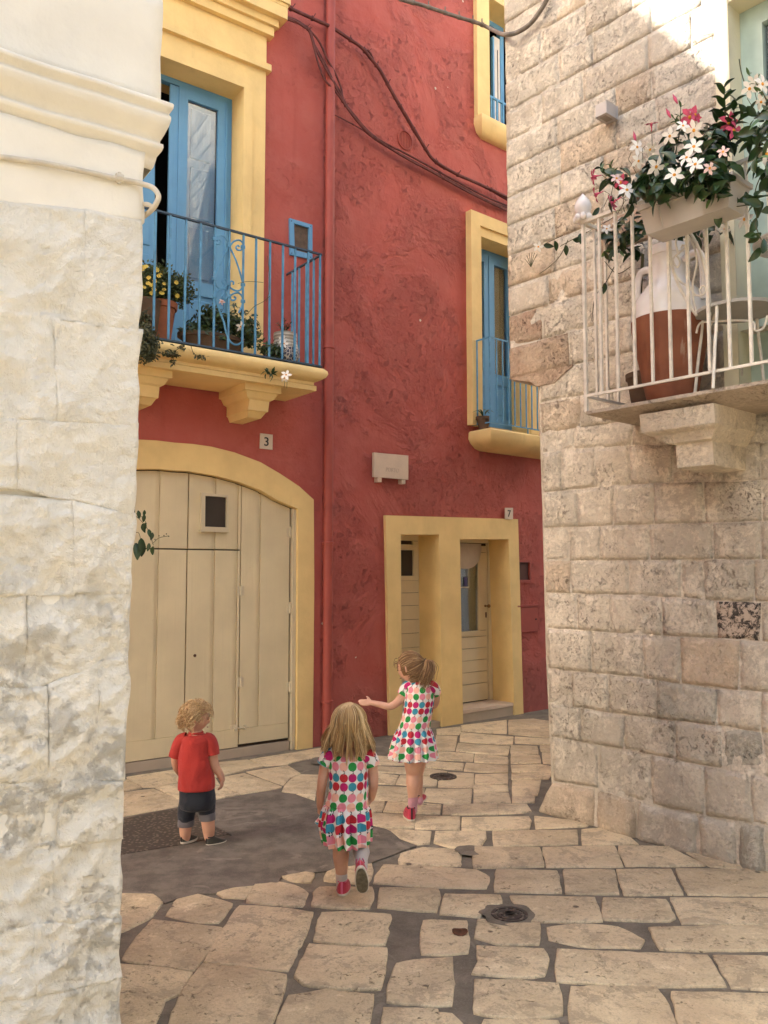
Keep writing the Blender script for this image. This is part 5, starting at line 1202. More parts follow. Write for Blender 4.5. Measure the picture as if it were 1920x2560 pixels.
P = [PB.hw(zD(*p), dd) for p, dd in (((800,-20), 1.2), ((860,5), 1.25), ((960,30), 1.3), ((1080,70), 1.4), ((1180,103), 1.5), ((1300,140), 1.6), ((1380,178), 1.75))]
P += [PC.hw((1258, 86), .06), PC.hw((1290, 82), .055), PC.hw((1325, 60), .05), PC.hw((1352, 25), .05), PC.hw((1372, -10), .05)]
L = smooth_line(P, 6); b = M(); b.tube(L, .016, 10); t = thing('cable', tuple(L[0]), 'thick grey cable crossing from the red house to the limestone wall', 'cable'); part('sheath', b, m_wireg, t, True)
for i in (4, 9, 14, 19, 24, 28, 31): c = L[i]; b = M(); q = (L[i + 1] - L[i - 1]).normalized(); b.tube([c - q * .012, c + q * .012], .020, 10); b.tube([c, c + Vector((0, 0, .055))], .006, 5); part('tie', b, m_wireg, t)
P = [PD.hw(y6(*p), d) for p, d in (((-160,195),.022),((0,205),.022),((150,225),.024),((300,250),.024),((480,287),.022),((600,314),.024),((660,326),.024),((740,342),.026),((790,355),.034),((845,375),.05),((876,418),.06),((862,465),.05),((835,500),.02),((800,530),-.04),((780,545),-.10))]
L = smooth_line(P, 6); b = M(); b.tube(L, .0075, 10); t = thing('cable', tuple(L[0]), 'whitewashed cable sagging across the white wall and looping round its corner', 'cable'); part('sheath', b, m_wirew, t, True)
b = M(); b.tube(smooth_line([PD.hw(y6(*p), d) for p, d in (((770,470),-.03),((800,465),.01),((830,472),.03),((845,490),.03))], 5), .0065, 8); part('loose_end', b, m_wirew, t, True)
c = PD.hw(y6(660, 322), .024); b = M(); b.tube([c - PD.u * .010, c + PD.u * .010], .0125, 10); b.tube([c + Vector((0, 0, -.016)), c + Vector((0, 0, .016))], .0055, 8); part('clip', b, m_wirew, t)

# ================================================================== WALL LAMP
lp = thing('wall_lamp', tuple(PC.hw(w4(250, 250), 0)), 'square grey box lamp on the limestone wall above the flower box', 'wall lamp')
ld = .125; q = [PC.hit(w4(*p), ld) for p in [(160,180),(262,165),(262,285),(160,330)]]
a0 = PC.hit(w4(165, 250), ld)[0]; a1 = PC.hit(w4(264, 250), ld)[0]; l1 = PC.hit(w4(262, 170), ld)[1]; l0 = PC.hit(w4(262, 282), ld)[1]
b = M(); b.box(PC, a0, a1, ld, .010, l0, l1, .003); hs = part('housing', b, m_greybox, lp)
b = M(); b.box(PC, a0 + .02, a1 - .02, ld - .02, .03, l0 - .002, l0 + .01); part('lens', b, plain('frosted_lens', (.30, .26, .22), .5), lp)
b = M(); b.box(PC, a0 - .004, a1 + .004, .010, -.01, l0 - .004, l1 + .004, .002); part('back_plate', b, m_greybox, lp)

# ================================================================== POTS, PLANTERS, PLANTS
def leaf_mesh(name, L, W, mat_, fold=.25, curl=.25, n=5):
    vs = []; fs = []
    for i in range(n + 1):
        t = i / n; w = W * math.sin(math.pi * min(1, t * .93 + .04)) ** .8 * (1 - .25 * t) * .5; y = L * t; z = -curl * L * t * t
        vs += [(-w, y, z + w * fold * 2), (0, y, z), (w, y, z + w * fold * 2)]
    for i in range(n): a = i * 3; fs += [(a, a + 1, a + 4, a + 3), (a + 1, a + 2, a + 5, a + 4)]
    me = bpy.data.meshes.new(name); me.from_pydata(vs, [], fs); me.update(); me.materials.append(mat_)
    for p in me.polygons: p.use_smooth = True
    return me
ME_LEAF = [leaf_mesh('leaf', .092, .054, m_leaf), leaf_mesh('leaf', .082, .050, m_leaf, .35, .4), leaf_mesh('leaf', .07, .026, m_leaf2, .3, .2)]
ME_SMALL = [leaf_mesh('leaf', .05, .02, m_leaf, .3, .3, 3), leaf_mesh('leaf', .042, .022, m_leaf2, .3, .3, 3)]
def flower_mesh(mp, R_=.042, tube=.05):
    b = M(); b.cm = 0
    for k in range(5):
        a = 2 * math.pi * k / 5; ca, sa = math.cos(a), math.sin(a)
        pts = [(.10, -.12, 0), (.50, -.34, .05), (.90, -.26, .02), (1.22, .14, -.14), (.80, .30, .08), (.36, .18, .05), (.10, .09, 0)]
        b.add([(R_ * (x * ca - y * sa), R_ * (x * sa + y * ca), R_ * z) for x, y, z in pts], [tuple(range(7))])
    n = 8; vs = []
    for r, z in ((.24, .01), (.20, -.25), (.10, -.6), (.05, -1.2)):
        for k in range(n): vs.append((R_ * r * math.cos(2 * math.pi * k / n), R_ * r * math.sin(2 * math.pi * k / n), R_ * z))
    b.add(vs, [(i * n + k, i * n + (k + 1) % n, (i + 1) * n + (k + 1) % n, (i + 1) * n + k) for i in range(3) for k in range(n)])
    return b.mesh('flower', mp, smooth=2)
def throat_mesh(R_=.042):
    b = M(); b.ball((0, 0, R_ * .04), R_ * .20, 8, 6, (1, 1, .5)); return b.mesh('throat', m_throat, smooth=2)
ME_FL = {'w': flower_mesh(m_petal), 'p': flower_mesh(m_petalp), 'b': flower_mesh(m_pkpale, .036)}; ME_TH = throat_mesh()
def bud_mesh():
    b = M(); b.lathe((0, 0, 0), [(.003, 0), (.007, .02), (.009, .035), (.004, .055), (.0005, .07)], 8); return b.mesh('bud', m_petalp, smooth=2)
ME_BUD = bud_mesh()
def put(me, name, parent, pos, rot, sc_=1.0):
    o = bpy.data.objects.new(name, me); COL.objects.link(o); o.parent = parent; top = parent
    o.matrix_parent_inverse = Matrix.Identity(4)
    o.location = Vector(pos) - parent.location; o.rotation_euler = rot; o.scale = (sc_,) * 3; return o
def orient(n, roll=0.0, up=Vector((0, 0, 1))): return (Vector(n).to_track_quat('Z', 'Y') @ Matrix.Rotation(roll, 3, 'Z').to_quaternion()).to_euler()
def leafy(parent, pl, z, ells, seed, meshes=ME_LEAF, base=None, size=1.0, young=.12):
    """leaves spread through ellipsoids given by pixel centre/size and depth range on a plane"""
    rng = random.Random(seed)
    for (cx_, cy_, rx, ry, n, d0, d1) in ells:
        C = pl.hw(z(cx_, cy_), (d0 + d1) / 2); ex = abs(pl.hit(z(cx_ + rx, cy_), (d0 + d1) / 2)[0] - pl.hit(z(cx_, cy_), (d0 + d1) / 2)[0]); ez = abs(pl.hit(z(cx_, cy_ + ry), (d0 + d1) / 2)[1] - pl.hit(z(cx_, cy_), (d0 + d1) / 2)[1]); ed = (d1 - d0) / 2
        for k in range(n):
            while True:
                v = Vector((rng.uniform(-1, 1), rng.uniform(-1, 1), rng.uniform(-1, 1)))
                if .25 < v.length <= 1: break
            p = C + pl.u * v.x * ex + pl.n * v.y * ed + Vector((0, 0, v.z * ez)); out = (pl.u * v.x + pl.n * (v.y + .5) + Vector((0, 0, v.z + .25)))
            nrm = (out + Vector((rng.uniform(-.6, .6), rng.uniform(-.6, .6), rng.uniform(-.1, .8)))).normalized()
            me = meshes[-1] if rng.random() < young else rng.choice(meshes[:-1]); o = put(me, 'leaf', parent, p, (0, 0, 0), size * rng.uniform(.75, 1.25))
            o.rotation_euler = orient(nrm, rng.uniform(0, 6.28))
def spire(parent, pl, base, tip, n, seed, me, size=1.0):
    rng = random.Random(seed); b = M(); b.tube([base, base.lerp(tip, .5) + Vector((.01, 0, 0)), tip], [.004, .003, .002], 5); part('stem', b, m_stem, parent)
    ax = (tip - base).normalized(); s1 = ax.orthogonal().normalized(); s2 = ax.cross(s1)
    for k in range(n):
        t = (k + 1) / n; p = base.lerp(tip, t)
        for sgn in (0, math.pi):
            a = k * 1.57 + sgn + rng.uniform(-.3, .3); dirv = (s1 * math.cos(a) + s2 * math.sin(a)) * .9 + ax * (.35 + .7 * t)
            o = put(me, 'leaf', parent, p, (0, 0, 0), size * (1.05 - .4 * t)); yv = dirv.normalized(); xv = yv.cross(ax).normalized(); zv = xv.cross(yv); o.rotation_euler = Matrix((xv, yv, zv)).transposed().to_euler()
def flowers(parent, pl, z, items, d, size=1.0, seed=0):
    rng = random.Random(seed)
    for it in items:
        x, y, k = it[:3]; dd = it[3] if len(it) > 3 else d; p = pl.hw(z(x, y), dd)
        face = (CAM - p).normalized() + Vector((rng.uniform(-.85, .85), rng.uniform(-.3, .3), rng.uniform(-.4, .9)))
        if len(it) > 4: face = pl.u * it[4][0] + pl.n * it[4][1] + Vector((0, 0, it[4][2]))
        o = put(ME_FL[k], 'flower', parent, p, orient(face, rng.uniform(0, 6.28)), size * rng.uniform(.68, 1.18))
        th_ = bpy.data.objects.new('throat', ME_TH); COL.objects.link(th_); th_.parent = o
        q = p - Vector(face).normalized() * .05 * size; b = M(); b.tube([q, q - Vector(face).normalized() * .03 + Vector((0, 0, -.03)), q + Vector((rng.uniform(-.02, .02), 0, -.09))], .0018, 4); part('flower_stalk', b, m_stem, parent)

def stuffbush(parent, pl, z, ells, seed, m, name='foliage', ls=.028, lw=.011, droop=0.0):
    rng = random.Random(seed); b = M()
    for (cx_, cy_, rx, ry, n, d0, d1) in ells:
        dm = (d0 + d1) / 2; C = pl.hw(z(cx_, cy_), dm); ex = abs(pl.hit(z(cx_ + rx, cy_), dm)[0] - pl.hit(z(cx_, cy_), dm)[0]); ez = abs(pl.hit(z(cx_, cy_ + ry), dm)[1] - pl.hit(z(cx_, cy_), dm)[1])
        for k in range(n):
            v = Vector((rng.gauss(0, .45), rng.gauss(0, .45), rng.gauss(0, .45)))
            if v.length > 1.15: continue
            p = C + pl.u * v.x * ex + pl.n * v.y * (d1 - d0) / 2 + Vector((0, 0, v.z * ez)); dr = Vector((rng.uniform(-1, 1), rng.uniform(-1, 1), rng.uniform(-.6, 1) - droop)).normalized(); sd2 = dr.cross(Vector((rng.uniform(-1, 1), rng.uniform(-1, 1), rng.uniform(-1, 1)))).normalized()
            L_ = ls * rng.uniform(.6, 1.3); b.add([p, p + dr * L_ * .5 + sd2 * lw, p + dr * L_, p + dr * L_ * .5 - sd2 * lw], [(0, 1, 2, 3)])
    o = part(name, b, m, parent); o['kind'] = 'stuff'; return o
# --- window box hung outside the limestone balcony's rail
pb = [PC.hit(w4(*p), .70) for p in [(705,1275),(1350,1040),(1332,895),(640,1052)]]
bs0 = PC.hit(w4(545, 1180), .70)[0]; bs1 = PC.hit(w4(1348, 1000), .70)[0]; bz0 = PC.hit(w4(605, 1325), .70)[1]; bz1 = PC.hit(w4(522, 1100), .71)[1]
dfr, dbk = .70, .50
box_t = thing('window_box', tuple(PC.w((bs0 + bs1) / 2, .6, bz0)), 'white plastic flower box hung on the rail of the limestone balcony', 'planter')
b = M(); tp_ = .03
fr = [PC.w(bs0 + tp_, dfr - .02, bz0), PC.w(bs1 - tp_, dfr - .02, bz0), PC.w(bs1, dfr, bz1), PC.w(bs0, dfr, bz1)]; bk = [PC.w(bs0 + tp_, dbk + .02, bz0), PC.w(bs1 - tp_, dbk + .02, bz0), PC.w(bs1, dbk, bz1), PC.w(bs0, dbk, bz1)]
b.quad(*fr); b.quad(*bk); b.quad(fr[0], fr[1], bk[1], bk[0]); b.quad(fr[0], bk[0], bk[3], fr[3]); b.quad(fr[1], bk[1], bk[2], fr[2]); part('box', b, m_whitep, box_t)
b = M(); b.tube([PC.w(bs0 + .11, dfr + .001, bz1 - .03), PC.w(bs0 + .125, dfr - .019, bz0 + .005)], .004, 6); b.tube([PC.w(bs0 + .11, dfr + .001, bz1 - .03), PC.w(bs1 - .04, dfr + .001, bz1 - .03)], .004, 6); part('panel_bead', b, m_whitep, box_t)
b = M(); b.box(PC, bs0 - .008, bs1 + .008, dfr + .008, dfr - .012, bz1 - .022, bz1 + .003, .003); b.box(PC, bs0 - .008, bs1 + .008, dbk - .008, dbk + .012, bz1 - .022, bz1 + .003, .003)
b.box(PC, bs0 - .008, bs0 + .01, dfr - .012, dbk + .012, bz1 - .0222, bz1 + .0028); b.box(PC, bs1 - .01, bs1 + .008, dfr - .012, dbk + .012, bz1 - .0222, bz1 + .0028); part('rim', b, m_whitep, box_t)
b = M(); b.box(PC, bs0 + .012, bs1 - .012, dfr - .014, dbk + .014, bz1 - .04, bz1 - .02); part('soil', b, m_soil, box_t)
mandev = thing('flowering_plant', tuple(PC.w((bs0 + bs1) / 2, .6, bz1)), 'bushy dark-leaved plant with white and pink trumpet flowers in the white window box', 'plant')
leafy(mandev, PC, w4, [(760,850,270,150,110,.52,.82),(1150,830,210,140,60,.55,.80),(1210,560,140,150,50,.50,.72),(880,600,170,110,26,.52,.72),(330,830,120,70,12,.50,.66),(420,1010,90,70,10,.50,.66),(1180,1000,110,60,12,.68,.80),(750,1010,70,50,6,.70,.82),(700,900,200,110,26,.74,.86),(1150,900,170,110,22,.74,.84),(1180,560,130,120,18,.66,.78)], 5, size=1.02)
for (bx_, by_, tx_, ty_, n_, m_i, sz_) in ((1270,520,1280,70,8,0,1.0),(1290,480,1380,190,4,0,.9),(1150,560,1230,300,4,0,.9),(860,640,905,240,5,2,.9),(330,900,300,740,4,2,.8),(900,420,845,330,3,2,.6),(400,960,215,760,4,0,.7),(1200,640,1420,320,5,0,.9)):
    spire(mandev, PC, PC.hw(w4(bx_, by_), .6), PC.hw(w4(tx_, ty_), .6), n_, bx_ + ty_, ME_LEAF[m_i], sz_)
flowers(mandev, PC, w4, [(810,485,'w'),(1020,435,'w'),(528,580,'w'),(1018,575,'w'),(1030,728,'w'),(540,700,'w'),(692,750,'w'),(1155,762,'b'),(850,820,'w'),(440,950,'w'),(925,395,'w'),(640,600,'w'),(955,670,'w'),(350,850,'b'),(1270,620,'b')], .84, .92, 3)
flowers(mandev, PC, w4, [(650,375,'p',.7,(.2,.4,1)),(1030,300,'p',.66),(985,320,'p',.66),(1320,370,'p',.62),(1365,435,'p',.62),(148,835,'p',.62,(-1,.3,.1)),(165,990,'p',.62,(-1,.4,-.2)),(310,1060,'p',.62,(-1,.2,-.3)),(385,885,'p',.62)], .66, 1.05, 4)
for x, y, bx_, by_ in ((845,140,890,230),(505,480,520,560),(790,270,830,350)):
    p = PC.hw(w4(bx_, by_), .62); t_ = PC.hw(w4(x, y), .62); put(ME_BUD, 'bud', mandev, p.lerp(t_, .3), (t_ - p).to_track_quat('Z', 'Y').to_euler(), 1.0)
# --- second plant, at the right frame edge
vine = thing('flowering_plant', tuple(PC.w(PC.hit(w4(1650, 900), .6)[0], .6, bz1)), 'white-flowered climbing plant at the right edge, its long runners hanging over the rail', 'plant')
leafy(vine, PC, w4, [(1640,420,130,240,40,.50,.75),(1650,760,110,110,18,.55,.75),(1590,1050,110,60,6,.6,.7)], 9, size=1.0)
for (bx_, by_, tx_, ty_, n_, m_i) in ((1600,560,1430,500,5,0),(1600,330,1480,270,3,0),(1660,200,1500,-40,3,2),(1600,620,1500,420,4,2)): spire(vine, PC, PC.hw(w4(bx_, by_), .62), PC.hw(w4(tx_, ty_), .62), n_, bx_, ME_LEAF[m_i], .9)
flowers(vine, PC, w4, [(1535,20,'w',.62),(1610,35,'w',.62),(1600,190,'w',.6),(1500,75,'w',.62),(1650,640,'w',.66)], .62, 1.15, 8)
for pts in ([(1590,840),(1545,980),(1560,1180),(1550,1250),(1600,1380)], [(1200,1120),(1195,1050),(1260,1045),(1310,1095),(1420,1090),(1480,1080),(1560,1090)], [(1480,100),(1430,-60),(1410,-180)]):
    b = M(); b.tube([PC.hw(w4(*p), .62 + .02 * math.sin(i)) for i, p in enumerate(pts)] if len(pts) < 3 else smooth_line([PC.hw(w4(*p), .60) for p in pts], 5), .0028, 5); part('runner', b, m_stem, vine)
rv_ = random.Random(2)
for x, y in ((1415,1048),(1500,1085),(1600,1140),(1530,1010),(1500,1320),(1560,1360),(1600,1320),(1220,1140),(1590,1450),(1610,1500)):
    o = put(rv_.choice(ME_LEAF[:2]), 'leaf', vine, PC.hw(w4(x, y), .60), (0, 0, 0), .85); o.rotation_euler = orient((CAM - Vector(PC.hw(w4(x, y), .6))).normalized() + Vector((rv_.uniform(-.6, .6), 0, rv_.uniform(-.3, .6))), rv_.uniform(0, 6.28))
# --- plant in a pot standing on the balcony behind the rail
pp_ = PC.hit(zH(640, 1000), .14)[0]
back = thing('flowering_plant', tuple(PC.w(pp_, .14, zsl)), 'white-flowered climber behind the balcony rail, left of and behind the tall jar', 'plant')
leafy(back, PC, zH, [(560,360,190,110,46,.12,.36),(400,480,120,100,20,.10,.32),(950,350,90,80,22,.08,.24),(500,540,90,60,10,.1,.3),(1150,390,130,60,8,.05,.2)], 12, size=.95)
flowers(back, PC, zH, [(345,360,'w',.3),(430,330,'w',.3),(1215,360,'w',.2),(1360,290,'w',.2),(1180,300,'w',.15),(720,640,'w',.2)], .25, 1.0, 12)
for pts in ([(420,260),(300,330),(200,385),(90,440),(0,490)], [(330,600),(420,690),(520,640)], [(400,640),(330,770),(260,860),(235,1030)], [(60,440),(0,560),(-80,640),(-150,690)], [(20,410),(-60,445),(-110,470)]):
    b = M(); b.tube(smooth_line([PC.hw(zH(*p), .25 if i > 1 else .3) for i, p in enumerate(pts)], 5), .0025, 5); part('runner', b, m_stem, back)
for x, y in ((95,440),(40,480),(150,395),(240,260),(-40,450),(330,760),(-120,480)):
    o = put(ME_LEAF[0], 'leaf', back, PC.hw(zH(x, y), .28), (0, 0, 0), .7); o.rotation_euler = orient((CAM - Vector(PC.hw(zH(x, y), .28))).normalized() + Vector((rv_.uniform(-.5, .5), 0, rv_.uniform(-.3, .6))), rv_.uniform(0, 6.28))
o = put(ME_FL['w'], 'flower', back, PC.hw(zH(-160, 492), .25), orient((CAM - Vector(PC.hw(zH(-160, 492), .25))).normalized()), .75); th_ = bpy.data.objects.new('throat', ME_TH); COL.objects.link(th_); th_.parent = o
b = M(); c = PC.hw(zH(-215, 640), .10)
for k in range(6): a = math.pi * (.25 + .5 * k / 5); b.tube([c, c + PC.u * math.cos(a) * .05 + Vector((0, 0, math.sin(a) * .07)), c + PC.u * math.cos(a) * .075 + Vector((0, 0, math.sin(a) * .10))], .0022, 5)
part('twigs', b, m_stem, back)
pot_b = PC.w(pp_, .14, zsl); b = M(); b.lathe(pot_b, [(.09, 0), (.12, .20), (.13, .21), (.13, .24), (.11, .24), (.10, .20), (.001, .20)], 24)
solo('flower_pot', b, m_potdk, pot_b, 'round clay pot on the balcony floor behind the tall jar', 'flower pot', smooth=True)
b = M(); b.tube(smooth_line([PC.w(pp_, .14, zsl + .2), PC.w(pp_ - .03, .16, zsl + .6), PC.w(pp_ + .02, .2, zsl + .95)], 5), .009, 6); part('stem', b, m_stem, back)

# --- tall two-tone jar
dj = .235; ax0 = PC.hit(zH(800, 520), dj); axb = PC.hit(zH(822, 1545), dj); sj = (ax0[0] + axb[0]) / 2; zj1 = PC.hit(zH(800, 497), dj)[1]; Hj = zj1 - zsl
kpx = abs(PC.hit(zH(1000, 1000), dj)[0] - PC.hit(zH(500, 1000), dj)[0]) / 500 / math.sqrt(1) ; kpx = .93 * 4.75 / FPX / 2.95 * 1.0
rj = lambda wpx: wpx * kpx / 2 * 1.06
hz_ = lambda y: Hj * (1548 - y) / (1548 - 497)
jar = thing('jar', tuple(PC.w(sj, dj, zsl)), 'tall two-handled jar, glazed white above and bare terracotta below, behind the balcony rail', 'jar')
def jarm():
    t = MT('weathered_terracotta'); st = t.noise(1, 6, .7, vec=t.co(scale=(18, 18, 2.5))); n = t.noise(7, 5); x, y, z = t.xyz()
    c = t.mix(n.step(.3, .7), (.20, .066, .030), (.27, .095, .045)); c = t.mix(st.step(.56, .66) * z.step(.18, .32) * z.step(.30, .50, 1, 0) * .5, c, (.50, .40, .30)); t.col(c).rough(.75); return t.m
m_jar = jarm()
prof = [(330, 1548), (345, 1530), (405, 1400), (465, 1250), (530, 1120), (556, 1040), (558, 985)]
b = M(); b.lathe(PC.w(sj, dj, zsl), [(rj(w_), hz_(y_)) for w_, y_ in prof], 40); part('terracotta_body', b, m_jar, jar, True)
prof = [(558, 985), (553, 930), (528, 880), (468, 832), (380, 785), (300, 742), (260, 700), (248, 640), (246, 600), (262, 565), (282, 560), (288, 540), (280, 500), (250, 496), (235, 510), (235, 700)]
b = M(); b.lathe(PC.w(sj, dj, zsl), [(rj(w_) + .0006, hz_(y_)) for w_, y_ in prof], 40); part('glazed_shoulder', b, m_glaze, jar, True)
ja = (PC.u * .96 + PC.n * .1).normalized()
for sg in (-1, 1):
    c = PC.w(sj, dj, zsl); P = [c + ja * sg * rj(258) + Vector((0, 0, hz_(615))), c + ja * sg * rj(400) + Vector((0, 0, hz_(596))), c + ja * sg * rj(510) + Vector((0, 0, hz_(606))), c + ja * sg * rj(566) + Vector((0, 0, hz_(670))), c + ja * sg * rj(580) + Vector((0, 0, hz_(790))), c + ja * sg * rj(556) + Vector((0, 0, hz_(905)))]
    b = M(); b.tube(smooth_line(P, 6), .017, 10, flat=1.3); part('handle', b, m_glaze, jar, True)
# --- wrought-iron chair
ch = thing('garden_chair', tuple(PC.w(PC.hit(zH(1150, 1400), .30)[0], .30, zsl)), 'cream wrought-iron garden chair with arched scrolled back beside the tall jar', 'chair')
def tr(pts, d, r, nm, parent, m=m_whiteiron, sub=5): b = M(); b.tube(smooth_line([PC.hw(zH(*p[:2]), p[2] if len(p) > 2 else d) for p in pts], sub), r, 7); return part(nm, b, m, parent, True)
tr([(1008,1000,.40),(960,930,.40),(870,760,.40),(820,600,.40),(815,430,.40),(850,370,.40),(900,350,.40),(960,390,.40),(1030,520,.40),(1075,680,.40),(1100,850,.38),(1105,1000,.36)], .40, .0085, 'back_frame', ch)
tr([(870,540),(855,450),(880,400),(930,400),(980,470),(1010,600),(980,760),(985,880),(1010,980)], .395, .006, 'scroll', ch); tr([(870,550),(900,520),(925,495),(905,480),(893,505)], .395, .005, 'scroll', ch); tr([(870,545),(845,565),(835,600),(865,645),(885,600),(860,560)], .395, .005, 'scroll', ch)
tr([(830,660),(880,740),(960,800),(1000,850)], .395, .006, 'scroll', ch); tr([(1000,850),(1050,850),(1080,810),(1055,780),(1030,810),(1045,845)], .395, .005, 'scroll', ch)
zs_ = PC.hit(zH(1280, 960), .28)[1]; s_s0 = PC.hit(zH(1012, 990), .28)[0]; cs_ = s_s0 + .21
b = M(); c = PC.w(cs_, .26, zs_); n = 30; b.lathe(c, [(.001, .0), (.19, .0), (.205, .006), (.205, -.012), (.19, -.008), (.001, -.008)], n, sx=1.0, sy=1.0); part('seat', b, plain('grey_chair_seat', (.42, .40, .36), .6), ch, True)
for a_ in (.6, 2.3, 3.8, 5.5):
    o_ = c + Vector((math.cos(a_), math.sin(a_), 0)) * .19; f_ = c + Vector((math.cos(a_), math.sin(a_), 0)) * .25; f_.z = zsl
    b = M(); b.tube(smooth_line([o_ + Vector((0, 0, -.01)), o_.lerp(f_, .15) + Vector((0, 0, -.03)), o_.lerp(f_, .5) , f_], 4), .0085, 7); part('leg', b, m_whiteiron, ch, True)
tr([(1105,1080,.30),(1130,1040,.30),(1150,980,.32),(1230,930,.33)], .3, .006, 'brace', ch); tr([(1005,1130,.34),(1030,1060,.34),(1100,1045,.34),(1400,1040,.34),(1440,1110,.34),(1500,1090,.34),(1530,1000,.34)], .34, .006, 'brace', ch)
# --- table top at the right edge
tz = PC.hit(w6(700, 1000), .30)[1]; ts = PC.hit(w6(560, 1000), .30)[0] + .33
tbl = thing('garden_table', tuple(PC.w(ts, .27, zsl)), 'round cream iron garden table cut by the right edge of the picture', 'table')
b = M(); c = PC.w(ts, .23, tz); b.lathe(c, [(.001, .0), (.22, .0), (.225, -.008), (.22, -.022), (.20, -.024), (.001, -.020)], 36); part('table_top', b, plain('pale_grey_table_top', (.50, .47, .44), .6), tbl, True)
b = M(); b.tube([c + Vector((0, 0, -.02)), Vector((c.x, c.y, zsl))], .018, 10); part('pedestal', b, m_whiteiron, tbl)
for a_ in range(4):
    q = Vector((math.cos(a_ * 1.57 + .5), math.sin(a_ * 1.57 + .5), 0)); b = M(); P = [c + Vector((0, 0, -.30)) + q * .02] + [c + q * (.10 + .07 * math.cos(t_ * .7) * (1 - t_ / 12)) + Vector((0, 0, -.10 + .07 * math.sin(t_ * .7) * (1 - t_ / 12))) for t_ in range(11)]
    b.tube(smooth_line(P, 3), .006, 6); part('scroll', b, m_whiteiron, tbl, True)
    b = M(); b.tube(smooth_line([Vector((c.x, c.y, zsl + .16)), Vector((c.x, c.y, zsl + .08)) + q * .12, Vector((c.x, c.y, zsl + .005)) + q * .20], 4), .009, 6); part('foot', b, m_whiteiron, tbl, True)
# --- bud-shaped ceramic finial on the rail corner
c = PC.w(sR, dr_, zrC + .008); kf = 4.55 / FPX / 2.95; pm = thing('finial_ornament', tuple(c), 'white ceramic flower-bud ornament on the corner of the balcony rail', 'ornament')
b = M(); b.lathe(c, [(w_ * kf / 2, h_ * kf) for w_, h_ in ((60, 0), (90, 6), (70, 14), (60, 30), (110, 60), (132, 95), (135, 125), (110, 160), (60, 195), (20, 218), (2, 228))], 30); part('bud', b, m_glaze, pm, True)
for k in range(7):
    a_ = k * .9; q = Vector((math.cos(a_), math.sin(a_), 0)); b = M(); b.ball(c + q * 55 * kf + Vector((0, 0, 22 * kf)), 26 * kf, 10, 8, (1, 1, 1.2)); part('acanthus_curl', b, m_glaze, pm, True)

# ================================================================== POTS ON THE BLUE BALCONY
kB = 7.0 / FPX
def on_balc(x, d=.38): return PA.w(PA.hit(w5(x, 900), d)[0], d, z_slab + .004)
def mini_flowers(parent, pl, z, pts, d, r, m, seed=0):
    rng = random.Random(seed); b = M()
    for k in range(8):
        a = 2 * math.pi * k / 8; b.add([(0, 0, 0), (r * .8 * math.cos(a - .3), r * .8 * math.sin(a - .3), .1 * r), (r * math.cos(a), r * math.sin(a), .15 * r), (r * .8 * math.cos(a + .3), r * .8 * math.sin(a + .3), .1 * r)], [(0, 1, 2, 3)])
    me = b.mesh('flower', m)
    for x, y in pts: p = pl.hw(z(x, y), d); put(me, 'flower', parent, p, orient((CAM - p).normalized() + Vector((rng.uniform(-.4, .4), 0, rng.uniform(0, .9)))), rng.uniform(.8, 1.2))
dp = .33; p1 = PA.w(PA.hit(w5(225, 760), dp)[0], dp, z_slab + .004)
def pot(name, c, prof, m, label, k=kB): b = M(); b.lathe(c, prof, 28); return solo(name, b, m, tuple(c), label, 'flower pot', smooth=True)
hp = PA.hit(w5(240, 455), dp)[1] - z_slab
pot('flower_pot', p1, [(.075, 0), (.115, hp - .05), (.13, hp - .05), (.135, hp), (.115, hp), (.11, hp - .04), (.001, hp - .04)], m_terr, 'tall orange terracotta pot holding the yellow flowers on the blue balcony')
yel = thing('daisy_bush', tuple(p1 + Vector((0, 0, hp))), 'bushy plant with small yellow daisies in the terracotta pot on the blue balcony', 'plant')
stuffbush(yel, PA, w5, [(180,270,200,190,3000,.20,.50),(400,330,130,160,1300,.22,.5),(80,400,120,90,700,.3,.5)], 1, m_bush, ls=.032, lw=.009)
mini_flowers(yel, PA, w5, [(75,105),(120,205),(175,235),(215,190),(115,258),(150,275),(75,295),(170,315),(148,350),(243,350),(265,318),(265,262),(195,130),(390,375),(380,250),(60,120),(95,100),(230,180)], .50, .020, m_yflow)
p2 = PA.w(PA.hit(w5(70, 760), .36)[0], .36, z_slab + .004)
pot('flower_pot', p2, [(.09, 0), (.13, hp - .06), (.14, hp - .02), (.12, hp - .02), (.001, hp - .05)], m_potdk, 'dark brown pot half hidden behind the white wall corner on the blue balcony')
trl = thing('trailing_plant', tuple(p2 + Vector((0, 0, hp))), 'grey-green trailing plant spilling over the left end of the blue balcony', 'plant')
stuffbush(trl, PA, w5, [(90,820,110,170,1500,.50,.78),(80,620,60,120,350,.45,.6),(130,900,70,90,450,.62,.76),(330,920,90,30,110,.66,.74),(420,860,70,25,60,.62,.68),(600,940,60,14,22,.67,.70),(350,990,20,50,26,.68,.72)], 3, m_trail, ls=.034, lw=.008, droop=.6)
for pts in ([(180,880),(260,930),(340,930),(400,870),(460,850)], [(520,850),(545,920),(600,945),(650,975)], [(340,930),(355,990),(345,1030)]): b = M(); b.tube(smooth_line([PA.hw(w5(*p), .68) for p in pts], 4), .0025, 5); part('runner', b, m_stem, trl)
p3 = PA.w(PA.hit(w5(720, 870), .34)[0], .34, z_slab + .004); hq = .17; sq_ = .30
b = M(); b.lathe(p3, [(.12, 0), (.16, hq - .03), (.175, hq - .03), (.175, hq), (.155, hq), (.15, hq - .03), (.001, hq - .03)], 30, sx=1.7, xa=PA.u); solo('planter', b, m_potdk, tuple(p3), 'long low brown planter under the white-flowered bush on the blue balcony', 'planter', smooth=True)
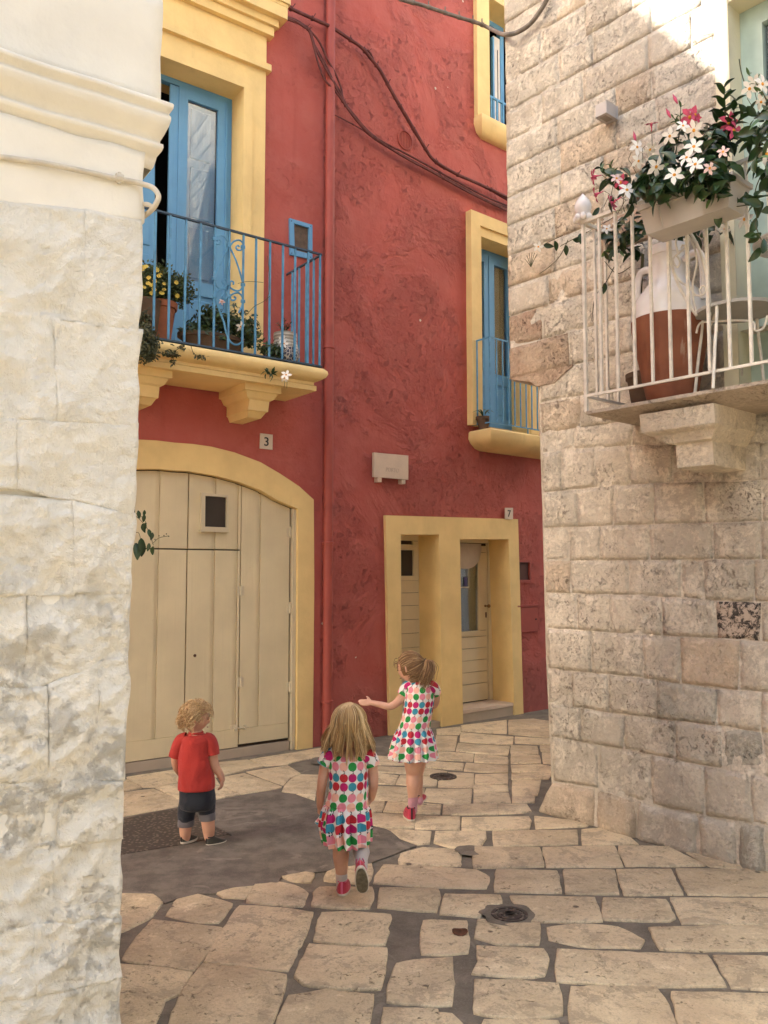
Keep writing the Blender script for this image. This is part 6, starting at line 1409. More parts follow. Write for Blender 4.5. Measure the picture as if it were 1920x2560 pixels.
wf = thing('flowering_plant', tuple(p3 + Vector((0, 0, hq))), 'sprawling dark green bush with a few white flowers on the blue balcony', 'plant')
leafy(wf, PA, w5, [(690,590,130,140,75,.25,.5),(540,700,140,100,50,.25,.5),(870,640,160,120,75,.3,.55),(1060,720,120,140,60,.35,.6),(930,500,50,60,14,.3,.5),(1290,900,110,80,28,.5,.62),(1080,560,70,60,12,.35,.55),(780,740,160,70,30,.4,.56),(1280,1110,80,18,14,.66,.7)], 21, ME_SMALL, size=1.15, young=.15)
stuffbush(wf, PA, w5, [(700,610,110,120,700,.25,.48),(560,720,110,80,450,.25,.48),(880,660,150,100,800,.28,.5),(1060,740,110,120,500,.34,.58),(1270,900,110,80,300,.46,.58)], 5, m_bush, ls=.040, lw=.011)
flowers(wf, PA, w5, [(985,665,'w',.60),(1395,825,'w',.60),(1415,1120,'w',.72),(1400,1150,'w',.70),(810,430,'b',.4),(1385,790,'w',.56)], .6, .85, 2)
for pts in ([(1040,560),(1110,480),(1200,430),(1260,380)], [(1120,960),(1160,1040),(1200,1075)], [(1230,430),(1260,300),(1255,150),(1240,0)], [(960,260),(1060,240),(1200,250)]): b = M(); b.tube(smooth_line([PA.hw(w5(*p), .61) for p in pts], 4), .0022, 5); part('runner', b, m_stem, wf)
# patterned ceramic pot
def majolica():
    t = MT('patterned_majolica'); x, y, z = t.xyz(); v = t.vor(34, 'DISTANCE_TO_EDGE'); n = t.vor(34).step(.008, .020)
    c = t.mix(v.step(.05, .11), (.62, .56, .48), (.07, .075, .11)); band = (z.gt(.155)); c = t.mix(band, c, t.mix((z * 220)._m('SINE').gt(.2), (.35, .32, .26), (.60, .55, .46))); t.col(c).rough(.3); return t.m
p4 = PA.w(PA.hit(w5(1405, 960), .45)[0], .45, z_slab + .004)
h4 = PA.hit(w5(1380, 735), .45)[1] - z_slab
b = M(); b.lathe(p4, [(.05, 0), (.10, .03), (.125, .09), (.118, .14), (.095, h4 - .06), (.10, h4 - .05), (.10, h4), (.085, h4), (.08, h4 - .03), (.001, h4 - .03)], 32); solo('flower_pot', b, majolica(), tuple(p4), 'round patterned white and dark ceramic pot at the right end of the blue balcony', 'flower pot', smooth=True)
suc = thing('potted_plant', tuple(p4 + Vector((0, 0, h4))), 'small pointed plant in the patterned ceramic pot', 'plant')
for x, y, n_ in ((1400,600,5),(1340,640,4),(1450,640,4),(1420,680,3)): spire(suc, PA, PA.hw(w5(1390, 730), .45), PA.hw(w5(x, y), .45), n_, x, ME_SMALL[0], .9)
# little pot on the other balcony
p5 = PB.w(PB.hit(zE(1130, 1545), dB * .55)[0], dB * .55, zS1 + .002)
b = M(); b.lathe(p5, [(.05, 0), (.075, .11), (.085, .11), (.085, .14), (.07, .14), (.001, .12)], 24); solo('flower_pot', b, m_potdk, tuple(p5), 'small brown pot in the corner of the small blue-railed balcony', 'flower pot', smooth=True)
sp_ = thing('potted_plant', tuple(p5 + Vector((0, 0, .13))), 'small blue-green arching plant in the pot on the small balcony', 'plant')
for k in range(8): a_ = k * .8; b = M(); c = p5 + Vector((0, 0, .13)); q = Vector((math.cos(a_), math.sin(a_), 0)); b.tube(smooth_line([c, c + q * .05 + Vector((0, 0, .08)), c + q * .12 + Vector((0, 0, .06))], 4), [.008, .009, .009, .009, .008, .006, .005, .004, .002], 5, flat=.4); part('leaf', b, m_leaf, sp_)
# sprig hanging beside the whitewashed corner
spr = thing('sprig', tuple(aty(318, 1380, 2.75)), 'small green leafy sprig poking out from behind the whitewashed corner', 'plant')
yy = 2.75; T = lambda x, y: aty(*zC(x, y), yy)
for pts in ([(40,600),(90,590),(130,620),(175,680),(205,770)], [(60,715),(110,690),(130,740),(150,780)], [(90,700),(60,730),(40,760)], [(200,760),(240,725),(300,712)], [(100,575),(140,600),(165,640)]): b = M(); b.tube(smooth_line([T(*p) for p in pts], 4), .0009, 5); part('stem', b, m_stem, spr)
for x, y, s_ in ((110,575,.3),(150,572,.25),(150,600,.3),(140,655,.34),(175,690,.3),(200,710,.28),(130,745,.5),(95,775,.6),(150,775,.5),(205,795,.34),(178,775,.3),(100,800,.34),(85,560,.3),(155,650,.28)):
    p = T(x, y); o = put(ME_LEAF[rv_.randint(0, 1)], 'leaf', spr, p + Vector((0, 0, .01)), (0, 0, 0), s_); dirv = Vector((rv_.uniform(-.3, .3), rv_.uniform(-.2, .2), -1)).normalized(); nv = (CAM - p).normalized() + Vector((rv_.uniform(-.5, .5), 0, .1)); xv = dirv.cross(nv).normalized(); zv = xv.cross(dirv); o.rotation_euler = Matrix((xv, dirv, zv)).transposed().to_euler()
for x, y in ((240,712),(285,700),(300,715),(215,735),(270,710)): b = M(); b.ball(T(x, y), .0022, 6, 5); part('bud', b, m_trail, spr)
# ================================================================== THE THREE CHILDREN
def remesh(mb, name, m, parent, voxel=.005, smooth_it=4, label=None):
    """join overlapping closed pieces into one continuous surface"""
    o = part(name, mb, m, parent); md = o.modifiers.new('r', 'REMESH'); md.mode = 'VOXEL'; md.voxel_size = voxel; md.use_smooth_shade = True
    m2 = o.modifiers.new('s', 'SMOOTH'); m2.iterations = smooth_it; m2.factor = .5
    dg = bpy.context.evaluated_depsgraph_get(); me = bpy.data.meshes.new_from_object(o.evaluated_get(dg)); o.modifiers.clear(); me.materials.clear(); me.materials.append(m); o.data = me
    for p in me.polygons: p.use_smooth = True
    if label: o['label'] = label
    return o
def limb(b, pts, rs, seg=16, sub=4):
    L = smooth_line([Vector(p) for p in pts], sub); n = len(pts); R2 = []
    for i in range(len(L)):
        t = i / sub; k = min(int(t), n - 2); f = t - k; R2.append(rs[k] * (1 - f) + rs[k + 1] * f)
    b.tube(L, R2, seg); b.ball(L[0], R2[0] * .99, 14, 10); b.ball(L[-1], R2[-1] * .99, 14, 10)
def hand(b, wrist, dirv, palm_n, side, s=1.0, curl=.35, spread=.12, curls=None):
    """palm with four unequal curled fingers and a side thumb; dirv = towards fingertips, side = towards the thumb"""
    d = Vector(dirv).normalized(); n = Vector(palm_n).normalized(); sd2 = Vector(side).normalized()
    W = Vector(wrist); P = W + d * .022 * s
    for k in (-1, -.33, .33, 1): b.tube([W + sd2 * k * .006 * s, W + d * .018 * s + sd2 * k * .012 * s, W + d * .042 * s + sd2 * k * .015 * s], [.0085 * s, .0095 * s, .0080 * s], 10); b.ball(W + d * .042 * s + sd2 * k * .015 * s, .0080 * s, 10, 8)
    for i, (k, ln) in enumerate(((1, .034), (.33, .038), (-.33, .036), (-1, .028))):
        base = W + d * .042 * s + sd2 * k * .0155 * s; dd = (d + sd2 * k * spread).normalized(); c = curls[i] if curls else curl; P_ = [base]; ang = 0
        for q in range(3): ang += c; v = dd * math.cos(ang) + n * math.sin(ang); P_.append(P_[-1] + v * ln * s * (.42, .32, .26)[q])
        b.tube(P_, [.0066 * s, .0062 * s, .0056 * s, .0046 * s], 8); b.ball(P_[-1], .0046 * s, 8, 6)
    tb = W + d * .012 * s + sd2 * .015 * s; v = (sd2 * .8 + d * .75 + n * .35).normalized(); P_ = [tb, tb + v * .017 * s, tb + v * .017 * s + (v * .5 + d * .7 + n * .2).normalized() * .015 * s]
    b.tube(P_, [.0082 * s, .0070 * s, .0052 * s], 8); b.ball(P_[-1], .0052 * s, 8, 6)
def frame(yaw, pitch=0, roll=0):
    """yaw: 0 faces away from the viewer (+Y), positive turns to the viewer's left"""
    return Matrix.Rotation(R(yaw), 3, 'Z') @ Matrix.Rotation(R(pitch), 3, 'X') @ Matrix.Rotation(R(roll), 3, 'Y')
def head(b, c, h, mtx, child=1.0):
    """h = half height of the head; local +Y is the face"""
    nu, nv = 40, 30; vs = []
    G = lambda x, z, cx_, cz_, sx, sz: math.exp(-((x - cx_) / sx) ** 2 - ((z - cz_) / sz) ** 2)
    for j in range(nv + 1):
        ph = -math.pi / 2 + math.pi * j / nv
        for i in range(nu):
            th = 2 * math.pi * i / nu; x, y, z = math.cos(ph) * math.sin(th), math.cos(ph) * math.cos(th), math.sin(ph); r = 1.0
            X_, Y_, Z_ = x * .76, y * .90, z * 1.0
            if z < 0: X_ *= 1 - .20 * (-z) ** 1.3; Y_ *= 1 - (.12 * -z if y > 0 else .28 * -z)
            if y < 0: Y_ *= 1.06
            if y > 0:
                Y_ *= .96; a = abs(x)
                Y_ += .15 * G(a, z, 0, -.24, .13, .13) + .06 * G(a, z, 0, -.08, .10, .18)
                Y_ -= .075 * G(a, z, .33, .0, .17, .12)
                Y_ += .045 * G(a, z, .25, .17, .25, .08) + .05 * G(a, z, .42, -.36, .22, .20)
                Y_ += .055 * G(a, z, 0, -.50, .20, .05) + .050 * G(a, z, 0, -.60, .17, .05) - .02 * G(a, z, 0, -.555, .22, .02)
                Y_ += .09 * G(a, z, 0, -.84, .26, .13) + .05 * G(a, z, 0, .45, .5, .3)
            vs.append(Vector(c) + mtx @ (Vector((X_, Y_, Z_)) * h))
    fs = [(j * nu + i, j * nu + (i + 1) % nu, (j + 1) * nu + (i + 1) % nu, (j + 1) * nu + i) for j in range(nv) for i in range(nu)]
    b.add(vs, fs + [tuple(range(nu - 1, -1, -1)), tuple(nv * nu + i for i in range(nu))])
    for sgn in (-1, 1):   # ears
        P_ = [Vector((sgn * .74, -.02, .12)), Vector((sgn * .84, -.08, .14)), Vector((sgn * .87, -.12, .0)), Vector((sgn * .82, -.08, -.14)), Vector((sgn * .74, .0, -.22)), Vector((sgn * .74, .0, -.05))]
        b.tube([Vector(c) + mtx @ (p * h) for p in smooth_line(P_, 3)], .055 * h, 8); b.ball(Vector(c) + mtx @ (Vector((sgn * .78, -.05, -.04)) * h), .09 * h, 8, 6)
def face_bits(parent, c, h, mtx):
    for sgn in (-1, 1):
        p = Vector(c) + mtx @ (Vector((sgn * .27, .80, .01)) * h); b = M(); b.ball(p, .060 * h, 10, 8, (1, 1, .7)); part('eye', b, m_eye, parent, True)
        b = M(); b.tube([Vector(c) + mtx @ (Vector((sgn * q, w_, z_)) * h) for q, w_, z_ in ((.14, .905, .17), (.27, .875, .20), (.42, .80, .15))], [.010 * h, .022 * h, .008 * h], 6); part('eyebrow', b, m_hair2, parent)
    b = M(); b.tube([Vector(c) + mtx @ (Vector((x_, y_, z_)) * h) for x_, y_, z_ in ((-.19, .82, -.545), (-.08, .905, -.55), (0, .915, -.553), (.08, .905, -.55), (.19, .82, -.545))], [.006 * h, .026 * h, .030 * h, .026 * h, .006 * h], 6); part('lips', b, m_lip, parent, True)
def strands(b, P_list, r0=.0028, r1=.0010, seg=4):
    for P_ in P_list:
        L = smooth_line(P_, 3); n = len(L); b.tube(L, [r0 + (r1 - r0) * (i / (n - 1)) ** 1.5 for i in range(n)], seg, cap=False)
def scalp(b, c, h, mtx, k=1.04, front=.30, low=-.35, seed=0):
    """close-fitting cap of hair, open at the face"""
    nu, nv = 36, 22; grid = {}; vs = []
    for j in range(nv + 1):
        ph = -math.pi / 2 + math.pi * j / nv
        for i in range(nu):
            th = 2 * math.pi * i / nu; x, y, z = math.cos(ph) * math.sin(th), math.cos(ph) * math.cos(th), math.sin(ph)
            hair_ = (y < front and z > low - .35 * (y < -.1)) or z > .50 + .25 * max(0, y)
            if hair_:
                q = k * (1 + .025 * noise.noise(Vector((x * 3, y * 3, z * 3 + seed)))); X_, Y_, Z_ = x * .78 * q, y * .93 * q * (1.05 if y < 0 else .98), z * 1.0 * q
                if z < 0: X_ *= 1 - .15 * -z; Y_ *= 1 - .18 * -z
                grid[(j, i)] = len(vs); vs.append(Vector(c) + mtx @ (Vector((X_, Y_, Z_)) * h))
    fs = []
    for j in range(nv):
        for i in range(nu):
            ks = [(j, i), (j, (i + 1) % nu), (j + 1, (i + 1) % nu), (j + 1, i)]
            if all(q in grid for q in ks): fs.append(tuple(grid[q] for q in ks))
    b.add(vs, fs)
def ringloft(b, rings, seg=64, uvk=None, cap_top=False):
    """rings: (centre, rx, ry, pleat amplitude, pleat count, phase, v); x axis / y axis given by the frame matrix in uvk"""
    mtx, cell_u, cell_v = uvk; vs = []; us = []; K = seg + 1
    for c, rx, ry, am, cnt, phs, v in rings:
        row = []; acc = 0; last = None
        for k in range(K):
            th = 2 * math.pi * k / seg - math.pi / 2 + math.pi; f = 1 + am * math.sin(cnt * th + phs) + am * .5 * math.sin((cnt * 1.7 // 1) * th + phs * 2)
            p = Vector(c) + mtx @ Vector((rx * f * math.cos(th), ry * f * math.sin(th), 0)); row.append(p)
        vs += row; us.append(v)
    ref = rings[len(rings) // 3]; per = math.pi * (ref[1] + ref[2]); nu = max(4, round(per / cell_u))
    fs = []; uv = []
    for j in range(len(rings) - 1):
        for k in range(seg):
            fs.append((j * K + k, j * K + k + 1, (j + 1) * K + k + 1, (j + 1) * K + k)); u0, u1_ = k / seg * nu, (k + 1) / seg * nu
            kk = [rings[j][1] + rings[j][2], rings[j + 1][1] + rings[j + 1][2]]
            uv.append([(u0, us[j] / cell_v), (u1_, us[j] / cell_v), (u1_, us[j + 1] / cell_v), (u0, us[j + 1] / cell_v)])
    b.add(vs, fs, uv)
def shoe(parent, heel, toe, up_, w, hgt, m_up, m_trim, sole_m, sole_th=.012, tread=None, label=None):
    """low canvas shoe from heel to toe (points on the sole's underside)"""
    heel, toe = Vector(heel), Vector(toe); f = (toe - heel); L = f.length; f.normalize(); s = f.cross(Vector(up_)).normalized(); u = s.cross(f)
    out = []
    for i in range(28):
        t = 2 * math.pi * i / 28; x = (1 - math.cos(t)) / 2; half = w / 2 * (abs(math.sin(t)) ** .75) * (.86 + .26 * x); out.append((x * L, half * (1 if math.sin(t) >= 0 else -1)))
    P = lambda x, y, z: heel + f * x + s * y + u * z
    b = M(); rings = [(.97, 0), (1, .003), (1.01, sole_th * .8), (1.0, sole_th)]; n = len(out); vs = []
    for k, z in rings: vs += [P(L / 2 + (x - L / 2) * k, y * k, z + (.10 * L * max(0, x / L - .75) ** 1.5 if z < 1 else 0)) for x, y in out]
    fs = [(q * n + i, q * n + (i + 1) % n, (q + 1) * n + (i + 1) % n, (q + 1) * n + i) for q in range(3) for i in range(n)] + [tuple(range(n - 1, -1, -1)), tuple(3 * n + i for i in range(n))]
    b.add(vs, fs); sh = part('shoe', b, sole_m, parent, True, label)
    if tread is not None:
        b = M(); b.add([P(L / 2 + (x - L / 2) * .9, y * .86, -.0012) for x, y in out], [tuple(range(n))]); 
        for k in range(5):
            x = L * (.18 + .15 * k); hw = w * .30; b.add([P(x, -hw, -.001), P(x + .008, -hw, -.001), P(x + .008, hw, -.001), P(x, hw, -.001), P(x, -hw, -.0035), P(x + .008, -hw, -.0035), P(x + .008, hw, -.0035), P(x, hw, -.0035)], [(4, 5, 6, 7), (0, 1, 5, 4), (1, 2, 6, 5), (2, 3, 7, 6), (3, 0, 4, 7)])
        part('tread', b, tread, sh)
    b = M(); rows = 7; vs = []
    for r in range(rows + 1):
        t = r / rows
        for x, y in out:
            xr = x / L; H_ = hgt * (1.0 if xr < .42 else max(.40, 1.0 - (xr - .42) * 1.25)); k = 1 - .42 * t ** 2.2; sh_x = (x - L * .30) * (1 - .30 * t ** 2) + L * .30
            vs.append(P(sh_x, y * k * .97, sole_th * .8 + H_ * math.sin(t * math.pi / 2)))
    fs = [(r * n + i, r * n + (i + 1) % n, (r + 1) * n + (i + 1) % n, (r + 1) * n + i) for r in range(rows) for i in range(n)] + [tuple(rows * n + i for i in range(n))]
    b.add(vs, fs); up = part('upper', b, m_up, sh, True)
    b = M(); b.tube([P(.003, 0, sole_th), P(-.001, 0, sole_th + hgt * .5), P(.006, 0, sole_th + hgt * .98)], .004, 6, flat=1.5)
    b.tube([P(L * .30, w * .40, sole_th + hgt * .5), P(L * .40, 0, sole_th + hgt * .98), P(L * .30, -w * .40, sole_th + hgt * .5)], .0035, 6)
    b.tube(smooth_line([P(L * .03, w * .20, sole_th + hgt * .98), P(L * .18, w * .30, sole_th + hgt * .94), P(L * .36, w * .22, sole_th + hgt)], 3), .0032, 6); b.tube(smooth_line([P(L * .03, -w * .20, sole_th + hgt * .98), P(L * .18, -w * .30, sole_th + hgt * .94), P(L * .36, -w * .22, sole_th + hgt)], 3), .0032, 6)
    part('trim', b, m_trim, sh); return sh

# ---------------------------------------------------------------- girl in front, seen from behind
YG = gp(*y4(340, 2098)).y
def G(x, y, dy=0.0): return aty(*y4(x, y), YG + dy)
kG = YG / FPX / 4.02
gl_ = thing('person', tuple(Vector((G(400, 2000).x, YG, 0))), 'small girl seen from behind with loose long blonde hair, apple-print dress and one foot lifted', 'person')
I3 = frame(2); b = M()
hc = G(412, 345, .0); hh = .094
head(b, hc, hh, frame(4, -6)); limb(b, [G(410, 500, -.005), G(410, 600, -.005), G(405, 680)], [.032, .030, .050])
limb(b, [G(405, 700), G(400, 850), G(400, 1000, .01), G(400, 1130, .005), G(400, 1230)], [.066, .072, .070, .074, .072])
limb(b, [G(300, 685), G(230, 690), G(195, 720, .01)], [.045, .038, .030]); limb(b, [G(520, 685), G(590, 690), G(625, 715, .01)], [.045, .038, .030])
limb(b, [G(190, 710, .01), G(165, 830, .005), G(140, 960, .0), G(128, 1080, .03), G(118, 1190, .06)], [.031, .028, .0235, .022, .0165])
hand(b, G(118, 1190, .06), (-.05, .35, -.9), (.7, .6, .2), (.3, -.8, 0), .95, .55)
limb(b, [G(628, 705, .01), G(650, 830, .02), G(660, 960, .02), G(650, 1040, .055), G(640, 1110, .09)], [.031, .028, .0235, .022, .0165])
hand(b, G(640, 1105, .09), (-.35, .35, -.8), (-.8, .3, .3), (-.2, -.9, 0), .95, .75)
limb(b, [G(345, 1250), G(330, 1420, .01), G(330, 1560, .0), G(330, 1700, -.005), G(338, 1850, .0), G(338, 1990, .01)], [.062, .054, .041, .040, .029, .025])
limb(b, [G(465, 1250), G(500, 1420, .03), G(530, 1560, .04), G(535, 1650, -.03), G(535, 1740, -.10), G(535, 1800, -.13)], [.060, .052, .041, .040, .030, .026])
remesh(b, 'body', m_skin, gl_, .0045)
# dress
b = M(); cu = .0385; cv = .0500
v0 = lambda y: (2098 - y) * kG
rg = []
for y, x0, x1, ry, am, cnt in ((655,330,490,.042,0,1),(675,250,560,.058,0,1),(705,205,600,.072,.004,5),(760,205,602,.080,.006,5),(850,212,598,.082,.010,6),(950,214,596,.080,.016,7),(1050,205,594,.081,.022,7),(1120,190,592,.084,.024,8),(1160,180,592,.086,.020,9),(1172,186,588,.083,.012,16),(1182,176,594,.090,.05,16),(1220,158,604,.102,.09,16),(1290,148,608,.112,.11,16),(1370,140,610,.121,.12,16),(1450,152,610,.127,.12,16),(1530,170,610,.131,.12,16),(1545,172,609,.129,.12,16)):
    c = G((x0 + x1) / 2, y, .0 if y > 700 else -.006); rg.append((c, (x1 - x0) / 2 * kG, ry, am, cnt, .8, v0(y)))
ringloft(b, rg, 120, (I3, cu, cv)); part('dress', b, m_apple, gl_, True)
b = M(); rg = []   # lifted corner of the skirt held in the left hand
P_ = [(G(170, 1190, .03), G(215, 1185, -.05)), (G(140, 1240, .06), G(195, 1250, -.07)), (G(105, 1300, .08), G(180, 1330, -.09)), (G(75, 1330, .09), G(175, 1400, -.10)), (G(70, 1345, .09), G(190, 1480, -.10))]
vs = []; uv_ = []; fs = []
for i, (p, q) in enumerate(P_):
    for k in range(7): t = k / 6; vs.append(p.lerp(q, t) + Vector((0, -.018 * math.sin(t * 9 + i * .3), 0)))
for i in range(4):
    for k in range(6): fs.append((i * 7 + k, i * 7 + k + 1, (i + 1) * 7 + k + 1, (i + 1) * 7 + k)); uv_.append([(k * .5, -i * 1.0), ((k + 1) * .5, -i * 1.0), ((k + 1) * .5, -(i + 1) * 1.0), (k * .5, -(i + 1) * 1.0)])
b.add(vs, fs, uv_); part('skirt_corner', b, m_apple, gl_, True)
def sleeve(parent, p0, p1, p2, r0, r1, trim_m=None, rows=1.7):
    b = M(); L = smooth_line([Vector(p0), Vector(p1), Vector(p2)], 4); n = len(L); seg = 20; vs = []; fs = []; uv = []
    for i, p in enumerate(L):
        t = (L[min(i + 1, n - 1)] - L[max(i - 1, 0)]).normalized(); a = t.cross(Vector((0, 1, 0))).normalized(); c = t.cross(a); r = r0 + (r1 - r0) * i / (n - 1)
        for k in range(seg + 1): th = 2 * math.pi * k / seg; vs.append(p + a * math.cos(th) * r + c * math.sin(th) * r * 1.05)
    for i in range(n - 1):
        for k in range(seg): fs.append((i * (seg + 1) + k, i * (seg + 1) + k + 1, (i + 1) * (seg + 1) + k + 1, (i + 1) * (seg + 1) + k)); uv.append([(k / seg * 5, i * rows / n), ((k + 1) / seg * 5, i * rows / n), ((k + 1) / seg * 5, (i + 1) * rows / n), (k / seg * 5, (i + 1) * rows / n)])
    b.add(vs, fs, uv); sl_ = part('sleeve', b, m_apple, parent, True)
    return sl_
sleeve(gl_, G(260, 680), G(205, 700), G(168, 765), .046, .038); sleeve(gl_, G(555, 678), G(615, 700), G(648, 780), .046, .038)
b = M(); t0 = G(172, 755); t1 = G(164, 772); b.tube([t0, t1], .0395, 20); part('sleeve_hem', b, plain('teal_trim', (.16, .36, .42), .8), gl_, True)
# socks and shoes
b = M(); limb(b, [G(338, 1880, .0), G(338, 1960, .01), G(338, 2010, .015)], [.0300, .0275, .0265]); part('sock', b, m_sock, gl_, True)
shoe(gl_, G(338, 2098, -.035), G(338, 2098, -.035) + Vector((.008, .155, 0)), (0, 0, 1), .072, .058, m_shoe, m_pinktrim, m_sole)
b = M(); limb(b, [G(535, 1650, -.03), G(535, 1730, -.10), G(538, 1800, -.135)], [.0425, .0315, .030]); part('sock', b, m_sock, gl_, True)
hl = G(528, 1800, -.215); te = G(552, 2050, -.16)
shoe(gl_, hl, te + (te - hl).normalized() * .012, (hl - CAM).normalized() * 1.0 + Vector((0, 0, .0)), .066, .050, m_shoe, m_pinktrim, m_sole, .013, m_tread)
# hair
b = M(); scalp(b, hc, hh, frame(4, -6), 1.05, .35, -.6)
rng = random.Random(4); PL = []
part_top = hc + Vector((-.008, 0, hh * .98))
clumps = [(rng.uniform(-2.5, 2.5), rng.uniform(0, 6.3), rng.uniform(16, 30), rng.uniform(.004, .013), rng.gauss(645, 42), rng.uniform(1.02, 1.19), rng.uniform(-.012, .012)) for _ in range(52)] + [(-.85 + .13 * i, rng.uniform(0, 6.3), rng.uniform(16, 26), rng.uniform(.004, .009), rng.gauss(640, 20), 1.03, 0) for i in range(14)]
for k in range(1500):
    ca, ph_, fr_, wamp, ey, lay, cx_o = clumps[k % 66]; a = ca + rng.gauss(0, .075); side = math.sin(a); backw = -math.cos(a)
    endy = ey + rng.gauss(0, 14) - 50 * abs(side) ** 2; zed = G(410, endy).z; lay = lay + rng.uniform(-.025, .025); ln = []; wamp *= rng.uniform(.7, 1.2); ph_ += rng.uniform(-.35, .35)
    a2 = ca
    for i in range(11):
        t = i / 10
        if t < .40:
            q = t / .40; el = math.pi / 2 * (1 - q); p = hc + Vector((side * .80 * math.cos(el) * hh * lay, backw * .97 * math.cos(el) * hh * lay, math.sin(el) * hh * (.99 + .03 * lay)))
        else:
            q = (t - .40) / .60; z = hc.z + (zed - hc.z) * q; sd3 = side * (1 - q) + math.sin(a2) * q + (a - ca) * .15 * q
            p = Vector((hc.x + sd3 * hh * lay * (.80 + .42 * q * (1 - .15 * q)) + cx_o * q, hc.y + backw * hh * lay * (.97 - .18 * q) - .012 * q, z))
        w_ = wamp * (t ** 1.1); p += Vector((math.sin(fr_ * (hc.z - p.z) + ph_) * w_ * 1.2, math.cos(fr_ * p.z * .8 + ph_) * w_, 0)); ln.append(p)
    PL.append(ln)
for k in range(26):   # flyaway strands
    a = rng.uniform(-1.9, 1.9); p0 = hc + Vector((math.sin(a) * hh * .82, -math.cos(a) * hh * .9, rng.uniform(-.3, .5) * hh)); PL.append([p0, p0 + Vector((math.sin(a) * .020, -.01, -.03)), p0 + Vector((math.sin(a) * rng.uniform(.03, .055), -.01, rng.uniform(-.10, -.04)))])
strands(b, PL, .0021, .0006); part('hair', b, m_hair1, gl_, 2)

# ---------------------------------------------------------------- taller girl, head turned to the left, arm held out
YT = gp(*y5(660, 2088)).y
def T5(x, y, dy=0.0): return aty(*y5(x, y), YT + dy)
kT = YT / FPX / 4.608
tg = thing('person', tuple(Vector((T5(700, 2000).x, YT, 0))), 'taller girl with a ponytail and apple-print dress, walking away with her left arm stretched out', 'person')
b = M(); hT = .098; hcT = T5(672, 318, .0); mh = frame(62, -14, 0)
head(b, hcT, hT, mh); limb(b, [T5(725, 400, .01), T5(745, 460, .01), T5(765, 520, .01)], [.036, .033, .052])
limb(b, [T5(775, 560), T5(770, 700), T5(760, 850), T5(735, 980), T5(725, 1080)], [.066, .072, .070, .074, .076])
limb(b, [T5(690, 560), T5(640, 560), T5(615, 590)], [.045, .038, .032]); limb(b, [T5(860, 555), T5(925, 540), T5(955, 560)], [.045, .038, .032])
limb(b, [T5(618, 600), T5(540, 700, -.01), T5(440, 765, -.01), T5(330, 745, .0), T5(218, 722, .01)], [.033, .029, .0245, .0215, .0165])
hand(b, T5(222, 722, .01), (-1, .15, .0), (-.25, .1, .95), (.2, .25, .9), 1.05, .10, .16, (-.1, .08, .16, .22))
limb(b, [T5(955, 570), T5(965, 660, .06), T5(955, 740, .12), T5(900, 780, .20)], [.032, .027, .0235, .018]); hand(b, T5(900, 780, .20), (-.6, .6, .3), (-.6, -.5, 0), (0, 0, 1), 1.0, .5)
limb(b, [T5(715, 1150), T5(705, 1350, .0), T5(705, 1540, .01), T5(705, 1650, .0), T5(700, 1780, .0), T5(700, 1960, .02)], [.070, .066, .046, .046, .034, .027])
limb(b, [T5(760, 1150), T5(765, 1350, .06), T5(745, 1530, .13), T5(745, 1650, .13), T5(755, 1760, .13), T5(765, 1850, .12)], [.068, .060, .044, .042, .034, .027])
remesh(b, 'body', m_skin, tg, .0048); face_bits(tg, hcT, hT, mh)
b = M(); mD = frame(12); rg = []; v1 = lambda y: (2088 - y) * kT
for y, x0, x1, ry, am, cnt in ((468,690,860,.045,0,1),(490,650,905,.060,0,1),(530,612,950,.074,.004,5),(600,600,952,.082,.006,5),(700,600,945,.086,.010,6),(800,590,930,.084,.016,7),(900,572,912,.085,.020,7),(980,545,900,.090,.020,8),(1012,534,900,.093,.018,9),(1024,538,896,.090,.012,16),(1036,524,906,.098,.045,16),(1090,508,922,.109,.08,16),(1160,490,937,.119,.10,16),(1240,470,950,.127,.11,16),(1310,455,962,.133,.11,16),(1352,447,968,.136,.11,16),(1362,448,967,.135,.11,16)):
    rg.append((T5((x0 + x1) / 2, y, 0), (x1 - x0) / 2 * kT, ry, am, cnt, 2.0, v1(y)))
ringloft(b, rg, 120, (mD, .0370, .0473)); part('dress', b, m_apple, tg, True)
sleeve(tg, T5(690, 535), T5(635, 560), T5(585, 640, -.004), .052, .040); sleeve(tg, T5(875, 535), T5(930, 555), T5(968, 610, .03), .050, .036)
b = M(); limb(b, [T5(702, 1815, .0), T5(700, 1900, .01), T5(698, 1960, .02)], [.033, .030, .031]); part('sock', b, m_sockp, tg, True)
shoe(tg, T5(690, 2092, -.05), T5(650, 2092, -.05) + Vector((.0, .165, 0)), (0, 0, 1), .078, .070, m_shoe, m_trimk, m_sole)
b = M(); limb(b, [T5(752, 1790, .13), T5(770, 1850, .12)], [.031, .030]); part('sock', b, m_sockp, tg, True)
shoe(tg, T5(748, 1905, .10), T5(835, 1810, .20), (-.3, -.4, .9), .062, .050, m_shoe, m_trimk, m_sole)
b = M(); scalp(b, hcT, hT, mh, 1.045, .42, -.45, 3); rng = random.Random(9); PL = []
tie = T5(850, 235, -.03)
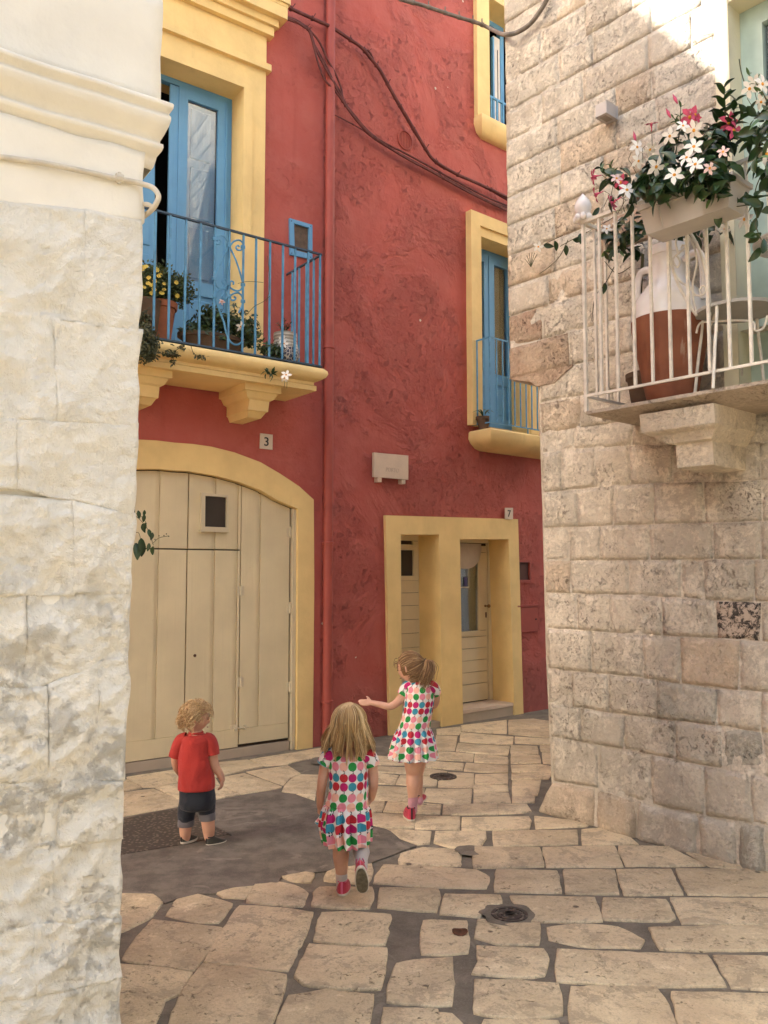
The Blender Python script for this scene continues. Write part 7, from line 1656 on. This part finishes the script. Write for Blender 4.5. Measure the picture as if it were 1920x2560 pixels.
for k in range(560):
    a = rng.uniform(0, 2 * math.pi); loc = Vector((math.cos(a) * .78, .52 + .10 * rng.random() if abs(math.cos(a)) < .85 else rng.uniform(-.5, .45), math.sin(a) * .95))
    if loc.z < -.1: loc.y = rng.uniform(-.6, .05)
    if loc.z < -.55: loc.z = -.55
    n0 = loc.normalized(); st0 = hcT + mh @ (Vector((n0.x * .80, n0.y * .94, n0.z * 1.0)) * hT * 1.03); ln = [st0]; lay = rng.uniform(1.05, 1.10)
    l1 = mh.transposed() @ (tie - hcT) / hT; n1 = Vector((l1.x / .8, l1.y / .96, l1.z)).normalized()
    for i in range(1, 6): q = n0.slerp(n1, i / 6) if n0.dot(n1) > -.98 else n1; ln.append(hcT + mh @ (Vector((q.x * .80, q.y * .96, q.z)) * hT * lay) + Vector((rng.uniform(-1, 1), rng.uniform(-1, 1), rng.uniform(-1, 1))) * .0015)
    ln.append(tie); PL.append(ln)
for k in range(280):   # ponytail
    ph_ = rng.uniform(0, 6.3); e = Vector((rng.gauss(0, .016), rng.gauss(0, .014), 0)); bot_ = rng.gauss(500, 40)
    PL.append([tie, T5(880, 235, -.055) + e * .5, T5(895, 310, -.07) + e, T5(870, 390, -.075) + e * 1.2 + Vector((math.sin(ph_) * .006, 0, 0)), T5(850, 450, -.078) + e * 1.2 + Vector((math.sin(ph_ + 1) * .008, 0, 0)), T5(815 if k % 3 else 880, bot_, -.085) + e + Vector((math.sin(ph_ + 2) * .008, 0, 0))])
for k in range(22): p0 = hcT + mh @ (Vector((rng.uniform(-.8, .8), .5, rng.uniform(.1, .9))) * hT); PL.append([p0, p0 + Vector((-.015, 0, .0)), p0 + Vector((rng.uniform(-.035, .0), 0, -.03))])
strands(b, PL, .0020, .0007); part('hair', b, m_hair2, tg, 2)
b = M(); b.lathe(tie - Vector((.006, 0, 0)), [(.010, 0), (.014, .002), (.014, .008), (.010, .010)], 12, axis=Vector((1, -.5, 0))); part('hair_tie', b, m_trimk, tg)

# ---------------------------------------------------------------- toddler in the red shirt
YB = gp(*y3(440, 2030)).y
def Bq(x, y, dy=0.0): return aty(*y3(x, y), YB + dy)
kY = YB / FPX / 4.9136
tod = thing('person', tuple(Vector((Bq(440, 2000).x, YB, 0))), 'blond curly toddler in a red T-shirt and dark rolled shorts, looking toward the right', 'person')
b = M(); hB = .089; hcB = Bq(440, 455, .0); mb3 = frame(-76, -10)
head(b, hcB, hB, mb3); limb(b, [Bq(440, 570, .01), Bq(440, 640, .005), Bq(440, 720)], [.034, .033, .055])
limb(b, [Bq(440, 770), Bq(445, 950), Bq(450, 1150, .01), Bq(455, 1300), Bq(455, 1420)], [.062, .068, .074, .076, .070])
limb(b, [Bq(340, 760), Bq(270, 780), Bq(230, 840)], [.042, .034, .030]); limb(b, [Bq(550, 750), Bq(610, 780), Bq(635, 840)], [.042, .034, .030])
limb(b, [Bq(230, 840), Bq(195, 940, .01), Bq(200, 1050, .03), Bq(235, 1120, .08), Bq(260, 1170, .12)], [.031, .029, .0255, .0225, .017]); hand(b, Bq(260, 1170, .12), (.2, .6, -.6), (.7, .3, .2), (0, .3, .9), .9, .6)
limb(b, [Bq(635, 840), Bq(650, 950, -.005), Bq(680, 1070, .0), Bq(735, 1150, .005), Bq(765, 1225, .01)], [.033, .030, .0265, .0225, .0175]); hand(b, Bq(765, 1220, .01), (-.1, .05, -1), (-.9, -.1, .1), (.1, .9, -.2), .92, .38)
limb(b, [Bq(340, 1450), Bq(325, 1650, .0), Bq(315, 1780, .0), Bq(310, 1870, .0), Bq(318, 1950, .01)], [.044, .042, .038, .034, .027])
limb(b, [Bq(565, 1450), Bq(575, 1620, .0), Bq(590, 1740, .0), Bq(598, 1840, .0), Bq(605, 1950, .01)], [.044, .044, .040, .037, .027])
remesh(b, 'body', m_skin, tod, .0048); face_bits(tod, hcB, hB, mb3)
def cloth(parent, rings, m, name, seg=72, seed=0, mtx=I3, wr=.0035, cap=False, fr=16):
    """garment panel from rings (centre, rx, ry); gently wrinkled"""
    b = M(); vs = []
    for c, rx, ry in rings:
        for k in range(seg):
            th = 2 * math.pi * k / seg; q = Vector((math.copysign(abs(math.cos(th)) ** .88, math.cos(th)) * rx, math.copysign(abs(math.sin(th)) ** .88, math.sin(th)) * ry, 0)); p = Vector(c) + mtx @ q
            n = noise.noise(Vector((p.x * fr, p.y * fr, p.z * fr * .6 + seed))) + .5 * noise.noise(Vector((p.x * fr * 2.2, p.y * fr * 2.2, p.z * fr + seed))); vs.append(p + (mtx @ q).normalized() * n * wr)
    n = len(rings); fs = [(i * seg + k, i * seg + (k + 1) % seg, (i + 1) * seg + (k + 1) % seg, (i + 1) * seg + k) for i in range(n - 1) for k in range(seg)]
    if cap: fs.append(tuple(range(seg)))
    b.add(vs, fs); return part(name, b, m, parent, smooth=2)
def rings_px(F, k_, tab, sub=3):
    out = []
    for i in range(len(tab) - 1):
        for q in range(sub): t = q / sub; r = [u_ + (v_ - u_) * t for u_, v_ in zip(tab[i], tab[i + 1])]; out.append((F((r[1] + r[2]) / 2, r[0], r[4]), (r[2] - r[1]) / 2 * k_, r[3]))
    r = tab[-1]; return out + [(F((r[1] + r[2]) / 2, r[0], r[4]), (r[2] - r[1]) / 2 * k_, r[3])]
cloth(tod, rings_px(Bq, kY, [(648,372,512,.036,.0),(668,335,555,.050,.0),(695,290,605,.064,.0),(730,262,628,.074,.0),(800,246,622,.080,.0),(950,236,608,.086,.0),(1100,234,640,.092,.0),(1230,233,660,.097,.0),(1322,232,668,.100,.0),(1330,236,664,.098,.0)]), m_tee, 't_shirt', 110, 3, wr=.0065, cap=False)
def tubecloth(parent, pts, rs_, m, name, seed=0):
    b = M(); L = smooth_line([Vector(p) for p in pts], 4); n = len(L); R2 = []
    for i in range(n): t = i / (n - 1) * (len(rs_) - 1); k = min(int(t), len(rs_) - 2); R2.append(rs_[k] + (rs_[k + 1] - rs_[k]) * (t - k))
    b.tube(L, R2, 24, cap=False)
    for v in b.v: v += Vector((1, 1, .5)) * noise.noise(v * 22 + Vector((0, 0, seed))) * .003
    return part(name, b, m, parent, smooth=2)
tubecloth(tod, [Bq(330, 735), Bq(270, 755), Bq(225, 830), Bq(190, 940, .005)], [.046, .046, .042, .042], m_tee, 'sleeve', 1)
tubecloth(tod, [Bq(545, 735), Bq(600, 755), Bq(628, 820), Bq(642, 915)], [.046, .046, .044, .044], m_tee, 'sleeve', 4)
b = M(); cc = Bq(442, 646, .0); b.tube([cc + Vector((math.cos(k * math.pi / 12) * .037, math.sin(k * math.pi / 12) * .038, .002 * math.sin(k * math.pi / 12))) for k in range(25)], .0085, 8, cap=False); part('collar', b, m_tee, tod, True)
cloth(tod, rings_px(Bq, kY, [(1310,248,656,.088,.0),(1400,244,668,.092,.0),(1500,242,676,.090,.0),(1560,250,668,.080,.0),(1590,270,650,.06,.0),(1600,300,620,.03,.0)]), m_denim, 'shorts', 60, 9, wr=.004)
tubecloth(tod, [Bq(345, 1450), Bq(338, 1560), Bq(326, 1640), Bq(320, 1725)], [.048, .054, .051, .046], m_denim, 'shorts_leg', 2); tubecloth(tod, [Bq(560, 1450), Bq(568, 1540), Bq(574, 1590), Bq(578, 1640)], [.048, .053, .051, .048], m_denim, 'shorts_leg', 5)
for (xa, ya, xb, yb, r_) in ((322, 1700, 318, 1790, .0465), (578, 1618, 580, 1716, .0485)):
    p, q = Bq(xa, ya), Bq(xb, yb); tubecloth(tod, [p, p.lerp(q, .3), p.lerp(q, .7), q], [r_, r_ + .001, r_, r_ - .001], m_cuff, 'rolled_cuff', ya)
h1 = Bq(262, 2018, -.02); shoe(tod, h1, h1 + Vector((.062, .105, .0)), (0, 0, 1), .062, .040, m_shoek, m_trimk, m_sole, .013)
h2 = Bq(568, 2030, -.02); h2.z = 0; h1.z = 0; shoe(tod, h2, h2 + Vector((.098, .082, .0)), (0, 0, 1), .062, .040, m_shoek, m_trimk, m_sole, .013)
b = M(); scalp(b, hcB, hB, mb3, 1.05, .28, -.28, 6); rng = random.Random(14); PL = []
for k in range(900):
    a = rng.uniform(0, 2 * math.pi); el = math.asin(rng.uniform(-.42, 1)); n0 = Vector((math.cos(el) * math.sin(a), math.cos(el) * math.cos(a), math.sin(el)))
    if n0.y > .30 and n0.z < .42: continue
    if n0.y > -.1 and n0.z < .0: continue
    p = hcB + mb3 @ (Vector((n0.x * .80, n0.y * .95, n0.z)) * hB * 1.03); o_ = (mb3 @ n0); dn = Vector((0, 0, -1)); dn = (dn - o_ * dn.dot(o_)); dn = dn.normalized() if dn.length > .05 else Vector((rng.uniform(-1, 1), -1, 0)).normalized()
    L_ = rng.uniform(.022, .048); ph_ = rng.uniform(0, 6.3); tw = o_.cross(dn); low_ = n0.z < .0; ln = [p]
    for i in range(1, 7):
        t = i / 6; c_ = .011 * math.sin(ph_ + t * 6.5); ln.append(p + dn * L_ * t + o_ * (.010 + .006 * math.sin(ph_ + t * 5) + (.016 * t if low_ else 0)) + tw * c_)
    PL.append(ln)
for k in range(36): p = Bq(300 + rng.uniform(-40, 30), 500 + rng.uniform(-40, 50), -.03 + rng.uniform(-.02, .02)); ph_ = rng.uniform(0, 6); PL.append([p, p + Vector((-.010, 0, -.012)), p + Vector((-.018 + .006 * math.sin(ph_), 0, -.024)), p + Vector((-.012 + .01 * math.cos(ph_), 0, -.038))])
strands(b, PL, .0022, .0007); part('hair', b, m_hair3, tod, 2)
